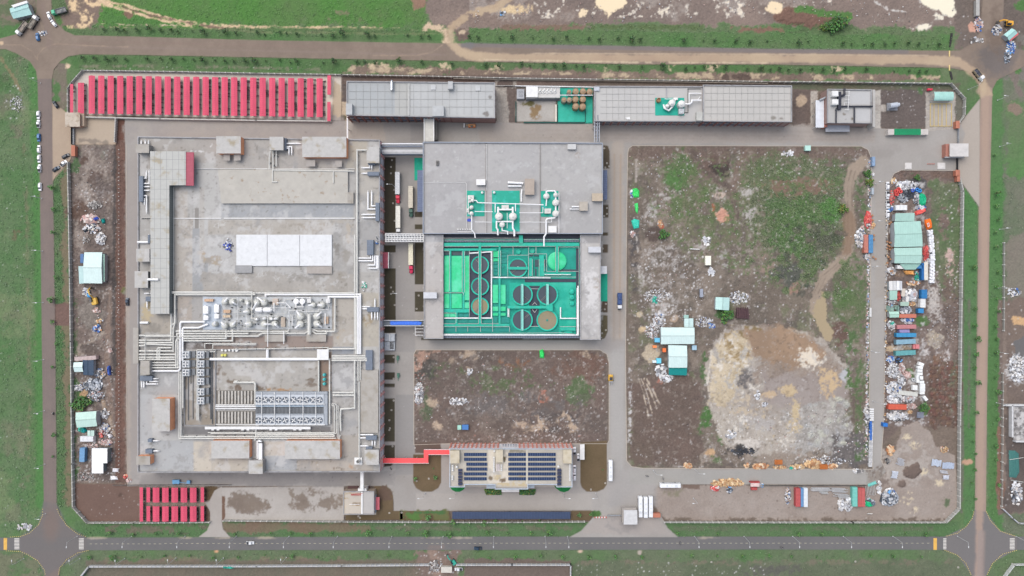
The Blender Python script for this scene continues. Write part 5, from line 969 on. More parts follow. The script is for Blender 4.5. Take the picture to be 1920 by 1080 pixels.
part(CB,'railing',mRail,lambda b:rails(b,[[(833,461.8),(897,461.8)],[(902.3,461.8),(935,461.8)],[(939,461.8),(1042,461.8)],[(1047,463),(1085,463)],[(833,470.5),(842,470.5)],[(897.3,470),(897.3,607)],[(902.3,470),(902.3,606)],[(842.8,471),(842.8,546)],[(866.6,471),(866.6,548)],[(871.3,471),(871.3,548)],[(832,549),(869,549),(869,553)],[(832,607),(854,607)],[(858.4,607),(897,607)],[(902.5,607),(935,607)],[(832,612.6),(955.5,612.6),(955.5,622)],[(855,613),(855,622)],[(877,613),(877,622)],[(901,613),(901,622)],[(923.5,595),(923.5,622)],[(832,587),(855,587),(855,606)],[(880,470),(880,594)],[(952,478),(952,520),(991,520)],[(952,478.5),(991,478.5),(991,476),(1025,476),(1025,509),(1042,509)],[(991,479),(991,519),(1080,519.5)],[(998.2,486),(998.2,517)],[(1010.8,486),(1010.8,517)],[(1020.6,486),(1020.6,509)],[(1041.8,463),(1041.8,509)],[(1047,463),(1047,509),(1085,509)],[(991,463),(991,476)],[(1005,463),(1005,476)],[(955,578),(955,595)],[(998,572),(1002.5,567),(1007,572)],[(998,580),(1002.5,586),(1007,580)],[(996,541.5),(1010,541.5)],[(994,612),(1010,612)],[(1085.5,462),(1085.5,628)],[(832,446.5),(973,446.5)],[(982,449),(1086,449)],[(832,450),(973,450)],[(1050,612.5),(1080,612.5)],[(832,626),(1050,624),(1080,627)],[(962,463),(962,478)],[(934.6,470),(934.6,517)],[(938.8,470),(938.8,517)],[(924,470),(924,520)]],ZF+2.4))
part(CB,'pipe',mDuct,lambda b:(b.tube([(833,596.5),(921.5,596.5),(921.5,472),(880,475)],ZF+1.3,1.3),b.tube([(832,628),(1084,628),(1084,536)],ZF+1.8,1.5),b.tube([(1051,576),(1051,597),(1083,597)],ZF+1.2,1.2),b.tube([(923,520),(1032,521)],ZF+1.3,1.2),b.tube([(1021,515),(1070,515)],ZF+1.8,.7),b.tube([(953,575),(953,594)],ZF+1.2,1.3),b.tube([(1082,540),(1082,628)],ZF+1.2,.8)))
part(CB,'grating',M((128,136,150),.6,stripe=(0,1.4,.6)),lambda b:(b.box(832,629.6,1088,634,ZF-2,ZF+.4),b.box(832,451,973,454,ZF+.3,ZF+.7),b.box(982,450,1086,453.5,ZF+.3,ZF+.7)))
part(CB,'dosing_shed',mGrn,lambda b:(b.box(1051,613,1079,620,ZF,ZF+2),b.box(1058,621,1073,625,ZF,ZF+1.4)))
for x,y,r,kind,lab in((900,497,17,0,'dark tank topmost in the left column of three'),(900,537,17,0,'dark tank in the middle of the left column of three'),(900,574.5,17,1,'brown water tank at the foot of the left column'),(971,502,18,0,'dark tank right of the small basins in the upper court'),(979,552.5,20,0,'dark tank upper left of the group of four'),(1026.5,552.5,20,0,'dark tank upper right of the group of four'),(979,600,20,0,'dark tank lower left of the group of four'),(1026,600.5,20,1,'brown water tank lower right of the group of four'),(1044.5,489.5,17.6,2,'bright green covered tank in the upper right court')):
 t=thing('settling_tank','round '+lab,'tank',x,y,ZF)
 if kind<2:
  part(t,'tank_wall',M((44,200,174),.6),lambda b:(b.ring(x,y,r-2.4,r-.9,ZF,ZF+1.15,40),b.ring(x,y,r-.8,r,ZF,ZF+1.5,40)))
  part(t,'water',M((70,80,90),.3,var=.1,scale=.15)if kind==0 else M((150,138,114),.3,var=.14,scale=.12,stain=(.12,.45,.7,(132,128,88))),lambda b:b.cyl(x,y,r-2.4,ZF,ZF+.8,40))
  part(t,'centre_column',mRail if kind==0 else mTeal,lambda b:(b.ring(x,y,1.3,2.4,ZF+.8,ZF+1.8,18))if y!=600.5 else b.cyl(x,y,2,ZF+.8,ZF+1,14))
  a={497:-2.2,537:2.3,574.5:2.3,502:2.5,552.5:(.7 if x<1000 else 2.4),600:-.7,600.5:None}[y]
  if a is not None:part(t,'scraper_arm',M((150,146,146)),lambda b:[b.bar(x+ox,y+ox,x+ox+math.cos(a)*(r-2),y+ox+math.sin(a)*(r-2),.5,ZF+.9,ZF+1.1)for ox in(-.7,.7)])
  if x in(979,1026.5):part(t,'bridge',M((150,222,212),.5),lambda b:(b.box(x-2.2,y-r,x+2.2,y+r,ZF+1.6,ZF+1.85,bottom=True),b.box(x-2.4,y-r,x-1.9,y+r,ZF+1.9,ZF+2.6),b.box(x+1.9,y-r,x+2.4,y+r,ZF+1.9,ZF+2.6)))
 else:
  part(t,'cover',mBrt,lambda b:(b.cyl(x,y,r,ZF,ZF+1,40),b.dome(x,y,r,ZF+1,.5,40,3)))
for y,s in((547,'top'),(557.5,'middle'),(568.8,'bottom')):single('green_tank','small green lidded tank by the east court wall, %s of three'%s,'tank',mGrn,lambda b:(b.cyl(1072.3,y,4.8,ZF,ZF+1.4,20),b.dome(1072.3,y,4.8,ZF+1.4,.5,20,3),b.cyl(1072.3,y,.8,ZF+1.8,ZF+2.3,8)),'row of three green lidded tanks')
for x,y,s in((998,470.5,'in its own railed bay'),(972,472,'beside the grey floor patch')):single('green_tank','small green round tank %s in the upper court'%s,'tank',mGrn,lambda b:(b.cyl(x,y,4.2,ZF,ZF+1.2,18),b.ring(x,y,3.4,4.3,ZF,ZF+1.5,18)))
# roof boxes
for x0,y0,x1,y1,z,h,m,lab in((794,548,819,559.5,ZW,3,M((206,208,212)),'white roof house at the edge of the west wing'),(1103,462.5,1126.5,473.5,ZW,3,M((204,206,210)),'white roof house near the top of the east wing'),(1122.5,499,1138,513.5,4,3,M((206,208,212)),'pale low house leaning on the east wall beside the green mat'),(893,336,910,347,ZC,2,mWhite,'white roof box left of the central roof joint'),(984,335,1002,365,ZC,3,M((176,164,152),.9),'brown topped roof house between the green pads'),(1110,362.5,1130,377,ZC,2.5,M((190,176,156),.9),'tan roof house at the east edge of the central roof'),(1086.5,378,1102,395,ZC,2.5,M((184,176,164),.9),'square tan roof box with two white ducts'),(1028,423.5,1043.5,436,ZC,1.5,mWhite,'white square hatch near the south edge of the central roof'),(1028+36,270,1064+16,280,ZC,1.6,M((200,200,198)),'pale fan housing at the north edge of the central roof')):
 t=thing('roof_house',lab,'roof house',(x0+x1)/2,(y0+y1)/2,z if z>5 else 0)
 part(t,'wall',mWall,lambda b:b.box(x0+.5,y0+.5,x1-.5,y1-.5,z if z>5 else 0,z+h));part(t,'roof_slab',m,lambda b:b.box(x0,y0,x1,y1,z+h,z+h+.2,bottom=True))
 if 'square tan' in lab:part(t,'duct',mDuct,lambda b:(b.tube([(1086,387.5),(1072,387.5)],ZC+1.2,1.4),b.tube([(1086,392),(1068,392)],ZC+1.2,.9)))
 if 'brown' in lab:part(t,'duct',mDuct,lambda b:(b.tube([(981,343.8),(952,342)],ZC+1.2,2.1),b.tube([(978,349),(952,349)],ZC+1.2,1.5),b.tube([(979,355),(977.5,364),(977.5,378)],ZC+1,1.4)))
# scrubbers on green pads
for q,nm in(((875.5,357.5,908.5,405.5),'left'),((922.5,357.5,974.5,434),'wide middle'),((1014,358,1047,406.5),'right')):
 single('green_pad','green painted pad on the central roof, %s one'%nm,'pad',M((18,166,142),.5,var=.08,stain=(.2,.5,.62,(60,190,178))),lambda b:b.box(*q,ZC,ZC+.15))
def scrub(lab,cyls,pipes,boxes):
 cx,cy=cyls[0][:2];t=thing('gas_scrubber',lab,'scrubber',cx,cy,ZC)
 for x,y,r,h in cyls:part(t,'vessel',M((222,221,216),.45),lambda b:(b.cyl(x,y,r,ZC+.1,ZC+h,18),b.dome(x,y,r,ZC+h,.7,18),b.cyl(x,y,r*.3,ZC+h+.4,ZC+h+1,8),b.ring(x,y,r*.95,r*1.15,ZC+h-1,ZC+h-.8,18)))
 for p,r in pipes:part(t,'pipe',mDuct,lambda b:b.tube(p,ZC+2.4,r))
 for x0,y0,x1,y1,z in boxes:part(t,'fan_box',M((214,212,206),.5),lambda b:(b.box(x0,y0,x1,y1,ZC+.1,ZC+z),b.ring((x0+x1)/2,(y0+y1)/2,.9,1.6,ZC+z,ZC+z+.3,12)))
scrub('slim scrubber train with several small vessels on the left green pad',[(884,389,3.4,3),(884,400.5,3.6,3),(886,376,3,3),(881,378,2.4,2)],[([(885,375),(893,376),(896,380),(1018,384),(1018,385)],1),([(884.5,403),(884.5,431),(890,438),(891,446)],1),([(878,368),(878,402)],.7),([(890,396.5),(924,397)],.7),([(890,416),(922,416.5)],.45)],[(877,366,888.5,374,2.4),(875,391,880,398,1.4)])
scrub('large twin scrubber with two round vessels on the wide middle green pad',[(935.5,406,6.4,4),(961.5,406,6.6,4),(941.5,421.5,4.6,3.4)],[([(934,388),(934,404)],1.9),([(961.5,388),(961.5,404)],1.9),([(934,393),(962,393)],1.7),([(930.5,415.5),(962,415.5)],1.5),([(931,414),(931,427),(933.5,431),(933.5,441)],1.6),([(961.5,412),(961.5,428),(964.5,433),(964.5,443)],1.8),([(941.5,424),(941.5,432),(952,434),(952,440)],1.1),([(928.5,381),(928.5,398)],.9),([(966.5,381),(966.5,396)],.9),([(951,399),(951,428)],.5)],[(940.5,384.5,954,393.5,2.6)])
scrub('scrubber with two vessels stacked in line on the right green pad',[(1042,380,5.6,3.6),(1042,400.5,5.6,3.6),(1024.5,368,5,3),(1042,365.5,4,3)],[([(1024.5,366),(1024.5,359),(1028,358),(1040,358),(1042,361),(1042,400)],1.5),([(1025,372),(1024,386)],1.2),([(1042,404),(1040,408.5),(1026,410),(1024,413),(1024,438),(1020,444),(1020,462)],1.5),([(1018,388),(1018,399),(974,399)],.6),([(974,416.5),(1034,416.5),(1034,407)],.45),([(1048,361),(1048,437)],.5)],[(1021,391,1033,400,2.4)])
single('vent_row','row of six tiny white vents above a white bar on the central roof','vents',mWhite,lambda b:([b.ring(858.5+k*4.6,430,.6,1.4,ZC,ZC+.8,8)for k in range(6)],b.box(858,434.4,886,435.6,ZC,ZC+.5)))
for x,lab in((904,'left'),(926.5,'right')):single('roof_vent','white round vent at the pad corner, %s one'%lab,'vent',mWhite,lambda b:(b.cyl(x,361,2.2,ZC,ZC+1.4,14),b.dome(x,361,2.4,ZC+1.4,.5)),'white round roof vents')
single('roof_hose','thin black and white hose line on the left of the central roof','hose',mWhite,lambda b:(b.tube([(795,342),(872,342),(875,345),(875,434)],ZC+.2,.35),b.tube([(912,270),(912.6,358)],ZC+.4,.4),b.tube([(911,360),(911,437),(975,437),(1048,438)],ZC+.3,.35)))
single('tarpaulin','small blue sheet on the central roof below the left pad','sheet',M((70,90,190)),lambda b:b.prism([(876,411),(881,409.5),(883,412),(882,415.5),(876,415)],ZC,ZC+.3))
single('roof_lantern','small dark framed vent standing alone on the left of the central roof','vent',M((120,118,116)),lambda b:(b.box(817.5,301,822.5,310,ZC,ZC+1),b.ring(820,305,1.4,2.4,ZC+1,ZC+1.4,10)))
# awnings and mats at the foot
for q,z,m,lab in(((782.5,319,793,397,),5,M((112,124,152),.6,stripe=(1,1.2,.2)),'slate blue canopy along the west foot of the central building'),((1131,319,1138.5,374.5),5,M((104,116,146),.6,stripe=(1,1.2,.2)),'slate blue canopy along the east foot of the central building')):
 t=thing('canopy',lab,'canopy',(q[0]+q[2])/2,q[1],0);part(t,'roof_sheet',m,lambda b:b.box(*q,z,z+.2,bottom=True));part(t,'post',mSteel,lambda b:[b.box(x,y,x+.7,y+.7,0,z,ref=z)for x in(q[0]+.5,q[2]-1.2)for y in(q[1]+1,(q[1]+q[3])/2,q[3]-2)])
for q,lab in(((777,296,793,338),'green painted loading bay under the west canopy'),((1125.5,513.5,1139,565),'green painted mat on the ground along the east wing')):single('green_bay',lab,'painted bay',M((30,172,142),.7),lambda b:b.box(*q,.1,.3))
# red brick row of bridges
def bridge(lab,name,fn_list,px,py):
 t=thing(name,lab,'bridge',px,py,0)
 for nm,m,fn in fn_list:part(t,nm,m,fn)
 return t
def legs(L,z,w=1.2):return lambda b:[b.box(x-w/2,y-w/2,x+w/2,y+w/2,0,z,ref=z)for x,y in L]
bridge('white and red topped pipe bridge at the north end between the two buildings','pipe_bridge',[('deck',mSlate,lambda b:(b.box(713,268,795,276,9,9.4,bottom=True),b.box(715,273.5,795,276,9.5,10.4))),('pipe',mDuct,lambda b:(b.tube([(714,269.5),(795,269.5)],10,1.1),b.tube([(714,272),(795,272)],9.9,.5)))],750,272)
bridge('plain grey box bridge just below the white pipe bridge','box_bridge',[('tube_wall',M((186,188,188),.6),lambda b:b.box(716,278,795,288,6,9)),('roof_ridge',M((206,206,206)),lambda b:b.box(716,281,795,285,9,9.25)),('edge',mSlate,lambda b:b.box(716,288,795,289.4,6,9.3))],750,283)
bridge('white lattice truss bridge carrying pipes over the truck lane','truss_bridge',[('chord',mWhite,lambda b:[b.box(722,y,795,y+1,8.6,9.6)for y in(437.5,444.8,452.5)]),('lattice',mWhite,lambda b:[b.box(723+k*5.4,438,724.2+k*5.4,453,9.1,9.5)for k in range(14)]),('pipe',mDuct,lambda b:[b.tube([(722,y),(795,y)],8.4,1.9)for y in(440.8,449)]),('deck',mSteel,lambda b:b.box(722,438,795,453,7.2,7.4,bottom=True))],755,445)
bridge('footbridge covered with a bright blue tarpaulin','footbridge',[('deck',M((120,128,134)),lambda b:b.box(718,601,795,611,6,6.3,bottom=True)),('tarpaulin',M((66,120,226),.55,var=.2,scale=1.2,bump=.5),lambda b:b.prism([(732,602),(740,602.6),(760,602.2),(786,602.6),(791,605),(788,609.5),(750,609),(733,609.6),(731,606)],6.6,7.4)),('railing',mWhite,lambda b:(b.box(720,600.3,795,601.2,6,7.6),b.box(720,610.4,795,611.3,6,7.6)))],755,606)
bridge('white railed stair landing beside the blue footbridge','stair',[('frame',mWhite,lambda b:(b.box(778,612,779,629,5,5.5),[b.box(778,616+k*6,794,617+k*6,5,5.4)for k in range(3)])),('step',M((140,134,130)),lambda b:[b.box(779,612+k*2.4,794,614+k*2.4,.1+.3*k,.3+.3*k)for k in range(7)])],786,620)
bridge('red roofed covered walkway with a dogleg to the office','covered_walkway',[('roof_sheet',M((255,96,98),.5,var=.05,stripe=(0,1.1,.12)),lambda b:(b.box(714,859,803,868.4,4,4.25,bottom=True),b.box(794.5,843.5,803,859,4.003,4.25,bottom=True),b.box(803,843.5,843,852,4,4.25,bottom=True))),('edge',mWhite,lambda b:(b.box(714,868.4,804,869,3.9,4.35),b.box(803,852.2,843,852.8,3.9,4.35),b.box(795,842.6,843,843.3,3.9,4.35))),('post',mWhite,lambda b:[b.box(x,y,x+.7,y+.7,0,4,ref=4)for x,y in((720,860),(720,867),(740,860),(740,867),(760,860),(760,867),(780,860),(780,867),(800,867),(796,845),(815,845),(830,845),(815,851),(830,851))])],770,864)
bridge('white enclosed pipe bridge from the hall down to the south pump house','pipe_bridge',[('casing',mWhite,lambda b:b.box(675.5,885,681.5,920,6,7.6,bottom=True)),('foot',mWhite,lambda b:b.box(671,916,687,922,0,6))],678,900)
bridge('thin white pipe rack crossing the north lane near the sheds','pipe_rack',[('pipe',mDuct,lambda b:(b.tube([(652,216),(652,262)],7,1),b.tube([(650.5,218),(650.5,262)],7,.5))),('leg',mRail,legs([(651,240)],6.4))],651,240)
bridge('pale walled bridge crossing the north lane between two roofs','box_bridge',[('tube_wall',M((204,202,194),.8),lambda b:b.box(795,219,813.5,265,5,8)),('edge',mWhite,lambda b:(b.box(794.5,219,796,265,8,8.5),b.box(812.5,219,814,265,8,8.5))),('lean_to',M((150,146,140)),lambda b:b.box(814,222,820,262,0,3))],804,240)
bridge('steel pipe rack tower and gantry crossing the north lane by the tank farm','pipe_rack',[('frame',M((190,194,202),.5),lambda b:([b.box(x,162,x+1,266,8,8.6)for x in(1114,1119,1123.5)],[b.box(1114,165+k*6.6,1124,166+k*6.6,8.1,8.5)for k in range(16)],b.box(1114,163,1124,170,8,10))),('pipe',mSlate,lambda b:(b.tube([(1121,216),(1121,266)],8.9,1),b.tube([(1116.5,202),(1116.5,266)],8.8,.5))),('leg',mSteel,legs([(1114.5,200),(1123.5,200),(1114.5,236),(1123.5,236)],8))],1119,215)
# red entrance canopy and meter cabins at the hall's foot
t=thing('entrance_canopy','dark red canopy over the hall door beside the truck lane','canopy',724,488,0);part(t,'roof_sheet',mMaroon,lambda b:b.box(717.5,473,727.5,503,5,5.3,bottom=True));part(t,'edge',mWhite,lambda b:b.box(727.5,473,729,503,5,5.3));part(t,'post',mSteel,lambda b:[b.box(727,y,727.8,y+.8,0,5,ref=5)for y in(475,488,501)])
t=thing('cooling_skid','silver plant skid with coils at the foot of the hall wall','plant skid',730,642,0);part(t,'casing',mSteel,lambda b:(b.box(721,626,740,640,.2,2.6),b.box(721,641,740,657,.2,2)));part(t,'coil',mDark,lambda b:[b.box(731,642+k*2.6,738,643.6+k*2.6,2,2.3)for k in range(5)]);part(t,'rail',mWhite,lambda b:(b.box(730,626,731,640,2.6,2.9),b.box(721,625.5,741,626.3,1,3)))
# ---------------------------------------------------------------- north row of buildings
def facade(t,x0,x1,y,z,n,band=M((150,128,124)),win=True,base=0):
 """windows and piers on a south wall whose roof edge lies at photo row y"""
 a,c=Wp(x0,y,z),Wp(x1,y,z);w=(c[0]-a[0])/n
 b=MB(False)
 for i in range(n+1):b.box(a[0]+i*w-.35,a[1]-.35,a[0]+i*w+.35,a[1],0,z-.3)
 b.build('pier',band,t,world=True)
 if win:windows(t,[(a[0]+(i+.5)*w,a[1]-.06,zz)for i in range(n)for zz in((z*.28,z*.72))],w*.55,z*.2,'y',M((96,106,122),.25,var=.3,scale=1.5))
def grid_lines(t,x0,y0,x1,y1,z,nx,ny,m=M((166,167,164))):
 part(t,'roof_seam',m,lambda b:([b.box(x0+(x1-x0)*i/nx-.18,y0,x0+(x1-x0)*i/nx+.18,y1,z,z+.12)for i in range(1,nx)],[b.box(x0,y0+(y1-y0)*i/ny-.18,x1,y0+(y1-y0)*i/ny+.18,z,z+.14)for i in range(1,ny)]))
ZN=12.0
t=building('workshop_hall','long pale grey hall right of the pink sheds with gridded roof seams','factory',[(650,152),(928,155),(928,221),(650,216)],ZN,M((160,128,122)),.8,1.5)
facade(t,651,927,218.5,ZN,20,M((140,100,96)))
grid_lines(t,654,157,924,215,ZN+.05,20,4);part(t,'joint_strip',M((190,190,186)),lambda b:b.box(765.5,156,768,216,ZN,ZN+.5))
each(t,'hatch',M((196,198,198)),((808,159,817,168),(891.5,160,900.5,170)),ZN,ZN+.5)
each(t,'stair_house',M((186,188,188)),((648.5,194,660,215),(811,198,832,217.5),(840,152.5,849,166.5)),ZN,ZN+3.2)
part(t,'step',M((170,168,164)),lambda b:[b.box(655+k*14,219,660+k*14,223,0,4,ref=4)for k in range(19)])
single('vent_cowl','shiny silver barrel vent standing on the workshop roof','vent',M((214,218,224),.2,.6),lambda b:(b.tube([(734.5,154,ZN+1.6),(734.5,169,ZN+1.6)],ZN+1.6,3,14),b.tube([(734.5,154,ZN+1.6),(734.5,150.5,ZN+1.6)],ZN+1.6,1.6)))
t=building('utility_hall','flat roofed hall with a green pad and white scrubber','factory',[(1115,161.5),(1320,162),(1320,227.5),(1115,227)],9.0,M((168,150,144)),.8,1.4)
facade(t,1120,1318,227,9,14,M((150,104,100)));grid_lines(t,1126,164,1228,225,9.05,9,5);part(t,'pipe_track',M((110,108,106)),lambda b:b.tube([(1314,166.5),(1290,166.5),(1290,211),(1282,211)],9.3,.7))
part(t,'green_pad',M((22,168,146),.5,var=.12),lambda b:b.box(1228.5,183.5,1283,216.5,9,9.15));part(t,'stair_house',M((188,188,182)),lambda b:b.box(1306,209.5,1317.5,226,9,11.5));part(t,'roof_box',mPara,lambda b:b.box(1248.5,163.5,1251,184,9,9.4))
s_=thing('gas_scrubber','white scrubber with two fat cone vessels on the utility hall green pad','scrubber',1265,194,9)
for x,y,r in((1260,193,6.5),(1278,195,7),(1251,199,4)):part(s_,'vessel',M((226,226,222),.45),lambda b:(b.cyl(x,y,r,9.15,12.4,20),b.dome(x,y,r,12.4,1.2,20),b.cyl(x,y,r*.3,13.2,14,8)))
part(s_,'pipe',mDuct,lambda b:(b.tube([(1278,195),(1293,195),(1297,192),(1297,188),(1315,188)],11.5,1.5),b.tube([(1315,175),(1292,175),(1292,196)],10.5,.9),b.tube([(1244,196),(1246,203),(1254,207),(1262,199)],11.4,1.6),b.tube([(1246,185.5),(1266,185.5),(1266,190)],10.5,.6),b.tube([(1308,187),(1313,181)],10.5,.6)));part(s_,'fan_box',mFan,lambda b:(b.box(1273,203.5,1282.5,213,9.15,11.5),b.ring(1277.7,208.2,2.4,3.6,11.5,11.8,16)));part(s_,'cabinet',mWhite,lambda b:b.box(1263,183,1271,187,9.15,10.6))
single('barrel_vessel','brown lidded tub at the corner of the utility hall green pad','tub',M((164,128,96)),lambda b:(b.ring(1235.5,187,3,4,9.15,11.5,18),b.cyl(1235.5,187,3,9.15,10.8,18)))
single('roof_sheeting','white sheet scraps lying on the utility hall roof','sheets',mWhite,lambda b:(b.prism([(1172,221),(1181,219),(1182,224),(1176,224)],9,9.4),))
t=building('store_hall','flat roofed store hall with gridded seams right of the utility hall','factory',[(1318.5,159),(1485,160.5),(1485,228.5),(1318.5,227)],10.5,M((170,146,140)),.8,1.5)
facade(t,1320,1484,227.7,10.5,12,M((150,104,100)));grid_lines(t,1322,162,1482,226,10.55,14,5)
t=building('pump_station','small flat roofed block with black pipework and two white units','building',[(1552,167),(1634.5,168),(1634.5,231),(1552,230)],9.0,M((166,140,132)),.7,1.3)
part(t,'lean_roof',M((222,226,232),.5,stripe=(0,1.0,.12)),lambda b:b.box(1529.5,188,1545,239,5,5.3,bottom=True));part(t,'side_wall',M((182,120,104)),lambda b:b.box(1545.3,188,1551.5,238,0,5,ref=5));part(t,'bottom_awning',M((172,176,184)),lambda b:b.box(1548,232,1593,247,3,3.2,bottom=True));part(t,'edge_block',M((188,186,182)),lambda b:b.box(1636,168,1641,238,0,6,ref=6));part(t,'lean_post',mRail,lambda b:[b.box(x,y,x+.8,y+.8,0,5,ref=5)for x in(1530,1544)for y in(189,213,237)])
part(t,'black_duct',M((54,56,66),.5),lambda b:(b.tube([(1583.5,166),(1583.5,178),(1577,180)],10.2,2),b.box(1571.5,172,1577.5,205,9,10.6),b.tube([(1575,199.5),(1636,199.5)],10,1.5),b.tube([(1568,203),(1567.5,231)],10,1.4),b.tube([(1602,200),(1602,231)],9.9,1.4)))
part(t,'white_frame',mWhite,lambda b:(b.tube([(1592,170),(1590,207)],10.6,.5),[b.tube([(1584,y),(1593,y)],10.6,.4)for y in(172,179,186,192,205)],b.tube([(1583,192),(1583,198)],10.6,.4)))
for y,s in((175.5,'upper'),(191,'lower')):single('air_handler','white square unit on the pump station roof, %s one'%s,'unit',mWhite,lambda b:(b.box(1560.5,y-5,1572,y+5,9.2,11.6),b.box(1562,y-3.5,1570.5,y+3.5,11.6,11.8)))
single('elbow_vent','silver bent vent at the corner of the pump station lean-to','vent',mSteel,lambda b:b.tube([(1537,188),(1545,184.5),(1549,182)],6,2))
t=thing('silo','silver horizontal tank on a cradle in the dirt plot by the pump station','tank',1675,200,0);part(t,'tank_body',M((206,212,220),.35,.3),lambda b:(b.tube([(1668,198.5),(1682,196.5)],2.6,5,16),b.tube([(1682,196.5),(1686,196)],2.6,3.4,16)));part(t,'cradle',M((150,152,158)),lambda b:(b.box(1663,193,1683,207,.1,.5),b.box(1664,193.5,1666,207,.5,1.6)))
single('red_tank','small red hydrant housing at the north fence','tank',M((220,70,92)),lambda b:(b.tube([(1738.5,168),(1747.5,168)],1.4,2.2,12),b.box(1740,165.5,1742,170.5,.1,1)))
t=thing('filling_canopy','pale green arched canopy roof at the head of the yellow lined bay','canopy',1768,180,0)
def arch(b,x0,y0,x1,y1,z,rise,n=8,ax='x'):
 P=[]
 for i in range(n+1):
  a=math.pi*i/n;P.append((y0+(y1-y0)*(1-math.cos(a))/2,z+rise*math.sin(a)))
 vs=[b.P(x,y,zz,z)for x in(x0,x1)for y,zz in P];m=n+1
 b.add(vs,[(i,m+i,m+i+1,i+1)for i in range(n)])
part(t,'roof_sheet',M((170,216,206),.5,stripe=(0,1,.12)),lambda b:arch(b,1750,172,1786,189,4,1.2));part(t,'post',mSteel,lambda b:[b.box(x,y,x+.8,y+.8,0,4,ref=4)for x in(1751,1784)for y in(173,187)])
single('bay_marking','yellow painted lane lines on the concrete filling bay','road marking',M((222,190,96)),lambda b:([b.box(x,195,x+.7,236,.1,.16)for x in(1744,1751,1759,1766,1774,1784)],b.box(1744,194.3,1784.7,195,.1,.16),b.box(1744,236,1784.7,236.7,.1,.16)),kind='structure')
t=thing('guard_canopy','green roofed shelter between two white posts south of the dirt plot','shelter',1702,247,0);part(t,'roof_sheet',M((22,140,92),.6,var=.12,stripe=(0,1.1,.15)),lambda b:b.box(1677,241.5,1726.5,253,3,3.2,bottom=True));each(t,'end_pier',M((202,196,190)),((1665,242,1676.8,252.5),(1726.7,242,1740.5,252.5)),0,3)
# tank farm
t=thing('evaporator_skid','long white skid with a row of fans at the left of the tank farm','plant skid',1012,173,0);part(t,'white_box',mWhite,lambda b:b.box(986.5,162,1008.5,182,0,5));part(t,'fan_deck',M((206,204,200),.6),lambda b:b.box(1008.7,163.5,1050,183,0,4));part(t,'fan_cowl',mWhite,lambda b:[(b.ring(1012+k*7,172,2,3.2,4,4.6,16),b.tube([(1012+k*7,172),(1014+k*7,166)],4.8,1))for k in range(5)]);part(t,'legs',M((120,122,126)),lambda b:(b.box(986,184,1050,188,0,1.4),[b.bar(1000+k*9,182,1010+k*9,188,.7,1.5,2)for k in range(5)]))
single('fan_crate','grey cage with twin fans left of the white evaporator skid','fan unit',M((176,178,182)),lambda b:(b.box(969,167,983,185,0,3),[b.ring(974+i*4.6,172+j*6,1.2,2.2,3,3.4,10)for i in range(2)for j in range(2)]))
for x,y,r in((1079.5,171,5.6),(1093,171,5.6),(1105.5,171.5,5.6),(1067,172,4.2),(1057.5,187,4.8),(1067.5,187,4.8),(1079,186,5.6),(1092.8,186,5.6),(1079.5,199,5.8),(1092.5,199.5,5.8)):
 t=thing('storage_tank','brown upright storage tank with a domed lid on the green pad','tank',x,y,0,group='brown tanks of the tank farm');m_=M((164,134,104),.6,var=.15)if r>5 else M((150,146,132),.6)
 part(t,'tank_body',m_,lambda b:(b.cyl(x,y,r,.1,5,20),b.ring(x,y,r*.88,r*1.02,4.9,5.25,20)));part(t,'lid',M((176,150,122)),lambda b:(b.dome(x,y,r*.85,5,.5,20),b.cyl(x,y,r*.2,5.4,5.9,8)))
single('tank_pad','green coated pad under the brown tanks','pad',M((30,176,152),.5,stain=(.2,.5,.7,(60,190,168))),lambda b:(b.box(1046,166,1097.5,229,.05,.3),b.box(1098,180,1111,230,.05,.32)))
single('pad_wall','low dark green kerb wall round the tank farm','wall',M((40,86,80)),lambda b:(b.box(982,228.5,1097,230.5,0,.9),b.box(1045,196,1046,228,0,.9),b.box(1097,168,1098,228,0,.9),b.box(966.5,190,968,229,0,.9)))
single('pad_pipe','white pipe crossing over the tank farm','pipe',mDuct,lambda b:(b.tube([(1050,178.5),(1112,178.5)],5.8,.8),b.tube([(966,161),(1113,163.5)],5,.8)))
single('pad_screen','pale upright screen at the edge of the tank farm wash bay','screen',M((220,214,200)),lambda b:b.box(1041,196,1044,228,0,1.5))
# ---------------------------------------------------------------- pink motorcycle sheds
def shed(x0,y0,x1,y1,lab,group,half=False):
 t=thing('cycle_shed',lab,'shed',(x0+x1)/2,(y0+y1)/2,0,group=group)
 part(t,'roof_sheet',mRed,lambda b:(b.gable(x0,y0,x1,y1,2.5,.5,'y')if not half else b.box(x0,y0,x1,y1,2.5,2.65,bottom=True)))
 n=max(2,int((y1-y0)/14));part(t,'post',mRail,lambda b:[b.box((x0+x1)/2-.3,y0+1+(y1-y0-2)*i/n-.3,(x0+x1)/2+.3,y0+1+(y1-y0-2)*i/n+.3,0,2.5,ref=2.5)for i in range(n+1)])
 return t
TOPS=[(131.3,157.5,137.2,211),(146.3,155.5,157.7,213)]
for i in range(25):
 x0=166.4+i*17.8;TOPS.append((x0,142+(x0-166)*5.5/440,x0+11.6,213.3+(x0-166)*6.8/440))
TOPS+=[]
TOPS=[q for q in TOPS if q[0]<606]
G1,G2='pink sheds in the long northern row','short pink sheds in the south west corner'
for i,q in enumerate(TOPS):
 lab='long pink roofed shed for motorcycles in the northern row'
 if i==0:lab='narrow half width pink shed at the left end of the northern row'
 elif i==1:lab='shorter pink shed, second from the left end of the northern row'
 shed(*q,lab,G1,i==0)
for q,s in(((613.7,141.5,620.6,177.5),'upper'),((613.5,191,619.8,227),'lower')):shed(*q,'narrow pink strip shed closing the right end of the northern row, %s half'%s,G1,True)
BOT=[]
shed(262,914,268,978,'tall narrow pink shed at the left edge of the south west group',G2,True)
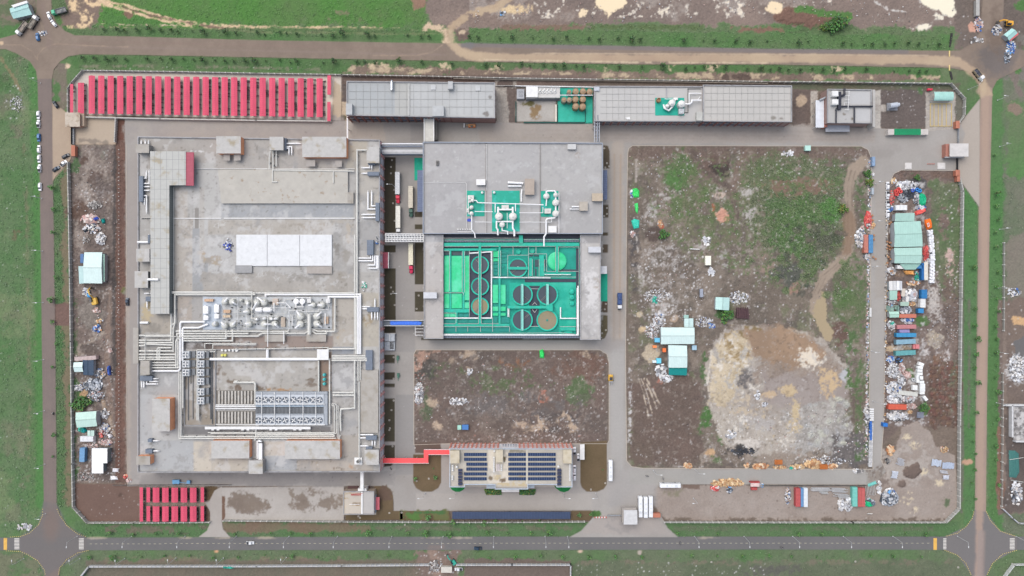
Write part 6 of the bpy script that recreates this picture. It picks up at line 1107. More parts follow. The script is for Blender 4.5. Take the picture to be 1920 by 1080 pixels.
for y0,y1,s in((914,941.8,'upper'),(949,977.6,'lower')):
 for i,(x0,x1)in enumerate(((274.7,281.3),(286.6,298.8),(304.3,316.2),(321.8,333.9),(339.1,350.9),(356.4,368.5),(376.2,382.4))):
  hf=i in(0,6);BOT.append((x0,y0,x1,y1))
  lab='short wide pink shed in the %s row of the south west group'%s if not hf else 'short half width pink shed at the %s end of the %s south west row'%('left' if i==0 else 'right',s)
  shed(x0,y0,x1,y1,lab,G2 if not hf else G2,hf)
# motorcycle
mk=bpy.data.objects.new('motorcycle',None);COL.objects.link(mk);setprops(mk,'motorcycle parked under the edge of a pink shed','motorcycle')
def wheel(b,y,r,w):
 n=10;vs=[(sx*w/2,y+r*math.cos(2*math.pi*i/n),r+r*math.sin(2*math.pi*i/n))for sx in(-1,1)for i in range(n)]
 b.add(vs,[(i,(i+1)%n,n+(i+1)%n,n+i)for i in range(n)]+[tuple(range(n)),tuple(range(n,2*n))])
[part(mk,'wheel',M((40,40,42)),lambda b:wheel(b,q_,.3,.12),px=False)for q_ in(-.62,.62)]
part(mk,'body',M((92,92,98),.4,var=.5,scale=.8),lambda b:(b.prism([(-.17,-.5),(.17,-.5),(.2,.3),(.12,.5),(-.12,.5),(-.2,.3)],.35,.72),b.box(-.05,.45,.05,.62,.5,1.0)),px=False)
part(mk,'seat',M((52,52,54)),lambda b:b.prism([(-.14,-.75),(.14,-.75),(.17,.1),(-.17,.1)],.72,.86),px=False)
part(mk,'handlebar',M((170,172,176),.3),lambda b:(b.box(-.36,.42,.36,.48,.98,1.04),b.box(-.1,.5,.1,.64,.85,1.05)),px=False)
MOTO=Proto(mk);GM='motorcycles parked under the sheds'
_cnt=0;_stuff=[]
for q in BOT[:]+[(262,914,268,978)]+TOPS:
 big=q in TOPS;n=int((q[3]-q[1]-2)/(2.6 if not big else 3.1));g=1.5 if not big else 1.8
 for i in range(n):
  x=q[2]+g+random.uniform(-.5,.7);y=q[1]+2+i*(q[3]-q[1]-3)/n+random.uniform(-.4,.4)
  if random.random()<(.06 if not big else .62):continue
  if _cnt<296:MOTO.put(x,y,.12,math.pi/2+random.uniform(-.2,.2)+(math.pi if random.random()<.3 else 0),None,GM);_cnt+=1
  else:_stuff.append((x,y))
if _stuff:
 b=MB()
 for x,y in _stuff:b.obox(x,y,5.4,.8,random.uniform(-.2,.2),.4,1);b.obox(x+1.4,y,.4,2.2,random.uniform(-.2,.2),.9,1.1);b.obox(x,y,6,.4,0,.1,.5)
 b.build('motorcycle',M((84,84,90),.5,var=.6,scale=.9),None,'mass of further motorcycles under the right part of the northern pink sheds','motorcycles',kind='stuff')
single('shed_rail','white rack rails lying between the northern pink sheds','rails',mRail,lambda b:[b.box(q[2]+2.2,q[1]+2,q[2]+2.7,q[3]-1,.5,.6)for q in TOPS],kind='stuff')
# gate lodge on the west side, gates
def lodge(lab,q,z,roof=M((196,184,168),.9,stain=(.3,.5,.66,(150,130,108))),wall=M((188,150,130))):
 t=thing('gate_lodge',lab,'gatehouse',(q[0]+q[2])/2,(q[1]+q[3])/2,0);part(t,'wall',wall,lambda b:b.box(q[0]+1.5,q[1]+1.5,q[2]-1.5,q[3]-1.5,0,z,top=False));part(t,'roof',roof,lambda b:b.box(*q,z,z+.4,bottom=True));return t
t=lodge('tan flat roofed gate lodge at the left end of the pink sheds',(122,211,149.5,237.5),4.5);part(t,'side_block',M((190,170,150)),lambda b:b.box(149.5,213,157.5,236,0,3,ref=3))
t=lodge('grey flat roofed gate lodge on the east side of the compound',(1781,269,1816,293.5),5,M((206,202,198),.85));part(t,'side_block',M((178,126,112)),lambda b:b.box(1773,270,1781,294,0,3.5,ref=3.5));part(t,'roof_lip',mPara,lambda b:b.box(1772,293.6,1808,296,3.5,4))
t=lodge('pale square gatehouse with a stepped roof at the south main gate',(1169.5,956.5,1195,983.5),5,M((206,206,206),.8));part(t,'rear_block',M((178,172,166)),lambda b:b.box(1167,953,1193,958,0,4,ref=4));part(t,'side_block',M((170,164,158)),lambda b:b.box(1166.5,958,1169.5,980,0,4,ref=4))
for lab,L,m in(('thin sliding gate bar left of the tan west lodge',[(133,239),(133,270)],mDark),('second sliding gate rail left of the west yard',[(137,240),(137,270)],mSteel),('dark sliding gate between the east lodge and the red brick pier',[(1796.5,296),(1796.5,318)],mDark),('grey sliding gate left of the south gatehouse',[(1140,967),(1167,967)],mSteel),('grey sliding gate right of the south gatehouse',[(1196,967),(1222,967)],mSteel),('thin barrier rail above the east lodge',[(1798,238),(1798,268)],mSteel)):
 single('sliding_gate',lab,'gate',m,lambda b:(b.bar(*L[0],*L[1],.7,.2,1.6),[b.obox(L[0][0]+(L[1][0]-L[0][0])*i/8,L[0][1]+(L[1][1]-L[0][1])*i/8,.9,.9,0,.1,1.8)for i in range(9)]))
for lab,q in(('red brick pier below the east lodge gate',(1792.5,319,1799.5,329.5)),('second red brick pier where the east wall begins',(1795,329.6,1799.8,340)),('red brick pier at the top of the east gate apron',(1793,227,1799,240)),('red brick pier right of the south gate',(1222,963,1238,970)),('red brick pier below the west gate yard',(134,273,140,292))):single('brick_pier',lab,'pier',M((186,122,100),.9),lambda b:(b.box(*q,0,2.6),b.box(q[0]-.5,q[1]-.5,q[2]+.5,q[3]+.5,2.6,2.8)))
for i,(x0,x1,lab)in enumerate(((1697,1709.5,'left'),(1758,1772.5,'right'))):single('weighbridge_slab','pale square slab on the lane by the east lodge, %s one'%lab,'slab',M((212,208,204),.9),lambda b:(b.box(x0,305,x1,317,.1,.4),b.box(x0+1,306,x1-1,316,.4,.5)))
for k in range(5):single('traffic_cone','small red cone in the line of five near the east lodge','cone',M((205,100,84)),lambda b:b.cyl(1741+k*3,307,.9,.1,1,8,.2),'red cones near the east lodge')
single('barrier_block','row of red and white barrier blocks left of the south gatehouse','barrier',paintmat(),lambda b:[(setattr(b,'col',lin((228,224,220)if k%2 else(206,110,100))),b.box(1114.5+k*2.6,969.5,1116.9+k*2.6,971.5,.1,.9))for k in range(9)])
# ---------------------------------------------------------------- office with solar panels
ZO=12.5
OFF=[(843,841.5),(1073,841.5),(1073,913.5),(1043.5,913.5),(1043.5,909),(990,909),(990,917.5),(928,917.5),(928,909),(871.5,909),(871.5,913.5),(843,913.5)]
t=OFFICE=building('office_block','beige roofed office block carrying rows of dark solar panels','office',OFF,ZO,M((214,140,124),.85),.8,1.4,M((186,196,206)))
yw=Wp(0,841.5,ZO)[1];xa,xb=Wp(843,0,ZO)[0],Wp(1073,0,ZO)[0]
for i in range(29):
 if not 11<i<16:b=MB(False);b.box(xa+(xb-xa)*i/28-.4,yw,xa+(xb-xa)*i/28+.4,yw+.5,0,ZO-.6);b.build('facade_pier',M((222,150,134)),t,world=True)
b=MB(False);[b.box(xa+(xb-xa)*11.3/28,yw,xa+(xb-xa)*15.7/28,yw+.35,z,z+1)for z in(2,5,8,10.6)];b.build('facade_band',M((214,216,220)),t,world=True)
windows(t,[(xa+(xb-xa)*(i+.5)/28,yw+.08,z)for i in range(28)for z in(3,6.5,10)],1.5,1.5,'y',M((214,216,218),.4,var=.25,scale=2))
windows(t,[(xa+(xb-xa)*(12.2+i*.6)/28,yw+.2,z)for i in range(6)for z in(4,7.2)],.9,1.6,'y',M((120,132,150),.2))
each(t,'stair_house',M((204,194,172),.9,stain=(.25,.5,.7,(176,162,134))),((844,845,861.5,869),(929.5,844,943,867),(1056,844,1072,869)),ZO,ZO+3)
part(t,'joint_strip',M((214,208,194)),lambda b:b.box(986.8,843,989.3,908,ZO,ZO+.4));part(t,'entrance_canopy',mWhite,lambda b:b.box(940.5,917.5,973.5,922.5,5,5.4,bottom=True));each(t,'side_canopy',M((186,200,210)),((912,909.5,928,916),(990,909.5,1002,915.5)),6,6.3)
mPV=M((44,62,96),.2,0,.15,.8,grid=(1.25,20,(118,132,158),.07),spec=.6)
for lab,x0,x1,rows in(('left',870,912.5,6),('middle',953,986.3,6),('right',990,1042,6)):
 for r in range(rows):
  y=849+r*9.13;xx0,xx1=(x0+4.3,x1+1)if lab=='left' and r in(2,3)else(x0,x1)
  s_=thing('solar_array','row of dark blue solar panels, number %d from the top in the %s block'%(r+1,lab),'solar panels',(xx0+xx1)/2,y,ZO,group='solar panel rows on the office roof')
  def tilt(b):
   a,c=b.P(xx0,y,ZO+.8),b.P(xx1,y+6.4,ZO+.8);b.add([(a[0],a[1],ZO+.95),(c[0],a[1],ZO+.95),(c[0],c[1],ZO+.45),(a[0],c[1],ZO+.45),(a[0],a[1],ZO+.9),(c[0],a[1],ZO+.9),(c[0],c[1],ZO+.4),(a[0],c[1],ZO+.4)],[(3,2,1,0),(4,5,6,7),(0,1,5,4),(2,3,7,6),(1,2,6,5),(3,0,4,7)])
  part(s_,'panel',mPV,tilt);part(s_,'frame_post',mSteel,lambda b:[b.box(xx0+1+k*(xx1-xx0-2)/5,y+1,xx0+1.4+k*(xx1-xx0-2)/5,y+5,ZO,ZO+.4)for k in range(6)])
for x,lab,n in((863,'left',5),(1049,'right',5)):
 for k in range(n):single('heat_pump','dark heat pump in the short column at the %s end of the office roof'%lab,'unit',M((66,72,98),.4),lambda b:(b.box(x-4,880+k*6.4,x+3.6,884.5+k*6.4,ZO,ZO+1.4),b.ring(x-1.8,882.2+k*6.4,.8,1.6,ZO+1.4,ZO+1.6,10),b.ring(x+1.8,882.2+k*6.4,.8,1.6,ZO+1.4,ZO+1.6,10)),'dark heat pumps at the %s end'%lab)
for lab,sp in(('left of the roof stair house',[(926,857+k*3.3)for k in range(9)]),('centre right below the stair house',[(940,871+k*3.3)for k in range(4)]),('left edge',[(848.5,872+k*3)for k in range(4)]+[(848,892+k*3)for k in range(3)]),('right edge',[(1068.5,871+k*3.2)for k in range(10)])):single('condenser_row','row of small white condensers at the %s of the office roof'%lab,'condensers',mWhite,lambda b:[(b.box(x-1.4,y,x+1.6,y+2.2,ZO,ZO+1.2),b.cyl(x,y+1.1,.8,ZO+1.2,ZO+1.3,8))for x,y in sp],kind='stuff')
single('white_tubes','three upright pinkish white tubes on the office roof centre','tubes',M((232,222,222)),lambda b:[b.tube([(x,870),(x,883)],ZO+.8,.8)for x in(931.5,934,936)])
single('roof_drum','round white drum by the left heat pumps','drum',mWhite,lambda b:(b.cyl(856.5,875.5,2,ZO,ZO+1.6,12),b.dome(856.5,875.5,2,ZO+1.6,.4)));single('roof_drum','round white drum by the right heat pumps','drum',mWhite,lambda b:(b.cyl(1047,875.3,2,ZO,ZO+1.6,12),b.dome(1047,875.3,2,ZO+1.6,.4)));single('roof_drum','round white drum at the top of the office roof','drum',mWhite,lambda b:(b.cyl(927,846,2,ZO,ZO+1.6,12),b.dome(927,846,2,ZO+1.6,.4)))
# carport
t=thing('carport','long dark blue carport roof along the south fence','carport',958,966,0);part(t,'roof_sheet',M((62,76,104),.45,stripe=(0,1.6,.2)),lambda b:b.box(848,959.3,1069.5,973,3,3.2,bottom=True));part(t,'post',mSteel,lambda b:[b.box(850+k*18,971,850.8+k*18,971.8,0,3,ref=3)for k in range(13)]);part(t,'beam',M((86,92,110)),lambda b:b.box(848,959.3,1069.5,960,3.2,3.35))
# pump house in the south west
t=building('pump_house','small beige and grey roofed pump house by the south west parking','building',[(643.5,921.5),(701,921.5),(701,964.5),(643.5,964.5)],6,M((180,166,150)),.5,1.2)
part(t,'ridge',mWhite,lambda b:b.box(677,922,680,964,6,6.5));part(t,'red_pipe',M((196,96,92)),lambda b:(b.tube([(658,928),(677,928)],6.6,.8),b.tube([(658,926.5),(680,925)],6.5,.4)));part(t,'pipe',mDuct,lambda b:b.tube([(655,945.5),(674,945.5)],6.4,.6));part(t,'red_canopy',M((205,110,120),stripe=(1,.8,.2)),lambda b:b.box(701.5,932,711.5,956,3,3.2,bottom=True));part(t,'side_unit',M((160,170,182)),lambda b:b.box(701,930,704,962,0,3.5,ref=3.5));each(t,'dark_hatch',M((92,70,68)),((652,911.5,672,919),(683,911.5,693,918)),0,.8)
# ================================================================ WALLS AND FENCES
def fence(lab,pts,cap,step=11.2,h=2.2,th=1.1,group=None,posts=True,col=(176,176,170)):
 t=thing('perimeter_wall',lab,'wall',*pts[0],0)
 part(t,'wall_panel',M(col,.9,stain=(.3,.5,.75,(148,148,142))),lambda b:[b.bar(*p,*q,th,0,h)for p,q in zip(pts,pts[1:])])
 if posts:
  b=MB()
  for p,q in zip(pts,pts[1:]):
   d=math.hypot(q[0]-p[0],q[1]-p[1]);n=max(1,int(d/step))
   for i in range(n+1):b.obox(p[0]+(q[0]-p[0])*i/n,p[1]+(q[1]-p[1])*i/n,1.9,1.9,math.atan2(q[1]-p[1],q[0]-p[0]),0,h+.35)
  setprops(b.build('post',M((206,204,198),.85),t),kind='stuff')
 return t
fence('grey perimeter wall with pale posts round the north west sheds',[(126,210),(126,165),(133,154),(153,131.5),(330,134),(480,137),(640,139.5)],0)
fence('grey perimeter wall with pale posts running along the north side',[(640,139.5),(800,142.5),(960,146),(1130,148.5),(1440,152.5),(1620,154),(1785,156)],0)
fence('grey perimeter wall with pale posts stepping round the north east corner',[(1785,156),(1811,184),(1810,216),(1800,229)],0)
fence('grey perimeter wall along the whole west side',[(126,304),(128,400),(130,520),(131.5,640),(133,760),(134,870),(135.5,952)],0,th=1.8)
fence('grey perimeter wall cutting the south west corner below the pink sheds',[(135.5,952),(162,981),(250,981),(391,980)],0)
fence('grey perimeter wall with pale posts south of the parking and carport',[(418,977),(640,979),(800,980),(960,980),(1096,979)],0)
fence('grey perimeter wall with pale posts from the main gate to the south east corner',[(1246,980),(1440,980.5),(1600,980.5),(1775,980.5)],0)
fence('grey perimeter wall along the east side and its cut corner',[(1775,980.5),(1800.5,955),(1801,800),(1804,560),(1807,358),(1800,330)],0,th=2.2)
fence('thin inner wall line running parallel to the north wall',[(850,147),(1130,151),(1440,156)],0,14,1.6,.6,posts=False,col=(186,180,168))
fence('white low rail behind the north row from hall to tank farm',[(928,160),(1115,162)],0,h=1.2,th=.6,posts=False,col=(205,203,198))
fence('blue grey picket fence along the south edge of the northern sheds',[(155,219),(300,222.5),(480,225.5),(620,227)],0,2.2,1.8,.5,col=(150,158,168))
fence('short blue grey fence beside the dark red planting bed',[(216,222),(214,265)],0,3,1.8,.6,col=(150,156,164))
fence('dark drain wall south of the hall above the pink sheds',[(210,910),(320,909.5),(433,909)],0,h=.9,th=.7,posts=False,col=(112,106,102))
fence('thin dark kerb fence south of the east lane',[(1430,911),(1530,911),(1625,911)],0,h=1,th=.6,posts=False,col=(96,94,90))
fence('grey wall of the neighbouring plot south of the lower road, left of the dirt track',[(144,1090),(165,1063),(480,1062.5),(640,1061.5),(803,1060)],0,9,2,2.6,col=(186,188,190))
fence('grey wall of the neighbouring plot south of the lower road, right of the dirt track',[(856,1060),(960,1060),(1070,1060),(1070,1090)],0,9,2,2.2,col=(186,188,190))
fence('pale plot wall at the bottom right corner',[(1884,1085),(1903,1060),(1980,1058)],0,12,2,1.6,col=(206,208,206))
fence('light wall with a bend at the right edge by the blue tank',[(1882,955),(1900,972),(1912,982),(1980,984)],0,14,1.6,1.4,col=(196,198,204))
fence('thin light fence right of the east road',[(1884,455),(1883.5,620)],0,20,1.4,.9,col=(160,158,152))
fence('thin light fence right of the east road further south',[(1882,700),(1880,950)],0,16,1.4,.9,col=(160,152,146))
# boundary stones
single('marker_post','small white marker posts in the west dirt strip','posts',mRail,lambda b:[b.box(222+random.uniform(-.5,.5),280+k*7.3,223,281+k*7.3,0,.9)for k in range(84)],kind='stuff')
single('yard_fitting','pale inspection covers and small square hand holes set in lawns and lots','covers',M((206,200,190)),lambda b:[[b.box(x-1.4,y-1.4,x+1.4,y-.8,.1,.4),b.box(x-1.4,y+.8,x+1.4,y+1.4,.1,.4),b.box(x-1.4,y-.8,x-.8,y+.8,.1,.4),b.box(x+.8,y-.8,x+1.4,y+.8,.1,.4)]for x,y in((733,313),(735,300),(733,325),(739,356),(737,381),(740,414),(733,539),(737,547),(733,551),(740,572),(785,554),(781,579),(738,670),(738,710),(738,751),(734,769),(730,788),(731,803),(730,806.5),(736,837),(778,840),(781,823),(804,897.5),(781,902),(1136,570),(1134,580),(1136,619),(1129,625),(1133,278),(1138,306),(1142,312),(1135,314),(1138,390),(1138,401),(1133,405),(1130,466),(1131,726),(1131,751),(1177,637),(1180,644),(1135,906),(1108,918),(730,962),(675,971),(672,968),(753,961),(759,984),(1604,1053),(1797,1064),(1334,1054))],kind='stuff')
# ================================================================ ROAD MARKINGS
single('road_marking','dashed white centre line of the south road','marking',M((206,198,172)),lambda b:[b.box(168+k*10,1019.5-(168+k*10>300)*.8-(168+k*10>900)*.5,172.5+k*10,1020.05-(168+k*10>300)*.8-(168+k*10>900)*.5,.036,.045)for k in range(158)],kind='structure')
for x,lab in((31.5,'west'),(152.5,'middle'),(1771.5,'east'),(1898,'far east')):single('crosswalk','zebra crossing','marking',M((226,222,214)),lambda b:[b.box(x-4.6+(1.6 if x==1771.5 else 0),1009.5+k*2.7,x+4.6-(1.6 if x==1771.5 else 0),1010.9+k*2.7,.036,.05)for k in range(8)],kind='structure')
for x in(10,1753.5):single('speed_hump','yellow speed hump','marking',M((226,180,92)),lambda b:(b.box(x-3.2,1009,x+3.2,1031,.036,.07),[b.box(x-1.5,1011+k*2,x+1.5,1012+k*2,.07,.09)for k in range(10)]),kind='structure')
def kerbdots(b,pts,step=3.4):
 for p,q in zip(pts,pts[1:]):
  d=math.hypot(q[0]-p[0],q[1]-p[1]);n=max(1,int(d/step))
  for i in range(n):b.obox(p[0]+(q[0]-p[0])*i/n,p[1]+(q[1]-p[1])*i/n,step*.5,.9,math.atan2(q[1]-p[1],q[0]-p[0]),0,.16)
KJ=[[(80,955),(80,965),(72,984),(55,1000),(38,1006),(16,1007)],[(107,955),(112,966),(125,985),(145,1001),(164,1007)],[(165,1032.5),(145,1037),(125,1049),(112,1065),(109,1080)],[(12,1033),(38,1034),(50,1039),(70,1051),(83,1069),(85,1080)],[(1826,960),(1823,972),(1811,988),(1795,1000),(1772,1006)],[(1850,960),(1857,976),(1876,996),(1906,1006)],[(1772,1032),(1795,1041),(1811,1056),(1822,1080)],[(1906,1032),(1880,1039),(1861,1057),(1850,1080)]]
single('painted_kerb','yellow and white kerb stones','kerb',M((224,202,130)),lambda b:[kerbdots(b,q)for q in KJ],kind='structure')
for q in((1779.5,95,1781.5,106),(1779.5,122,1781.5,132)):single('yellow_bar','yellow bar','marking',M((230,206,140)),lambda b:b.box(*q,.04,.3),kind='structure')
single('kerb','pale kerb','kerb',M((196,186,172)),lambda b:[[b.bar(*p,*q,.7,.05,.24)for p,q in zip(L,L[1:])]for L in(LOTS['east']+LOTS['east'][:1],LOTS['central']+LOTS['central'][:1],[(1660,880),(1652,862),(1657,800),(1662,540),(1667,345),(1676,326),(1690,319),(1795,320)],[(237,270),(237,700),(239,912)])],kind='structure')
single('drain_strip','dark drain crossing verge','drain',M((54,52,52)),lambda b:(b.prism([(1782.5,62),(1787,62),(1784.5,78),(1782,88),(1779.5,88)],-.1,.1),b.prism([(1780,134),(1784,134),(1787,148),(1784,150)],-.1,.1)),kind='structure')
# ================================================================ LAMPS
lp=bpy.data.objects.new('street_lamp',None);COL.objects.link(lp);setprops(lp,'street lamp','street lamp')
part(lp,'pole',M((200,202,202),.4),lambda b:(b.cyl(0,0,.13,0,9,8,.08),b.cyl(0,0,.3,0,.3,8)),px=False)
part(lp,'arm',M((200,202,202),.4),lambda b:b.tube([(0,0,8.9),(0,.9,9.3),(0,2.2,9.5)],9,.06,6),px=False)
part(lp,'lamp_head',M((226,228,228),.4),lambda b:b.prism([(-.2,2.0),(.2,2.0),(.16,3.0),(-.16,3.0)],9.4,9.58,bottom=True),px=False)
LAMP=Proto(lp)
for x in(145,247,347,443,542,633,735,831,926,1022,1064,1302,1395,1486,1581,1674,1795,1905):LAMP.put(x,1005.5,0,math.pi,'pale street lamp on the grass verge arching over the south road','lamps along the south road')
for y in(156,372,471,567,674,770,870,963):LAMP.put(79+(y-400)*.012,y,0,-math.pi/2,'pale street lamp at the west road edge with its arm over the lane','lamps along the west road')
for x,y in((45,1047),(150,1047),(234,1047),(330,1046),(419,1046),(537,1045)):LAMP.put(x,y,0,0,'tall lamp standing south of the lower road near the grey plot wall','lamps south of the lower road')
for x,y in((1815,168),(1870,188),(1874,430),(1874,275),(1870,660),(1868,755),(1872,540)):LAMP.put(x,y,0,math.pi/2 if x>1860 else-.6,'slim lamp in the grass right of the east road','lamps along the east road')
for x,y in((1641,345),(1640,417),(1636,500),(1634,658),(1636,752),(1225,882),(1303,880),(1057,925),(797,925),(855,925),(1117,925),(740,550),(740,350),(1300,934),(1222,390)):LAMP.put(x,y,.1,random.choice([-math.pi/2,math.pi/2]),'small pale yard lamp beside an internal concrete lane','yard lamps inside the compound')
# ================================================================ VEGETATION
LEAF=[(96,140,74),(78,122,62),(112,152,84),(64,104,56)]
def crown(b,r,h,n,cols,z0=0.,flat=.75,size=.42):
 for _ in range(n):
  while True:
   p=[random.uniform(-1,1)for _ in range(3)]
   if sum(v*v for v in p)<1:break
  q=.35+.65*random.random()**.5;m=max(.01,math.sqrt(sum(v*v for v in p)))
  a0=math.atan2(p[1],p[0]);lob=1+.28*math.sin(a0*3+b.seed)+.2*math.sin(a0*5+b.seed*2)
  x,y,z=p[0]*r*lob,p[1]*r*lob,z0+h*.5+p[2]*h*.5*flat
  s_=size*random.uniform(.6,1.4);u=Vector((random.gauss(0,1),random.gauss(0,1),random.gauss(0,.5))).normalized();w=u.cross(Vector((random.gauss(0,.6),random.gauss(0,.6),1))).normalized()
  c=Vector((x,y,z));b.col=lin(tuple(v*random.uniform(.8,1.18)for v in random.choice(cols)))
  b.add([tuple(c+u*s_),tuple(c+w*s_*.6),tuple(c-u*s_),tuple(c-w*s_*.6)],[(0,1,2,3)])
def tree_proto(name,r,h,n,cols,trunk,size=.42):
 t=bpy.data.objects.new(name,None);COL.objects.link(t);t['category']='tree';t['label']=name
 b=MB(False);b.seed=random.random()*6;crown(b,r,h-trunk*.6,n,cols,trunk*.6,.9,size);b.build('crown',paintmat(),t)
 b=MB(False);b.cyl(0,0,.12*r/1.2,0,h*.7,6,.04);[b.tube([(0,0,h*.4),(math.cos(a)*r*.6,math.sin(a)*r*.6,h*.7)],0,.035*r,5)for a in(0,1.6,3.1,4.5)];b.build('trunk',M((116,98,82)),t);return t
VAR=[[Proto(tree_proto('young_tree',random.uniform(1.0,1.5),random.uniform(2.6,3.6),70,[tuple(v*k for v in c)for c in LEAF],1.2,.36))for _ in range(3)]for k in(.74,1.06)]
def row(pts,step,lab,group,light=0,jit=2.4,keep=.78,sc=(.6,1.45)):
 for p,q in zip(pts,pts[1:]):
  d=math.hypot(q[0]-p[0],q[1]-p[1]);n=max(1,int(d/step))
  for i in range(n):
   if random.random()>keep:continue
   s_=random.choice([sc[0],1,1,sc[1]])*random.uniform(.55,1.0)
   random.choice(VAR[light]).put(p[0]+(q[0]-p[0])*i/n+random.uniform(-5,5),p[1]+(q[1]-p[1])*i/n+random.uniform(-jit,jit),-.1,random.uniform(0,6),lab,group,s_)
row([(178,55),(480,63),(830,70)],19.5,'young dark tree in the row north of the top road, left of the dirt turning','trees north of the top road, left part')
row([(880,71),(1180,75),(1440,79),(1775,85)],19.5,'young dark tree in the row north of the top road, right of the dirt turning','trees north of the top road, right part')
row([(160,109),(480,115),(830,120),(1200,127),(1440,130),(1760,135)],19.5,'young tree in the row between the top road and the north wall','trees south of the top road')
row([(168,999),(380,1000)],38,'pale young tree on the verge below the south west wall','pale trees on the south west verge',1);row([(440,1000),(800,999),(1070,999)],34,'pale young tree on the verge between the two south drives','pale trees on the south verge',1);row([(1270,999),(1770,998)],37,'pale young tree on the verge right of the main gate','pale trees on the south east verge',1)
row([(170,1042),(780,1042)],44,'pale young tree south of the lower road, left of the dirt track','pale trees south of the lower road, left',1);row([(870,1042),(1770,1042)],46,'pale young tree south of the lower road, right of the dirt track','pale trees south of the lower road, right',1,keep=.75)
row([(101,350),(104,560),(106,900)],38,'small leafy tree at the right edge of the west road','trees along the west road',1,keep=.85);row([(1828,500),(1822,960)],27,'small tree on the strip left of the east road','trees left of the east road',1,keep=.9);row([(1866,290),(1867,560),(1866,960)],24,'small tree on the strip right of the east road','trees right of the east road',1,keep=.9)
row([(850,978),(1065,977)],26,'bright small tree between the carport and the south wall','bright trees behind the carport',1,keep=1);row([(760,968),(838,968)],30,'small tree on the rusty lawn left of the carport','trees left of the carport',1)
for x,y in((813,878),(817,894),(779,896),(1130,880),(1108,962),(1086,964)):random.choice(VAR[1]).put(x,y,.1,random.random()*6,'single small green tree on a brown lawn near the office','single trees on the brown lawns')
BUSH=Proto(tree_proto('bush',2.6,3.2,260,[(120,140,66),(100,130,60),(146,156,72),(80,110,54)],.5,.5));BG=Proto(tree_proto('bush',2.8,3.0,260,[(72,112,58),(84,126,62),(58,96,50),(98,138,70)],.5,.5))
for x,y,p,s_,lab in((1628,342,BUSH,.9,'yellow green tree beside the lane end of the east lot'),(1625,326,BG,.8,'dark green bush just above the yellow green tree'),(1570,45,BG,1.6,'large dark shrub on the brown mound north of the top road'),(1555,52,BG,1.2,'smaller shrub left of the large mound shrub'),(1544,53,BUSH,.8,'bright little shrub left of the mound shrubs'),(1360,590,BG,1.4,'green bush beside the rusty frame in the east lot'),(1578,392,BUSH,1.0,'bright bush on the right of the green thicket'),(1718,333,BG,.6,'bush above the big junk heap'),(1730,764,BG,.9,'green bush right of the long orange container'),(1243,440,BG,1,'small bush with a pale stone beside it in the east lot'),(160,752,BG,1.2,'bush between the scrap heap and the mint hut in the west strip'),(148,758,BG,1.2,'lower bush left of its larger neighbour in the west strip'),):
 p.put(x,y,-.1,random.random()*6,lab,None,s_)
def cover(lab,regions,n,cols,size,name='ground_cover'):
 b=MB();V_=[]
 for _ in range(n):
  x0,y0,x1,y1=random.choice(regions);x,y=random.uniform(x0,x1),random.uniform(y0,y1)
  yi,xi=int(y+PAD),int(x+PAD);c=RGB[yi,xi]
  if c[1]<c[0]*1.06:continue
  X,Y,_z=Wp(x,y);s_=size*random.uniform(.5,1.5);k=random.uniform(.95,1.45);b.col=tuple(float(v)*k for v in c)
  a=random.random()*6;u=Vector((math.cos(a),math.sin(a),random.uniform(.1,.9))).normalized()*s_;w=Vector((-math.sin(a),math.cos(a),random.uniform(-.3,.5))).normalized()*s_*.6;p=Vector((X,Y,random.uniform(.1,.5)))
  b.add([tuple(p-u-w),tuple(p+u-w),tuple(p+u*.7+w),tuple(p-u*.7+w)],[(0,1,2,3)])
 return b.build(name,paintmat(),None,lab,'ground cover',kind='stuff')
cover('low weeds scattered over the east lot',[(1180,280,1632,600),(1400,280,1590,560),(1400,350,1590,520)],14000,LEAF,.36)
cover('rough grass of the northern meadow',[(110,0,800,70),(880,45,1785,95)],6000,LEAF,.26);cover('rough grass of the left field',[(0,100,70,1000),(100,300,130,950)],6000,LEAF,.26);cover('rough grass on verges and plots beyond the roads',[(140,980,1800,1006),(0,1034,1919,1080),(1808,330,1919,1000),(140,103,1770,135)],7000,LEAF,.26)
for q,lab in(([(908,917),(940,917),(940,927),(912,927)],'left of the white entrance canopy'),([(974,917),(1005,917),(1002,927),(974,927)],'right of the white entrance canopy')):
 b=MB();b.seed=1
 for _ in range(900):
  x,y=random.uniform(q[0][0],q[1][0]),random.uniform(q[0][1],q[2][1])
  if not inside(np.array([x]),np.array([y]),q)[0]:continue
  c=Vector(Wp(x,y));c.z=random.uniform(.2,1);u=Vector((random.gauss(0,1),random.gauss(0,1),.4)).normalized()*.4;w=Vector((-u.y,u.x,.15))*.7;b.col=lin(tuple(v*random.uniform(.7,1.2)for v in random.choice([(52,110,58),(70,126,66),(140,150,70),(40,92,50)])));b.add([tuple(c-u),tuple(c-w),tuple(c+u),tuple(c+w)],[(0,1,2,3)])
 b.build('hedge',paintmat(),None,'clipped green hedge bed '+lab,'hedge')
for q,lab in(([(844,914),(872,914),(868,919),(862,922),(854,922),(848,919)],'left'),([(1038,910),(1044,913),(1071,914),(1066,920),(1058,923),(1050,921),(1043,916)],'right')):single('green_bed','rounded bright green lawn bed below the %s end of the office'%lab,'lawn bed',M((30,118,62),.9,var=.2,scale=1.2),lambda b:b.prism(q,.1,.3))
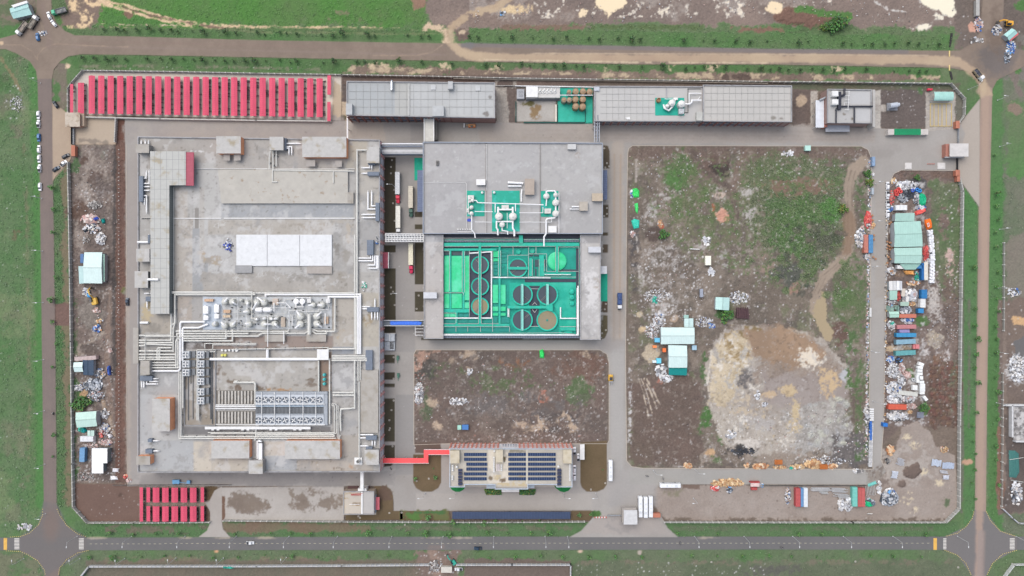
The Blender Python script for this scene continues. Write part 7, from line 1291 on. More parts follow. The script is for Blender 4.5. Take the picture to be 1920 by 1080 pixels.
# ================================================================ VEHICLES (local metres, front towards +y)
mTyre,mWin=M((36,36,38),.9),M((40,48,58),.12,spec=.7)
def loft(b,secs):
 """secs: list of (y, halfwidth, z0, z1)"""
 o=[[(-w,y,z0),(w,y,z0),(w,y,z0+(z1-z0)*.6),(w*.82,y,z1),(-w*.82,y,z1),(-w,y,z0+(z1-z0)*.6)]for y,w,z0,z1 in secs];n=6
 b.add([p for s_ in o for p in s_],[(i*n+j,i*n+(j+1)%n,(i+1)*n+(j+1)%n,(i+1)*n+j)for i in range(len(secs)-1)for j in range(n)]+[tuple(range(n))[::-1],tuple(range((len(secs)-1)*n,len(secs)*n))])
def axle(t,y,w,r=.34,wd=.24):
 for sx in(-1,1):
  b=MB(False);n=14
  vs=[(sx*w+a*wd/2,y+r*math.cos(2*math.pi*i/n),r+r*math.sin(2*math.pi*i/n))for a in(-1,1)for i in range(n)]
  b.add(vs,[(i,(i+1)%n,n+(i+1)%n,n+i)for i in range(n)]+[tuple(range(n)),tuple(range(n,2*n))]);b.build('wheel',mTyre,t)
def emp(name,lab,cat):
 o=bpy.data.objects.new(name,None);COL.objects.link(o);return setprops(o,lab,cat)
def car(col,lab,pick=False):
 t=emp('parked_car',lab,'car');m=M(col,.25,.1,.03,spec=.6)
 part(t,'body',m,lambda b:loft(b,[(-2.2,.8,.45,.85),(-2.0,.88,.3,.98),(-1.2,.9,.25,1.0),(1.1,.9,.25,.98),(1.9,.86,.3,.86),(2.2,.76,.4,.75)]),px=False)
 if pick:part(t,'cabin',m,lambda b:loft(b,[(-.5,.78,.95,1.62),(.7,.76,.95,1.64),(1.0,.74,.95,1.3)]),px=False);part(t,'cargo_bed',M((60,62,66)),lambda b:b.box(-.72,-2.0,.72,-.6,.95,1.02),px=False)
 else:part(t,'cabin',m,lambda b:loft(b,[(-1.85,.66,.95,1.3),(-1.4,.72,.95,1.48),(.2,.72,.95,1.5),(.55,.7,.95,1.42)]),px=False)
 part(t,'windscreen',mWin,lambda b:b.add([(-.7,1.25,1.0),(.7,1.25,1.0),(.6,.5,1.47),(-.6,.5,1.47)],[(0,1,2,3)]),px=False)
 part(t,'rear_window',mWin,lambda b:b.add([(-.64,-2.0,1.02),(.64,-2.0,1.02),(.56,-1.45,1.5),(-.56,-1.45,1.5)]if not pick else[(-.64,-.62,1.0),(.64,-.62,1.0),(.56,-.48,1.6),(-.56,-.48,1.6)],[(3,2,1,0)]),px=False)
 for sx in(-1,1):
  part(t,'side_window',mWin,lambda b:b.add([(sx*.735,-1.3,1.08),(sx*.735,.4,1.08),(sx*.7,.2,1.4),(sx*.7,-1.2,1.4)],[(0,1,2,3)]),px=False);part(t,'headlight',M((240,240,236),.2),lambda b:b.box(sx*.6-.16,2.0,sx*.6+.16,2.2,.6,.74),px=False)
 axle(t,1.35,.8);axle(t,-1.35,.8);return t
WC,BC=Proto(car((244,244,246),'white car')),Proto(car((44,50,60),'dark car'))
BLU=Proto(car((70,118,168),'blue car'));SUV=Proto(car((236,238,240),'white pickup',True));PKD=Proto(car((44,66,88),'dark pickup',True))
UP,DN=0,math.pi
WC.put(73.5,216,.03,DN,'white car with a dark rear window, topmost of those parked on the west road');SUV.put(73.7,232.5,.03,UP,'white pickup second from top on the west road');BLU.put(74.3,258.5,.03,DN,'only blue car among the white ones parked on the west road')
WC.put(74.6,280,.03,UP,'white car directly below the blue car on the west road');WC.put(75,298,.03,DN,'white car in the middle of three parked below the blue car');SUV.put(75.6,316,.03,UP,'white pickup lowest of the three parked below the blue car');WC.put(76.5,350.5,.03,DN,'white car parked alone furthest down the west road')
BC.put(105.5,196.5,.06,R(35),'dark car parked slanted above the west gate yard');BC.put(124.5,293,.07,R(-62),'dark car uppermost of three by the west gate wall');SUV.put(120.5,306.5,.07,R(-50),'white pickup between two dark cars by the west gate wall');PKD.put(106.5,317,.06,R(-58),'dark pickup lowest of three by the west gate wall')
WC.put(93.5,30,.03,R(22),'white car behind its twin near the north west junction');WC.put(102,44.5,.03,R(40),'white car nearer the north west junction');BLU.put(72,70,.03,R(10),'small blue car beside the dump trucks')
for i,y in enumerate((348.7,366,384,401.5)):(SUV if i in(1,2)else WC).put(1663.3,y,.12,UP if i in(0,3)else DN,('white car topmost in the row by the junk yard','white pickup second in the row by the junk yard','white pickup third in the row by the junk yard','white car last in the row by the junk yard')[i],'cars parked by the junk yard')
PKD.put(240,565.5,.12,UP,'dark blue pickup on the lane left of the hall');SUV.put(470,1017,.06,R(-90),'white pickup driving on the south road');PKD.put(896,1027.5,.06,R(90),'dark pickup driving on the south road below the carport')
WC.put(1077,879,.12,UP,'white van shaped car third down beside the office');WC.put(1077,893,.12,UP,'white car fourth down beside the office');SUV.put(1077,845,.12,UP,'white pickup topmost beside the office');SUV.put(1084,857,.12,UP,'white pickup beside the white canopy by the office')
single('car_canopy','white rectangular car canopy right of the office','canopy',mWhite,lambda b:(b.box(1087.5,833,1096,862,2.6,2.8,bottom=True),[b.box(x,y,x+.6,y+.6,0,2.6,ref=2.6)for x in(1088,1095)for y in(834,847,860)]))
def bus(lab,col=(240,242,244),L=11.5):
 t=emp('bus',lab,'bus');part(t,'body',M(col,.3,.05,.03),lambda b:loft(b,[(-L/2,1.2,.4,3.1),(-L/2+.3,1.25,.35,3.25),(L/2-.6,1.25,.35,3.25),(L/2,1.15,.4,2.9)]),px=False)
 part(t,'windscreen',mWin,lambda b:b.add([(-1.1,L/2+.03,1.3),(1.1,L/2+.03,1.3),(.95,L/2-.3,3.06),(-.95,L/2-.3,3.06)],[(0,1,2,3)]),px=False)
 for sx in(-1,1):part(t,'side_window',mWin,lambda b:b.box(sx*1.26-.02,-L/2+.8,sx*1.26+.02,L/2-1,1.5,2.2),px=False)
 part(t,'roof_unit',M((214,218,222),.5),lambda b:(b.box(-.7,-L/2+2,.7,-L/2+3.4,3.25,3.45),b.box(-.4,1.5,.4,2.3,3.25,3.4),b.box(-.3,-1,.3,-.4,3.25,3.36)),px=False)
 axle(t,L/2-2.3,1.1,.5,.3);axle(t,-L/2+2.6,1.1,.5,.3);return t
BUS=Proto(bus('white bus'))
for x,y,r_,lab in((1199.3,947.5,UP,'white bus leftmost of three beside the gatehouse'),(1209,948.5,UP,'white bus in the middle of three beside the gatehouse'),(1218.5,947.5,UP,'white bus rightmost of three beside the gatehouse'),(1143.5,880,UP,'white bus parked upright right of the brown lawn'),(1254.8,908,R(90),'white bus parked lengthwise on the lane north of the bare yard')):BUS.put(x,y,.12,r_,lab)
def lorry(lab,cab,box,L,tractor=True,open_bed=False,load=None):
 t=emp('lorry',lab,'lorry');h=2.9
 part(t,'chassis',M((48,50,56)),lambda b:b.box(-.5,-L/2,.5,L/2+3,.7,1.0),px=False)
 if open_bed:
  part(t,'tipper_bed',M(box,.6),lambda b:(b.box(-1.2,-L/2,1.2,L/2,1.0,1.2),b.box(-1.25,-L/2,-1.12,L/2,1.2,2.3),b.box(1.12,-L/2,1.25,L/2,1.2,2.3),b.box(-1.12,L/2-.12,1.12,L/2,1.2,2.4),b.box(-1.12,-L/2,1.12,-L/2+.12,1.2,2.1)),px=False)
  if load:part(t,'load',M(load,.9,var=.2,scale=1.5),lambda b:(b.box(-1.1,-L/2+.15,1.1,L/2-.15,1.25,1.75),b.dome(0,-.4,1.0,1.7,.6,12)),px=False)
 else:part(t,'cargo_box',M(box,.5,var=.14,scale=1.4,stripe=(1,1.4,.08)),lambda b:b.box(-1.25,-L/2,1.25,L/2,1.0,3.7),px=False)
 y0=L/2+.5;m=M(cab,.3,.05,.04)
 if tractor:part(t,'cab',m,lambda b:(loft(b,[(y0,1.1,.7,2.9),(y0+.2,1.15,.6,3.2),(y0+1.8,1.15,.6,3.1),(y0+2.1,1.1,.6,2.0),(y0+3.4,.95,.6,1.7),(y0+4.2,.8,.7,1.5)])),px=False);yw_=y0+2.1
 else:part(t,'cab',m,lambda b:loft(b,[(y0-.2,1.15,.6,2.7),(y0+.1,1.2,.5,2.95),(y0+1.5,1.2,.5,2.9),(y0+1.9,1.1,.6,2.3)]),px=False);yw_=y0+1.92
 part(t,'windscreen',mWin,lambda b:b.add([(-1,yw_+.02,2.05),(1,yw_+.02,2.05),(.85,yw_-.32,3.0),(-.85,yw_-.32,3.0)]if tractor else[(-1,yw_+.05,1.7),(1,yw_+.05,1.7),(.9,yw_-.32,2.85),(-.9,yw_-.32,2.85)],[(0,1,2,3)]),px=False)
 for y in([-L/2+1,-L/2+2.2,L/2-.6,y0+(3.4 if tractor else 1)]):axle(t,y,1.05,.5,.35)
 return t
def put1(t,px,py,z,rot,sc=1):
 t.location=Wp(px,py,z);t.rotation_euler=(0,0,rot);t.scale=(sc,)*3
put1(lorry('red nosed articulated lorry with a grey trailer, uppermost in the truck lane',(222,60,84),(212,214,216),12.4),747,345,.12,DN)
put1(lorry('white cabbed articulated lorry ending at the lattice bridge',(240,242,244),(236,234,222),12.2,False),748,408,.12,DN)
put1(lorry('green nosed articulated lorry on the right of the truck lane',(72,104,92),(206,198,180),12.2),771.5,371,.12,DN)
put1(lorry('red nosed articulated lorry with a cream trailer below the lattice bridge',(216,60,96),(228,222,196),12),771.8,477,.12,DN)
put1(lorry('blue open topped lorry with a white cab on the east lane',(236,238,240),(84,104,146),6.6,False,True,(76,96,140)),1161,560,.12,DN)
put1(lorry('sand carrying tipper lorry turning at the north east junction',(240,240,240),(176,160,136),4.8,False,True,(80,82,92)),1829,138,.04,R(218))
put1(lorry('green cabbed tipper parked on the mud near the north west junction',(90,190,150),(150,152,154),5.6,False,True,(140,142,140)),118,22,.0,R(106))
put1(lorry('white cabbed tipper facing up right by the north west shed',(240,240,238),(160,150,138),5.6,False,True,(146,140,130)),63.5,47,.0,R(-32));put1(lorry('white cabbed tipper facing down left beside its twin',(240,240,238),(168,158,146),6,False,True,(156,146,136)),47.5,52,.0,R(142))
def excavator(lab,col,boomcol=None):
 t=emp('excavator',lab,'excavator')
 for sx in(-1,1):part(t,'track',M((60,58,56)),lambda b:loft(b,[(-1.6,.01,.2,.7),(-1.3,.28,0,.9),(1.3,.28,0,.9),(1.6,.01,.2,.7)])or[b.v.__setitem__(i,(p[0]+sx*.95,p[1],p[2]))for i,p in enumerate(b.v)],px=False)
 part(t,'house',M(col,.45),lambda b:loft(b,[(-2.0,1.1,.9,2.0),(-1.6,1.3,.9,2.1),(.6,1.3,.9,2.0),(1.0,1.2,.9,1.7)]),px=False);part(t,'cab',mWin,lambda b:loft(b,[(-.5,.45,2,2.9),(.9,.45,1.7,2.9),(1.1,.4,1.7,2.4)])or[b.v.__setitem__(i,(p[0]-.75,p[1],p[2]))for i,p in enumerate(b.v)],px=False)
 part(t,'boom',M(boomcol or col,.45),lambda b:(b.tube([(.2,.8,1.6),(.2,2.6,4.0),(.2,4.6,4.2),(.2,5.6,2.4)],0,.3,6)),px=False);part(t,'bucket',M((84,80,76)),lambda b:loft(b,[(5.2,.5,1.2,2.3),(5.9,.6,.9,2.0),(6.3,.55,.9,1.2)]),px=False);return t
put1(excavator('yellow excavator sitting below the mint roofed hut in the west strip',(222,182,84)),180,563,0,R(15),1.25)
put1(excavator('yellow excavator near the north east junction with its arm to the left',(236,176,70)),1888,45.5,0,R(85),1.1)
put1(excavator('small green excavator digging at the dirt track south of the lower road',(60,170,150)),850,1052,0,R(40),.9)
t=emp('wheel_loader','yellow forklift at the left edge of the east lane','forklift');part(t,'body',M((226,180,84),.4),lambda b:loft(b,[(-1.8,1,.4,1.3),(-1.4,1.2,.4,1.6),(.9,1.2,.4,1.3),(1.3,1,.4,1.1)]),px=False);part(t,'roof',M((70,70,74)),lambda b:b.box(-.7,-.8,.7,.7,2.2,2.35),px=False);part(t,'mast',M((190,192,196)),lambda b:(b.box(-.8,1.4,.8,1.6,.2,2.6),b.box(-.6,1.6,-.4,3.4,.2,.3),b.box(.4,1.6,.6,3.4,.2,.3)),px=False);axle(t,.8,1.1,.5,.35);axle(t,-1.2,1.1,.45,.3);put1(t,1144.5,709,.12,DN,1.15)
t=emp('telehandler','orange telehandler beside the workshop hall on the north lane','telehandler');part(t,'body',M((232,148,96),.4),lambda b:loft(b,[(-2.2,.9,.4,1.2),(-1.8,1.1,.4,1.5),(1.8,1.1,.4,1.4),(2.2,.9,.4,1.1)]),px=False);part(t,'boom',M((226,190,140),.4),lambda b:b.tube([(.2,-2,1.8),(.2,3.4,1.6)],0,.28,6),px=False);part(t,'cab',mWin,lambda b:b.box(-1,-.6,-.2,.8,1.4,2.4),px=False);axle(t,1.4,1,.55,.35);axle(t,-1.4,1,.55,.35);put1(t,885,236.5,.12,R(90),.95)
single('tool_trolley','small white trolley beside the telehandler','trolley',mWhite,lambda b:(b.box(869,231,871.5,239,.4,1.4),b.cyl(870,232,.8,.1,.4,8),b.cyl(870,238,.8,.1,.4,8)))
for x,y,s in((745.5,669,'upper'),(746.5,702,'lower')):single('hose_cart','green hose cart by the lane kerb, %s one'%s,'cart',M((96,140,122)),lambda b:(b.box(x-2,y-2,x+2,y+6,.3,1.4),b.ring(x,y+1,1,2.2,1.4,1.9,12),b.box(x-.4,y+6,x+.4,y+12,.3,.5)))
single('work_platform','blue boom lift parked in the lane above the south west pink sheds','boom lift',M((110,166,206),.4),lambda b:(b.box(323,900,336,907,.6,1.8),b.tube([(334,904,1.6),(352,906,1.6)],1.8,.5),b.box(350,901,356,907,1.2,1.8),b.cyl(325,907,1.2,.1,1,8),b.cyl(334,907,1.2,.1,1,8)))
def rider(lab,px,py,rot,cloth=(60,62,70)):
 """person riding a motorcycle: one skinned body"""
 me=bpy.data.meshes.new('person');V_=[(0,-.15,.8),(0,-.1,1.05),(0,0,1.3),(0,.05,1.42),(0,.1,1.6),(.13,0,.8),(.22,.25,.72),(.2,.2,.35),(-.13,0,.8),(-.22,.25,.72),(-.2,.2,.35),(.2,0,1.3),(.26,.2,1.12),(.24,.4,1.05),(-.2,0,1.3),(-.26,.2,1.12),(-.24,.4,1.05)]
 me.from_pydata(V_,[(0,1),(1,2),(2,3),(3,4),(0,5),(5,6),(6,7),(0,8),(8,9),(9,10),(2,11),(11,12),(12,13),(2,14),(14,15),(15,16)],[]);me.materials.append(M(cloth,.8))
 o=bpy.data.objects.new('person',me);COL.objects.link(o);md=o.modifiers.new('skin','SKIN');o.modifiers.new('sub','SUBSURF').levels=1
 for i,r_ in enumerate((.15,.15,.17,.07,.12,.09,.08,.05,.09,.08,.05,.07,.05,.04,.07,.05,.04)):me.skin_vertices[0].data[i].radius=(r_,r_)
 me.skin_vertices[0].data[0].use_root=True
 o.location=Wp(px,py,.05);o.rotation_euler=(0,0,rot);setprops(o,lab,'person');part(o,'helmet',M((210,208,204),.3),lambda b:(b.dome(0,.1,.15,1.6,.17,10),b.cyl(0,.1,.15,1.5,1.6,10)),px=False)
 c=MOTO.put(px,py,.05,rot,None,None);c['label']='motorcycle under the '+lab.split(' ',1)[1];c.pop('group',None)if 'group' in c else None
rider('rider in dark clothes crossing the plaza on a motorcycle north of the buses',1213,892,R(80));rider('rider in grey clothes on a motorcycle on the lane above the long bus',1243,897,R(10),(120,118,116));rider('rider in black on a motorcycle in the middle of the south road',1275,1018,R(5));rider('rider in brown on a motorcycle at the right of the south road',1465,1026,R(80),(96,80,72));rider('rider by the west road edge near the lower field',101,775,R(0),(50,46,50));rider('rider on the plaza by the red walkway corner',733,878,R(30),(70,76,84))
# ================================================================ HUTS, CONTAINERS AND HEAPS
MINT,MINT2=(196,226,214),(214,236,232)
def hut(lab,c,z,col,ridge='h',rise=.7,extra=None,name='site_hut',wall=(170,176,178)):
 """c = roof corners TL TR BR BL in photo pixels"""
 t=thing(name,lab,'hut',sum(p[0]for p in c)/4,sum(p[1]for p in c)/4,0)
 md=lambda p,q:((p[0]+q[0])/2,(p[1]+q[1])/2)
 b=MB();P=[Vector(b.P(*p,z))for p in c];up=Vector((0,0,rise))
 if ridge=='h':r0,r1=(P[0]+P[3])/2+up,(P[1]+P[2])/2+up;tops=[[P[0],P[1],r1,r0],[r0,r1,P[2],P[3]]];gab=[[P[0],r0,P[3]],[P[1],P[2],r1]]
 elif ridge=='v':r0,r1=(P[0]+P[1])/2+up,(P[3]+P[2])/2+up;tops=[[P[0],r0,r1,P[3]],[r0,P[1],P[2],r1]];gab=[[P[0],P[1],r0],[P[3],r1,P[2]]]
 else:tops=[[P[0]+up,P[1]+up,P[2],P[3]]];gab=[[P[0]+up,P[3],Vector((P[0].x,P[0].y,z))],[P[1]+up,Vector((P[1].x,P[1].y,z)),P[2]]]
 dn=Vector((0,0,-.12))
 for q in tops:b.add([tuple(v)for v in q]+[tuple(v+dn)for v in q],[(3,2,1,0),(4,5,6,7)]+[(i,(i+1)%4,4+(i+1)%4,4+i)for i in range(4)])
 m=M(col,.5,.05,.06,.4,stripe=((0 if ridge!='v' else 1),.95,.1));b.build('roof_sheet',m,t)
 if ridge in 'hv':
  b=MB();b.tube([(0,0),(1,0)],0,.1)if False else None
  d=(r1-r0).normalized();s_=Vector((-d.y,d.x,0))*.22;b.add([tuple(r0+s_+Vector((0,0,.04))),tuple(r1+s_+Vector((0,0,.04))),tuple(r1-s_+Vector((0,0,.04))),tuple(r0-s_+Vector((0,0,.04)))],[(0,1,2,3)]);b.build('ridge_cap',M(tuple(int(v*.86)for v in col)),t)
 b=MB();q=inset(c,1.2);b.prism(q,0,z-.12,ref=z,top=False);b.build('wall',M(wall,.7,stripe=(0,1,.15)),t)
 b=MB();mx=md(q[3],q[2]);b.obox(mx[0],mx[1]+.1,3,.3,0,0,2.1,ref=z);b.build('door',M((120,128,134)),t)
 return t
hut('mint roofed hut below the junk in the upper west strip',[(158,473),(191.5,473),(191.5,531.5),(157,531)],4.5,MINT2);hut('narrow mint lean-to on the right of the upper west hut',[(191.8,476),(197,477),(196.5,528),(191.8,528)],3.2,(176,214,198),'s',.5,name='lean_to');hut('pale blue green annexe on the left of the upper west hut',[(148,499),(157.5,499),(157,531.5),(148.5,532)],3,(190,220,218),'s',.4,name='lean_to')
hut('small pale mint hut next to the navy roof in the west strip',[(138,679.5),(155,679),(156,697),(139.5,697.5)],3.2,MINT2);hut('navy tarpaulin roof attached to a small mint hut',[(155,675),(175.5,675),(175.5,704),(156,703)],3,(58,78,100),'v',.4);hut('mint roofed hut with a kinked eave in the lower west strip',[(142,773.5),(180.5,771),(182,799),(144,802)],4.2,MINT)
hut('small square mint shed below the lower west hut',[(164,807),(176.5,807),(176.5,817.5),(164,817)],2.8,(200,226,216),'v',.3)
t=thing('white_shelter','large pure white L shaped roof near the south west corner','shelter',186,865,0);part(t,'roof_sheet',M((246,248,248),.5,var=.03,stripe=(0,1,.06)),lambda b:b.prism([(172,840.5),(201,840.5),(201,868.5),(193.5,868.5),(193.5,887.5),(172,887.5)],4,4.25,bottom=True));part(t,'wall',M((120,132,134)),lambda b:b.prism(inset([(172,840.5),(203,840.5),(203,868.5),(193.5,868.5),(193.5,887.5),(172,887.5)],1.5),0,3.99,ref=4,top=False))
hut('mint roofed hut in the north west corner beside the tippers',[(18,16),(51,3),(60,27),(25,35)],3.6,(170,210,206));single('roof_cover','white sheet on the far edge of the north west hut','sheet',mWhite,lambda b:b.prism([(21,10),(50,1),(52,5),(25,14)],3.4,4.5,bottom=True))
hut('tiny mint and red hut at the north east junction',[(1882,65),(1897,53),(1908,62),(1892,76)],3,(176,220,214));hut('red lean-to sheet on the tiny north east hut',[(1908,61),(1909,65),(1894,77.5),(1892,74)],2.6,(214,110,112),'s',.3,name='lean_to')
hut('largest pale hut of the cluster left of the sandy clearing',[(1239,614),(1302,614),(1302,645),(1239,645.5)],4.5,MINT2);hut('small pale hut joined above the largest hut of the east lot',[(1283,597),(1300,597),(1300,613.5),(1283,613)],3.2,(204,230,226),'v',.3);hut('tiny mint hut on top of the east lot cluster',[(1282,590.5),(1291,590.5),(1291,596.6),(1282,596.6)],2.6,(176,214,202),'s',.3)
hut('upright pale hut below the largest hut of the east lot',[(1253,647),(1288,648),(1288.5,689.5),(1253.5,689.5)],4.2,MINT2);t=hut('teal sheet awning at the foot of the upright pale hut',[(1254,690),(1288,690),(1287.5,704),(1254,703)],2.8,(24,140,136),'s',.6);hut('lone mint hut in the middle of the east lot',[(1342,557),(1368,558),(1367,582),(1341,580)],3.8,(190,224,218),'v')
single('rusty_frame','dark rusty roofless frame beside the lone mint hut','frame',M((96,74,78),.8,var=.3,scale=.9),lambda b:(b.prism([(1382,577),(1403,579),(1405,598),(1380,596)],0,1.4),[b.bar(1382+k*4,576,1382+k*4,598,.8,1.4,2.2)for k in range(6)]))
for q,c,lab in(((1228,634,1237,641.5),(110,190,224),'light blue box left of the largest east lot hut'),((1298,648,1306,656),(160,190,206),'grey blue box right of the upright pale hut'),((1231,672,1239.5,681),(110,200,224),'bright blue bin left of the upright pale hut'),((1224,676,1231,680),(214,226,230),'pale bin left of the bright blue one'),((1243,653,1248.5,660),(232,120,66),'orange box left of the upright pale hut'),((1224.5,648,1231,652),(236,140,84),'small orange box beside the sand ring'),((858,798,864.5,805.5),(160,206,190),'small green cabin in the central lot'),((866.5,797,878,805.5),(72,120,180),'small blue cabin in the central lot'),((1326-3,480,1333,497),(232,230,214),'cream block lying in the middle of the east lot'),((1510,273,1520,282),(176,214,202),'tiny mint cabin at the top edge of the east lot'),((1313,542,1318,557),(150,156,168),'narrow grey box above the lone mint hut'),((1830.5,0,1836.5,29),(170,168,164),'long grey block at the top edge beside the muddy road')):
 t=thing('site_box',lab,'box',(q[0]+q[2])/2,(q[1]+q[3])/2,0);part(t,'casing',M(c,.5,var=.08),lambda b:b.box(*q,0,2.2));part(t,'lid',M(tuple(min(255,int(v*1.06))for v in c),.5),lambda b:b.box(q[0]-.3,q[1]-.3,q[2]+.3,q[3]+.3,2.2,2.4))
def container(lab,x0,y0,x1,y1,col,ang=0,h=2.6,z=0):
 t=thing('container',lab,'container',(x0+x1)/2,(y0+y1)/2,0);cx,cy=(x0+x1)/2,(y0+y1)/2;lx,ly=x1-x0,y1-y0;a=R(ang)
 m=M(col,.5,.05,.10,.8);dk=M(tuple(int(v*.8)for v in col),.55)
 part(t,'body',m,lambda b:b.obox(cx,cy,lx,ly,a,z,z+h))
 def ribs(b):
  L=max(lx,ly);n=max(3,int(L/2.4))
  for k in range(n):
   o=(k+.5)/n*L-L/2;dx,dy=(o,0)if lx>ly else(0,o)
   b.obox(cx+dx*math.cos(a)-dy*math.sin(a),cy+dx*math.sin(a)+dy*math.cos(a),.55 if lx>ly else lx+.3,ly+.3 if lx>ly else .55,a,z,z+h+.07)
 part(t,'rib',dk,ribs)
 part(t,'door',dk,lambda b:b.obox(cx+(-lx/2-.2 if lx>ly else 0)*math.cos(a),cy+(ly/2+.2 if ly>=lx else 0),.4 if lx>ly else lx*.9,ly*.9 if lx>ly else .4,a,z+.1,z+h-.1));return t
for a in(('faded pink container behind the navy roof in the west strip',140,668,180,675.5,(208,190,186),-4),('white container below the small mint shed in the west strip',150.5,818,174.5,828,(244,246,248),0),('tall blue container left of the white L shaped roof',149,840,158.5,866,(120,166,206),2),('blue drum rack beside the upper west hut',150.5,476,156.5,493,(92,130,180),0),
  ('white container above the first long mint roof in the junk yard',1679.5,384.5,1701,394,(244,246,246),0),('white container tucked under the second long mint roof',1682.5,497,1702.5,504,(246,246,244),0),('bright blue container right of the tucked white one',1710,497,1730,503.5,(70,140,200),0),('upright dark blue container beside the white bag row',1728,493,1732.6,525,(48,116,180),0),('upright cream container beside the dark blue one',1733,491,1740,525,(238,234,222),0),
  ('blue container at the right of the white sheet sheds',1728,543,1738.5,559.5,(56,132,190),0),('white container below the blue one by the sheet sheds',1726,560.5,1735.5,576.5,(240,240,238),0),('small bright blue box below the white container',1722,578.5,1732,587,(64,150,210),0),('salmon orange container lying along the top of the container stack',1686,589,1718,596,(214,132,110),0),('faded pink container second in the stack',1682,609,1718,616.5,(204,140,142),-1),('short lilac and pink container in the stack',1687,618,1705.5,623.8,(160,150,196),0),('sky blue container in the stack',1681,624.5,1718,632,(76,160,208),0),('pale blue grey container slightly tilted in the stack',1680.5,636.5,1717,645,(148,186,204),-3),('teal container lowest in the stack',1680,657.5,1717,666,(112,178,180),-3),('long orange red container below the white rubbish field',1666,758.5,1700,768,(222,108,84),1),
  ('small blue container at the lane end',1656.5,793.5,1664.5,800,(56,132,216),5),('salmon container on the west side of the east lane',1620.5,440,1628,474,(206,134,118),0),('blue container on the west side of the east lane',1629,440,1637,474,(92,150,196),0),('deep red container standing in the bare south yard',1492,916,1501,950,(198,96,96),0),('blue container squeezed between red and white ones',1501.6,916,1506.8,950,(112,156,200),0),('white container right of the squeezed blue one',1507.2,915.5,1514.6,950.5,(234,240,244),0),('mint green container in the south yard',1598.5,914,1607.8,949.5,(130,208,194),0),('red container left of its red twin in the south yard',1608.8,916,1615.3,950,(200,104,100),0),('red container right of its red twin in the south yard',1615.6,916,1622,950,(204,108,104),0),('blue grey container at the lane north of the storage yard',1635.5,294,1641,311,(150,176,206),0),('grey blue tank box on the kerb of the east lane',1634.6,352,1638.6,364,(190,200,208),0)):container(*a)
# junk yard roofs
hut('upper short part of the first long mint roof in the junk yard',[(1678.5,400),(1714,399.5),(1714.5,414.5),(1678,415)],4,(172,208,196),'s',.4);hut('largest mint roof of the junk yard',[(1676.5,416),(1726,414.5),(1730,462),(1677,463.5)],4.6,(176,214,202),'h',.5);hut('second long mint roof of the junk yard with a crease',[(1676.5,465),(1728.5,464),(1727,494),(1677,493.5)],4.4,(178,214,202),'h',.6);hut('mint lean-to under the second long roof',[(1686,494.5),(1726,494.5),(1716,505.5),(1697,505.5)],3,(160,200,186),'s',.4,name='lean_to')
hut('white ribbed sheet shed at the lane in the junk yard',[(1667,527),(1680,526.5),(1680.5,544),(1667.5,544.5)],3,(222,222,220),'v',.3);hut('white gabled shed beside the ribbed sheet shed',[(1681,526.5),(1691.5,527),(1691.5,544.5),(1681,544)],3.2,(226,228,230),'v',.6);hut('square mint shed under the ribbed white sheds',[(1667.5,545),(1682,544.5),(1682,562),(1668,562.5)],3,(170,206,192),'s',.3);hut('beige shed between the white sheets',[(1690.5,541),(1697.5,541),(1697,556),(1690,555.5)],2.8,(212,202,188),'s',.2);hut('dirty mint shed at the foot of the white sheets',[(1688,566),(1704.5,566),(1703.5,574),(1688,573.5)],2.8,(176,200,184),'s',.2)
hut('mint shed with an open framed end in the junk yard',[(1667,584),(1685.5,584),(1685.5,595),(1668,595.5)],3,(182,220,202),'h',.3);single('open_frame','open steel bay on the mint shed with brown stores inside','frame',M((150,180,168)),lambda b:(b.box(1667,573,1668,584,0,3),b.box(1685,573,1686,584,0,3),b.box(1667,573,1686,574,2.6,3),b.box(1669,576,1676,583,0,1.4),b.box(1678,575,1683,580,0,1)))
# heaps
PAL={'white':[(242,244,246),(222,224,228),(196,198,204),(238,236,232),(168,168,172),(210,204,198),(120,118,118)],'mix':[(236,238,240),(206,208,212),(120,122,130),(110,134,176),(64,66,74),(186,162,152),(222,214,200),(190,190,192),(226,226,228)],'steel':[(186,192,200),(150,158,168),(218,222,226),(96,104,116),(70,76,84)],'wood':[(226,190,142),(206,166,120),(232,206,166),(184,136,96)],'orange':[(206,150,104),(224,184,142),(184,126,90),(230,208,178)],'red':[(226,96,90),(206,76,76),(236,130,120)],'blue':[(70,120,200),(110,170,224),(60,90,160),(224,230,236),(216,220,226)],'pinkish':[(220,190,182),(200,160,152),(230,220,214),(176,150,142)],'grey':[(170,166,162),(140,136,132),(196,192,188),(110,106,104)],'black':[(50,54,62),(70,74,82),(40,42,48)],'green':[(60,220,120),(40,196,100),(90,232,150)],'teal':[(44,186,160),(30,160,140),(70,204,180)]}
def heap(lab,cx,cy,rx,ry,n,pal,size=(1.2,3.2),h=1.6,cat='heap',name='scrap_heap',rot=None,rect=False,aspect=(.3,.9)):
 n=int(n*1.25);size=(size[0]*.9,size[1]*1.35)
 b=MB();cols=sum([PAL[p]for p in pal.split('+')],[])
 for _ in range(n):
  if rect:u,v=random.uniform(-1,1),random.uniform(-1,1);d=.3
  else:
   a,d=random.uniform(0,6.28),random.random()**.6;u,v=d*math.cos(a),d*math.sin(a)
  kk=random.uniform(.84,1.06);b.col=lin(tuple(min(255,q*kk)for q in random.choice(cols if random.random()<.35 else PAL[pal.split('+')[0]])));s_=random.uniform(*size);zt=max(.15,h*(1-.75*d)*random.uniform(.5,1.2))
  b.obox(cx+u*rx,cy+v*ry,s_,s_*random.uniform(*aspect),random.uniform(0,3.14)if rot is None else rot+random.gauss(0,.08),max(0,zt-random.uniform(.2,.7)),zt,ref=0)
 return b.build(name,paintmat(),None,lab,cat)
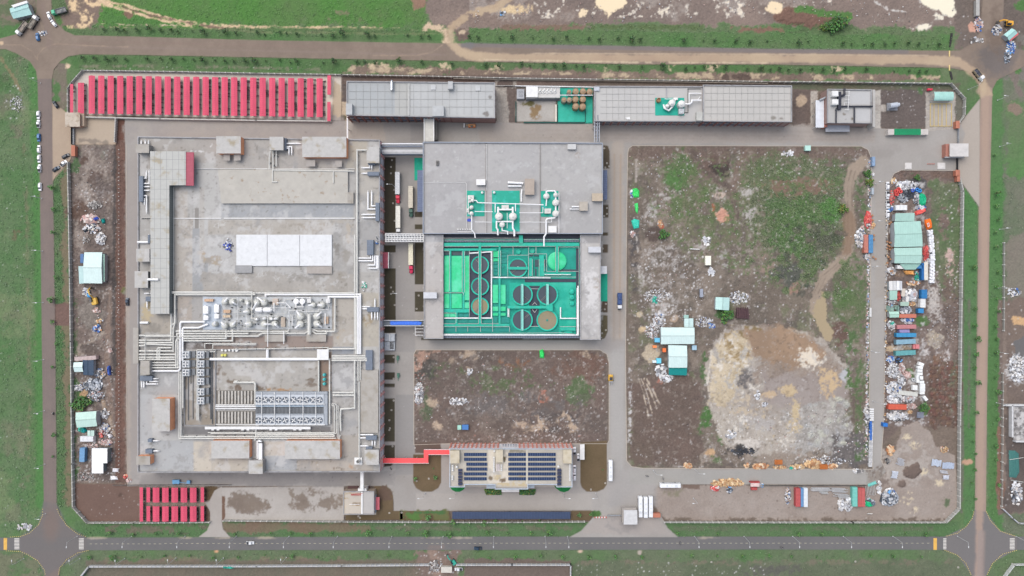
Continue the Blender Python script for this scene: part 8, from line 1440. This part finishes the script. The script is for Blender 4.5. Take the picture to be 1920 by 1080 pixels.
def tarp(lab,pts,col,h=.9,name='tarpaulin'):
 """crumpled sheet over a low heap"""
 t=MB();cx,cy=sum(p[0]for p in pts)/len(pts),sum(p[1]for p in pts)/len(pts);n=len(pts);rings=[(1,.05),(.86,h*.6),(.6,h),(.3,h*.9)];vs=[]
 for k,z in rings:vs+=[t.P(cx+(p[0]-cx)*k*random.uniform(.96,1.04),cy+(p[1]-cy)*k*random.uniform(.96,1.04),z*random.uniform(.75,1.25),0)for p in pts]
 vs.append(t.P(cx,cy,h,0));fs=[(j*n+i,j*n+(i+1)%n,(j+1)*n+(i+1)%n,(j+1)*n+i)for j in range(3)for i in range(n)]+[(3*n+i,3*n+(i+1)%n,4*n)for i in range(n)]
 t.add(vs,fs);return t.build(name,M(col,.5,var=.16,scale=1.6,bump=.8),None,lab,'tarpaulin')
for a in((170,412,18,8,60,'pinkish+white',(2,6),1,'heap of pinkish panels and white pipes topping the upper west junk'),(172,428,18,9,80,'mix+steel',(1.5,4),1.4,'heap of crates and grey frames in the upper west junk'),(190,448,10,11,70,'white',(1.5,4),1.4,'bright white rubbish heap above the upper west hut'),(162,450,8,8,24,'grey+white',(1,2.4),.6,'thin scatter of grey scraps left of the bright white heap'),(178,385,14,8,90,'grey',(1,2.4),.7,'heap of grey stony rubble above the upper west junk'),
  (163,548,9,8,60,'white+mix',(1.2,3),1,'white rubbish heap by the yellow excavator'),(181,582,8,5,40,'pinkish+orange',(1.2,3),.9,'rusty frame heap below the yellow excavator'),(187,602,6,4,20,'wood+white',(1.5,3),1,'small tan heap in the middle of the west strip'),(182,616,8,7,36,'blue+orange',(1.5,3.5),1.2,'mixed blue and orange plant heap in the west strip'),(206,657,4,4,18,'pinkish',(2,3.4),.6,'small stack of pink blocks on the west track'),
  (188,700,10,9,70,'mix+wood',(1.4,3.6),1.3,'mixed junk heap right of the navy roof'),(175,722,18,12,150,'steel+white',(1.4,4.5),1.2,'wide grey scrap heap in the lower west strip'),(148,727,8,7,70,'white+blue',(1.2,2.8),1.2,'pale round heap by the west wall'),(180,742,16,10,110,'steel+pinkish',(1.2,3.4),1,'lower scrap heap of crates in the west strip'),(197,776,8,10,50,'white+steel',(1.2,3.6),.9,'white scrap right of the lower west hut'),(197,805,10,12,90,'mix',(1.4,3.6),1.3,'grey and white heap above the red scrap'),(193,812,6,9,60,'red+pinkish',(1.2,3),1.4,'crimson scrap heap in the lower west strip'),(198,829,13,5,90,'pinkish+blue',(1.2,3),.9,'lilac coloured heap under the crimson scrap'),(154,806,7,5,40,'teal+black',(1.4,3),1,'teal sheeting heap under the lower west hut'),(205,852,6,12,80,'pinkish+steel',(1,2.6),.8,'narrow scrap strip right of the white L roof'),(160,893,18,8,110,'grey+pinkish',(.9,2),.5,'low gravelly scrap below the white L roof'),(172,836,14,4,60,'pinkish+grey',(1,2.4),.6,'low brownish scrap above the white L roof'),(235,893,4,4,14,'red+orange',(2,3.6),1,'small red heap at the lane corner'),(242,901,5,3,14,'pinkish+white',(2,4),1,'pinkish bags at the lane corner'),
  (1720,348,1,1,2,'mix',(1,2),1,''),(1700,348,20,9,150,'white+black',(1.6,4.6),1.6,'black and white heap topping the junk yard'),(1702,362,14,10,120,'black+steel',(1.4,4),1.5,'dark scrap heap in the middle of the junk yard'),(1693,371,10,9,130,'steel+white',(1,2.6),1.3,'silver scrap heap in the junk yard'),(1718,372,6,12,80,'steel+pinkish',(1,2.6),1.2,'grey pink scrap left of the green sheets'),(1671,371,6,13,50,'red+pinkish',(1,2.6),.5,'low rusty scrap beside the parked cars'),(1670,392,5,5,24,'blue+white',(1.6,3.4),1.1,'small blue and white heap by the parked cars'),(1676,340,5,5,26,'wood+white',(1.6,4),.8,'planks and white bags at the lane corner'),(1726,390,10,5,50,'blue+white',(2,4.4),1.2,'blue heap above the red sheets'),
  (1613,447,10,18,260,'white+blue+mix',(1.4,4),2,'tall heap of white and blue bags on the platform by the east lane'),(1627,412,6,16,90,'red',(2,4.4),1.6,'bright red heap on the west kerb of the east lane'),(1626,421,3,3,14,'white',(1.6,3),2,'white bags on top of the bright red heap'),(1636,424,5,6,26,'wood+orange',(1.2,3),.9,'small tan heap beside the bright red heap'),(1617,428,3,5,10,'pinkish',(2,3.4),.8,'pale pink bags above the bag heap'),(1625,481,6,4,22,'white+black',(2,4.4),1,'white bags below the platform on the lane'),
  (1735.5,474,4.5,15,90,'red',(2,4.4),1.6,'scarlet heap between the mint roofs and the white bag row'),(1743,475,4,10,30,'black+white',(2,4),1.2,'black bags beside the scarlet heap'),(1739,490,4,5,24,'white',(2,3.6),1.4,'white bags under the scarlet heap'),(1718,518,3,9,40,'teal+steel',(1.4,3.4),1.4,'green machinery heap below the blue container'),(1726,514,1.4,12,20,'steel',(1.6,5),1.2,'thin stack of pale posts beside the dark blue container'),(1712,531,12,4,60,'orange+blue+white',(1.6,4),1.1,'orange and blue sheets above the white sheds'),(1672,508,6,6,30,'white+wood',(2,6),1.2,'white awning sheets at the lane edge'),(1685,554,3.4,9,40,'red',(1.6,4),1.6,'stack of dark red frames in the junk yard'),(1708,553,11,10,60,'white',(4,9),1.4,'spread of large white sheets in the junk yard'),(1699,561,9,5,22,'white',(4,9),1.6,'white sheet pile above the dirty mint shed'),(1712,553,4,6,24,'pinkish+blue',(2,4),1.8,'pink and blue oddments on the white sheets'),(1708,569,8,5,40,'wood+grey',(1.4,3.6),.9,'brown stores heap below the white sheets'),(1672,566,6,3,20,'white+blue',(2,4),1,'pale sheets below the square mint shed'),(1698,582,11,6,90,'steel',(1.6,6),1.1,'heap of thin steel sections by the mint shed'),(1669,575,3,5,14,'blue+orange',(2,3.6),1.8,'blue cover at the end of the mint shed'),
  (1700,600,11,3.4,36,'blue',(2,4.4),1.3,'row of blue drums below the salmon container'),(1703,605,6,2.4,20,'white+grey',(1.6,4),.9,'pale frames below the blue drums'),(1671,610,7,8,60,'white',(2,4.6),1.2,'white bags on the lane side of the stack'),(1671.5,606.5,3.6,2.6,16,'teal',(2,3.4),1.8,'green sheet on the white bags'),(1669,674,7,6,50,'blue+white',(2,4),1.4,'light blue sheeting heap by the lane'),(1685,675,6,5,30,'black+blue',(2.4,5),1.3,'navy sheeting heap under the teal container'),
  (1675,695,13,14,260,'white+grey',(1.4,3.4),1.4,'upper grey white rubbish field of the junk yard'),(1690,690,7,9,60,'pinkish+white',(2,4),1.5,'pale pink heap beside the rubbish field'),(1698,704,9,7,70,'pinkish',(1.2,3.4),1,'rusty pink scrap beside the grey tyre'),(1676,728,14,12,220,'white+blue',(1.4,3.6),1.4,'middle rubbish field with blue scraps'),(1690,712,7,10,60,'white',(2,5),1.5,'stacked white panels in the rubbish field'),(1678,748,14,9,170,'white+steel',(1.6,4.4),1.3,'lower rubbish field above the long orange container'),(1705,747,12,7,90,'white+pinkish',(2,5),1.4,'white boxes and pink scrap at the right of the field'),(1708,762,10,5,70,'pinkish',(1.2,3),.9,'pinkish brick heap right of the long orange container'),(1680,779,17,9,130,'white+black',(1.6,5),1.2,'white rubbish heap below the long orange container'),(1696,782,8,5,40,'white',(1.6,4),.9,'thin white scatter right of that heap'),(1706,773,5,3,16,'wood',(1.4,3),.6,'small brown scatter by the grey sheet stack'),
  (1289,873,8,5,40,'orange',(2,4.6),1.4,'orange crate heap on the north kerb of the south lane, leftmost'),(1400,873,4,4,16,'orange',(2,4),1.3,'small orange heap between the kerb crates'),(1426,874,14,4,60,'orange',(2,5),1.2,'long orange crate heap on the north kerb'),(1462,876,12,3,30,'wood+grey',(1.6,3.4),.8,'brown scraps under the orange crate'),(1495,875,13,4,50,'wood+white',(2,5),1.1,'cream sacks on the kerb of the south lane'),(1484,877,3,2.6,10,'teal',(2,3.4),1.2,'small green sheet among the kerb sacks'),(1524,870,15,8,130,'wood+orange',(2,5),1.6,'large tan timber heap on the kerb of the south lane'),(1562,874,8,4,40,'orange',(2,4.6),1,'orange boards right of the slatted crate'),(1364,905,31,6.5,170,'wood',(2.6,4.6),1.4,'long row of pale timber pallets south of the lane'),(1341,915,8,4,36,'red+white',(2,5),.9,'red and white scraps below the pallets'),(1367,918,5,6,26,'steel+blue',(2,4.4),.9,'blue grey scraps below the pallets'),(1427,910,4,3,12,'blue+white',(2,3.4),.8,'pale blue bits beside the red frame hut'),(1477,930,5,17,110,'mix+wood',(1,2.6),.8,'narrow column of mixed litter left of the red container'),(1608,883,9,3,34,'white',(2,5),1,'white box row at the end of the south lane'),
  (1577,946,5.5,11.5,110,'white',(2,4),1.6,'left row of white sacks in the south yard'),(1590,945,6.5,13.5,150,'white',(2,4),1.8,'right row of white sacks in the south yard'),(1667,934,16,13,330,'steel+white',(1.6,5),2,'big silver scrap heap in the south yard'),(1667,921,9,5,50,'white+blue',(2,5),2.2,'white and blue top of the silver scrap heap'),(1648,915,4,13,40,'white',(1.6,4),.8,'thin trail of white scraps left of the silver heap'),(1630,942,9,7,46,'steel+teal+black',(1.6,4.6),1.4,'machine parts heap right of the red containers'),(1668,845,6,8,36,'orange',(2.4,6),1.8,'orange iron frame heap at the lane end'),(1664,864,4,5,24,'grey+black',(1.6,3.4),1,'dark cement mixer scrap at the lane end'),(1770,843,8,6,34,'wood+pinkish',(1.2,2.6),.7,'brown scraps on the ploughed soil corner'),(1624.6,778,3.6,15,60,'white',(3,6),2,'column of big white bags on the lane kerb'),
  (1236,600,12,16,130,'white+mix',(1.2,3.6),1,'white rubbish left of the small joined hut'),(1222,622,14,14,110,'white+pinkish',(1.2,3),.8,'scattered white rubbish left of the largest hut'),(1239,696,10,14,60,'white',(2,6),.9,'white planks left of the teal awning'),(1250,710,14,8,40,'white',(1.6,4),.7,'white scraps under the teal awning'),(1384,558,20,12,110,'white+mix',(1.2,3.4),.9,'white rubbish around the lone mint hut'),(1320,604,18,10,80,'white+blue',(1,2.6),.7,'white litter right of the hut cluster'),(1335,612,6,4,24,'blue',(1.2,3),.9,'light blue scraps right of the hut cluster'),(1232,555,26,12,150,'white',(1,2.6),.6,'white rubble field in the east lot'),(1228,560,4,10,30,'teal+black',(1.4,4),.7,'dark green sheeting strip in the white rubble'),(1334,510,6,10,26,'white',(2,5),.8,'white sheets below the cream block'),(1324,452,8,8,30,'white',(1.6,4.4),.6,'white sheets in the middle of the east lot'),(1186,363,4,9,26,'blue+pinkish',(1.6,3.6),.9,'blue scraps beside the lime sheet'),(1186,438,5,6,26,'pinkish+white',(1.6,3.4),.8,'pinkish scraps below the teal sheet'),(1238,419,4,7,24,'orange',(1.2,3),.6,'orange brown scrap patch in the east lot'),(1477,287,12,5,26,'white',(2,5),.7,'white scraps at the top of the east lot'),(785,737,8.5,21,170,'white+pinkish',(1.6,4),1.6,'tall heap of white rubbish at the left edge of the central lot'),(860,753,20,6,50,'white',(1.2,5),.5,'white brushwood streak in the central lot'),(880,697,5,5,20,'white+steel',(2,5),.7,'pale scraps near the top of the central lot'),(1370,815,10,10,50,'white+steel',(1.2,3.6),.8,'white scraps near the bottom of the east lot'),(1421,740,5,9,22,'white',(2,4.4),.8,'white sheets on the sandy clearing'),(1434,757,5,5,16,'white',(2,4),.7,'lower white sheets on the sandy clearing'),(1395,846,24,6,50,'black',(1.6,4),.5,'dark burnt heap at the bottom of the east lot'),(1545,865,40,10,120,'white+black',(1,2.8),.6,'black and white litter by the south lane'),
  (80,62,8,5,30,'mix',(1.2,3),.8,'mixed scraps beside the tippers'),(46,30,10,10,40,'grey+white',(1,2.6),.6,'pale rubble behind the north west hut'),(1835,46,8,14,70,'pinkish+blue',(1.4,3.4),1,'pink and blue junk by the north east junction'),(1868,56,9,10,70,'mix',(1.4,3.6),1,'mixed junk between the excavator and the tiny hut'),(1895,88,8,14,70,'blue+white',(1.4,3.6),1,'blue and white junk right of the junction'),(1830,76,14,5,26,'grey+white',(1.6,4),.6,'grey slabs at the junction corner'),(1888,108,5,12,24,'steel',(2,5),.8,'grey slab row right of the junction'),(942,25,5,4,14,'steel+blue',(2,4),.8,'small blue grey dump on the mud flats'),(815,1060,14,12,90,'grey+white',(1,3),.6,'rubble at the mouth of the south dirt track'),(1908,690,16,26,200,'white',(1.4,4),1,'white rubble at the right image edge'),(1900,548,14,8,40,'white+blue',(1.4,4),.7,'white and blue scraps at the right image edge'),(1906,925,10,24,90,'white+steel',(1.6,5),.9,'white pipes right of the blue tank'),(46,988,14,6,24,'white',(2,5.4),.6,'white sheet scraps in the lower left field'),(30,195,12,16,70,'white',(.8,2),.4,'white litter in the upper left field')):
 cx,cy,rx,ry,n,pal,sz,h,lab=a
 if lab:heap(lab,cx,cy,rx,ry,n,pal,sz,h)
for lab,p,c,h in(('lime green sheet uppermost on the lane edge of the east lot',[(1186,354),(1194,352),(1199,358),(1198,370),(1188,371),(1184,364)],(70,224,110),1.2),('narrow lime green sheet below the uppermost one',[(1189,382),(1196,380),(1197,392),(1195,402),(1191,396)],(80,226,120),1),('teal green sheet lowest on the lane edge of the east lot',[(1183,414),(1190,410),(1199,413),(1198,428),(1188,430)],(60,206,180),1.1),('lime green cover at the top edge of the central lot',[(1011,657),(1018,654),(1021,662),(1020,672),(1012,671)],(60,226,110),1.3),('emerald sheet pile at the right of the junk yard',[(1722,366),(1727,362),(1733,364),(1736,372),(1735,384),(1726,388),(1722,378)],(30,182,130),1.6),('coral red sheet above the white bag row',[(1714,398),(1722,393),(1735,390),(1736,396),(1726,402),(1717,404)],(236,100,92),1.4),('vivid orange sheet with white lettering at the head of the white bag row',[(1733,412),(1744,410),(1746,420),(1746,428),(1738,432),(1734,422)],(250,120,40),1.5),('pale orange tent sheet below the mint lean-to',[(1692,507),(1713,506),(1713,516),(1698,515)],(240,176,104),1.8),('emerald sheet beside the red containers in the south yard',[(1622,938),(1632,940),(1636,949),(1628,951),(1622,948)],(24,190,130),1.2),('teal sheeting by the lower west hut',[(152,803),(160,802),(164,808),(158,812),(153,809)],(20,150,150),1),('green netting on the grey plot wall',[(418,1059),(440,1059),(443,1063),(420,1064)],(40,170,150),2.4),('bright blue sheet by the west wall excavator',[(163,549),(170,551),(172,558),(165,558)],(90,170,226),1),('royal blue sheet on the upper west junk',[(176,410),(184,406),(187,411),(179,414)],(76,106,206),1.6),('teal bundle right of the upper west junk',[(190,411),(196,409),(198,417),(193,420)],(20,158,150),1.2),('black sheet in the upper west junk',[(155,431),(163,429),(168,434),(160,437)],(40,48,58),1),('large dark teal pit cover at the right image edge',[(1891,845),(1903,844),(1910,850),(1911,885),(1905,896),(1892,895)],(66,118,112),.5),('white plastic sheet lying at the lane corner in the west strip',[(207,892),(214,892),(220,894),(222,899),(208,900)],(238,238,240),.6),('white square sheet above the lane corner in the west strip',[(211,878),(222,878),(222,885),(211,885)],(236,236,240),.6),('white crumpled sheet on the lower west scrap',[(202,814),(208,813),(212,818),(206,823)],(244,244,246),1.2),('blue tarpaulin over a long cart on the west track',[(203,686),(207,685),(209,703),(204,704)],(72,106,190),1.6),('small blue sheet at the gate kerb of the east lane',[(1628,325),(1632,324),(1633,329),(1629,329)],(60,140,210),.8),('white dome shaped bag at the east lane kerb',[(1634,325),(1638,324),(1639,331),(1635,331)],(240,240,240),1)):tarp(lab,p,c,h)
for k in range(6):pass
# lettering strokes on the orange sheet (unreadable white brush strokes in the photo)
single('painted_stroke','white brushed strokes on the vivid orange sheet','lettering',mWhite,lambda b:(b.bar(1738.5,418,1741,426,.7,1.9,2.0),b.bar(1741,417,1743,424,.7,1.9,2.0),b.bar(1738,420,1742.5,418.5,.6,1.92,2.02),b.bar(1739,425,1743.5,423,.6,1.92,2.02)))
# ring hoses, cable drums, bag rows, stacks
for x,y,c,lab in((1680.5,358.5,(230,92,86),'red hose coil at the left of the red group'),(1685.5,354.5,(226,88,84),'red hose coil at the top of the red group'),(1689,359,(232,98,92),'red hose coil at the right of the red group'),(1682,364,(224,88,82),'red hose coil at the bottom of the red group'),(1720,355.5,(64,140,216),'light blue hose coil, left of the blue pair'),(1725,357.5,(60,150,220),'light blue hose coil, right of the blue pair'),(1711.5,357,(72,104,196),'darker blue hose coil beside the light blue pair'),(1713,712,(204,206,206),'grey tyre ring beside the rusty pink scrap')):single('hose_coil',lab,'coil',M(c,.5,stripe=(2,.3,.2)),lambda b:(b.ring(x,y,1.4,3.6,0,1.1,20),b.ring(x,y,1.8,3.2,1.1,1.35,20)))
for x,y in((1664,453),(1668.5,455),(1672,455),(1664.5,460),(1668,462),(1664,466),(1669,467.5),(1673,464),(1666,482),(1670,486),(1664,493),(1668,420),(1671,417),(1638,482),(1642,485.5),(1636,404),(1637,413),(1639,441),(1639,449)):single('cable_drum','brown wooden cable drum on the east lane','cable drum',M((176,132,100),.8),lambda b:(b.cyl(x,y,1.9,.1,.4,14),b.cyl(x,y,1.1,.4,1.1,12),b.cyl(x,y,1.9,1.1,1.3,14),b.cyl(x,y,.5,1.3,1.5,8)),'brown cable drums along the east lane')
k=0
for y in range(433,532,3):
 x=1742+4.5*math.sin((y-433)/99*2.6);
 for dx in(-2.2,2.2):single('bulk_bag','white bulk bag in the long curved row east of the mint roofs','bag',M((240,241,244),.6,var=.08,scale=1.5),lambda b:b.obox(x+dx+random.uniform(-.6,.6),y+random.uniform(-.5,.5),4.0,2.8,random.uniform(-.3,.3),0,random.uniform(.9,1.6),ref=0,taper=1.15),'white bags in the long curved row')
for i,(x,y,a,w,h)in enumerate(((1727.5,683,.4,10,6),(1725.5,689,.1,10,5.4),(1725,695,.05,9.6,5),(1725,701,.03,10,5),(1721.5,707,0,6,6.6),(1727,708.5,0,8,6.5),(1721.5,714,0,5.6,7),(1729,716.5,0,8,5),(1730,722,0,9.4,5),(1730,727,0,9.4,4.6),(1730,732,0,9.4,4.6),(1729.5,737,0,8.6,4.6),(1735.5,747,.9,9.6,5.4),(1716,725,0,9,5),(1716,729.6,0,9,3.6))):single('water_cube','white box tank in the curving line at the right of the rubbish field','tank',M((240,242,240),.5),lambda b:(b.obox(x,y,w,h,a,0,1.8),b.obox(x,y,w*.8,.7,a,1.8,1.95),b.cyl(x,y,.7,1.8,2.05,8)),'white box tanks by the rubbish field')
for k in range(13):single('panel_stack','pale grey upright panel in the stack across the rubbish field','panel',M((214,214,206),.6),lambda b:b.obox(1687+k*2.7,736+k*.3,2.3,8,.05,0,1.2),'panels across the rubbish field')
for i in range(20):
 y=794+i*4.1
 single('block_stack','stack of white blocks in the line on the east lane kerb' if i>7 else 'stack of white blocks beside blue boards on the lane kerb','blocks',M((226,226,226)if i%3 else(206,206,206),.8),lambda b:[b.box(1631+(i*7%3)*.3+c*2.3-i*.12,y+r*1.9,1633+c*2.3-i*.12,y+1.6+r*1.9,.1,1+((c+r+i)%2)*.4)for c in range(3)for r in range(2)],'white block stacks on the lane kerb')
single('board_stack','blue board stack on the lane kerb left of the white blocks','boards',M((62,112,190),.5),lambda b:[b.box(1631.6,790+k*6,1635,795.5+k*6,.1,1.6+(k%2)*.2)for k in range(6)]);single('board_stack','pale board stack at the top of the white block line','boards',mWhite,lambda b:[b.box(1631,766+k*4,1638.5,769+k*4,.1,1.1+(k%3)*.2)for k in range(6)])
single('kerb_goods','thin line of white pipes and covers along the west kerb of the east lane','goods',paintmat(),lambda b:[(setattr(b,'col',lin(random.choice(PAL['white']+PAL['grey']+PAL['pinkish']+[(140,166,200)]))),b.obox(1634-(y-300)*.011-random.uniform(1,5),y,random.uniform(1,2.6),random.uniform(1,4),0,0,random.uniform(.3,1)))for y in[random.uniform(300,860)for _ in range(330)]],kind='stuff')
single('kerb_goods','small brown and white goods along the east kerb of the east lane','goods',paintmat(),lambda b:[(setattr(b,'col',lin(random.choice(PAL['white']+PAL['wood']+PAL['grey']))),b.obox(1664-(y-340)*.012+random.uniform(-1,3),y,random.uniform(1,2.4),random.uniform(1,3),0,.1,random.uniform(.3,1)))for y in[random.uniform(405,800)for _ in range(130)]],kind='stuff')
single('long_board','pair of long white boards upright on the west kerb of the east lane','boards',mWhite,lambda b:(b.box(1631,577,1632.2,594,.1,.9),b.box(1632.8,577,1634,594,.1,.9)));single('site_skip','sand ramp end block with a pink lid in the container stack','skip',M((214,134,136),.6),lambda b:(b.box(1717.5,646,1724,654,0,2),b.box(1712.5,646,1717,654,0,1.4)))
single('sheet_stack','grey blue corrugated sheet stack on the ploughed soil','sheets',M((132,138,152),.5,stripe=(1,.8,.4)),lambda b:[b.obox(1726,774+k*2.8,12,2.6,.02,0,.5+k*.1)for k in range(4)])
for q,lab in(((1453,862.5,1467,871),'slatted orange crate on the north kerb, left one'),((1537.5,871,1552,880),'slatted orange crate on the north kerb, right one')):single('slatted_crate',lab,'crate',M((196,120,66),.7),lambda b:(b.box(*q,0,.9),[b.box(q[0]+.4+k*(q[2]-q[0]-1)/7,q[1]+.3,q[0]+1.2+k*(q[2]-q[0]-1)/7,q[3]-.3,.9,1.25)for k in range(8)],b.box(q[0],(q[1]+q[3])/2-.4,q[2],(q[1]+q[3])/2+.4,1.25,1.4)))
t=thing('frame_hut','small red framed hut beside the pale pallets','hut',1415,910,0);part(t,'roof_sheet',M((222,196,190),.6),lambda b:b.box(1407.5,906,1424,912.5,2.4,2.6,bottom=True));part(t,'frame',M((176,78,76),.6),lambda b:(b.box(1407,903.5,1425,905.5,0,2.5),b.box(1409,914,1420,919,0,1.6)))
def rods(lab,cx,cy,n,L,sp,ang,col=(206,210,216),jit=2.0,r=.6,z=.4):
 t=thing('pipe_stack',lab,'pipe stack',cx,cy,0);a=R(ang);c,s_=math.cos(a),math.sin(a)
 def f(b):
  for i in range(n):
   o=(i-(n-1)/2)*sp;j=random.uniform(-jit,jit);l2=L/2*random.uniform(.82,1);mx,my=cx-o*s_+j*c,cy+o*c+j*s_
   b.tube([(mx-c*l2,my-s_*l2),(mx+c*l2,my+s_*l2)],z+(i%3)*.16,r,6)
 part(t,'pipes',M(col,.4,.2,.2,1.5),f);part(t,'bearer',M((150,124,96)),lambda b:[b.obox(cx+c*u,cy+s_*u,1,n*sp+1,a,0,.25)for u in(-L*.3,L*.3)])
rods('grey pipe stack left of the wide pipe stack in the south yard',1538,917.5,7,36,1.05,0,(190,190,190));rods('small grey pipe stack under the left one',1545,924,4,16,1.2,2,(190,190,188));rods('wide staggered grey pipe stack in the south yard',1572,919,7,32,1.3,2,(196,196,196),4);rods('lower half of the wide staggered pipe stack',1580,930,6,28,1.5,3,(198,198,198),5);rods('upright pipes fanned below the teal pipe',1632,920,7,20,2.8,84,(196,192,188),1.5,.8);rods('teal pipe bundle lying askew above the fanned pipes',1635,907.5,4,17,1.4,-22,(130,210,200),.6,.9)
rods('silver pipe stack tilted left of the dark soil heap',1688.5,866,8,15,1.7,22,(212,214,220));rods('silver pipe stack below left of the dark soil heap',1677,890,8,12,1.7,8,(216,222,232),1,.9);rods('left half of the wide pale pipe stack in the yard corner',1756,868,9,13,2.0,98,(206,216,230),1,1);rods('right half of the wide pale pipe stack in the yard corner',1778,873,11,13,2.0,94,(196,208,226),.8,1);rods('loose pale pipes below the wide stack',1770,885,4,15,1.5,8,(214,216,222),2);rods('small flat pale pipe stack lowest in the yard corner',1773.5,895,4,12,2,1,(222,226,236),.6,1);rods('short white pipe pair lying on the bare south yard',1631,963,2,10,1,3,(224,220,212),1);rods('long white pipe lying in the middle of the east lot',1302,467,2,20,.8,3,(226,226,224),1)
for x,y,w,h,lab in((1895,760,34,3,'pale upper wall of the half built block at the right edge'),(1899,790,3,60,'left wall of the half built block at the right edge'),(1910,828,26,3,'lower wall of the half built block at the right edge')):single('site_wall',lab,'wall',M((206,206,206),.9),lambda b:b.box(x-w/2+(8 if w>10 else 0),y-h/2,x+w/2+(12 if w>10 else 0),y+h/2,0,2.6))
single('half_built_slab','grey concrete slab of the half built block at the right edge','slab',M((196,194,192),.9,stain=(.4,.45,.6,(110,106,104))),lambda b:(b.box(1901,762,1960,826,0,.6),[b.box(1906+i*9,770+j*14,1908+i*9,772+j*14,.6,2)for i in range(5)for j in range(4)]))
single('yard_pipe_rail','white pipe lying in the grey neighbour plot','pipe',mRail,lambda b:(b.tube([(1893,862),(1919,858)],.6,.5),b.tube([(1895,900),(1919,904)],.5,.5)))
single('satellite_post','white weather post standing on the sandy clearing edge','post',mWhite,lambda b:(b.cyl(1478,776,.5,0,3,8),b.bar(1475,775,1482,777,.6,2.6,2.9),b.bar(1478,772,1478,780,.5,2.6,2.9)))
single('caravan_box','concrete hut at the mouth of the south dirt track','hut',M((206,202,192),.9),lambda b:(b.box(827.5,1063.5,847,1073.5,0,2.4),b.box(827,1063,847.5,1074,2.4,2.6)));SUV.put(860,1066.5,0,R(90),'silver car beside the concrete hut on the south dirt track')
single('litter','fine pale litter strewn over the earth plots','litter',paintmat(),lambda b:[(setattr(b,'col',lin(random.choice(PAL['white']+PAL['grey']+PAL['pinkish']))),b.obox(x,y,random.uniform(.8,2.2),random.uniform(.6,1.4),random.random()*3,0,random.uniform(.2,.5),ref=0))for x,y in[(random.uniform(*q[:2]),random.uniform(*q[2:]))for q in random.choices([(1180,1330,290,600),(1180,1330,290,600),(1330,1632,280,870),(780,1138,660,828),(136,215,280,905),(1738,1798,480,690),(880,1790,0,42),(1340,1630,760,870)],k=1900)]if FM[int(y)+200,int(x)+150]>.5],kind='stuff')
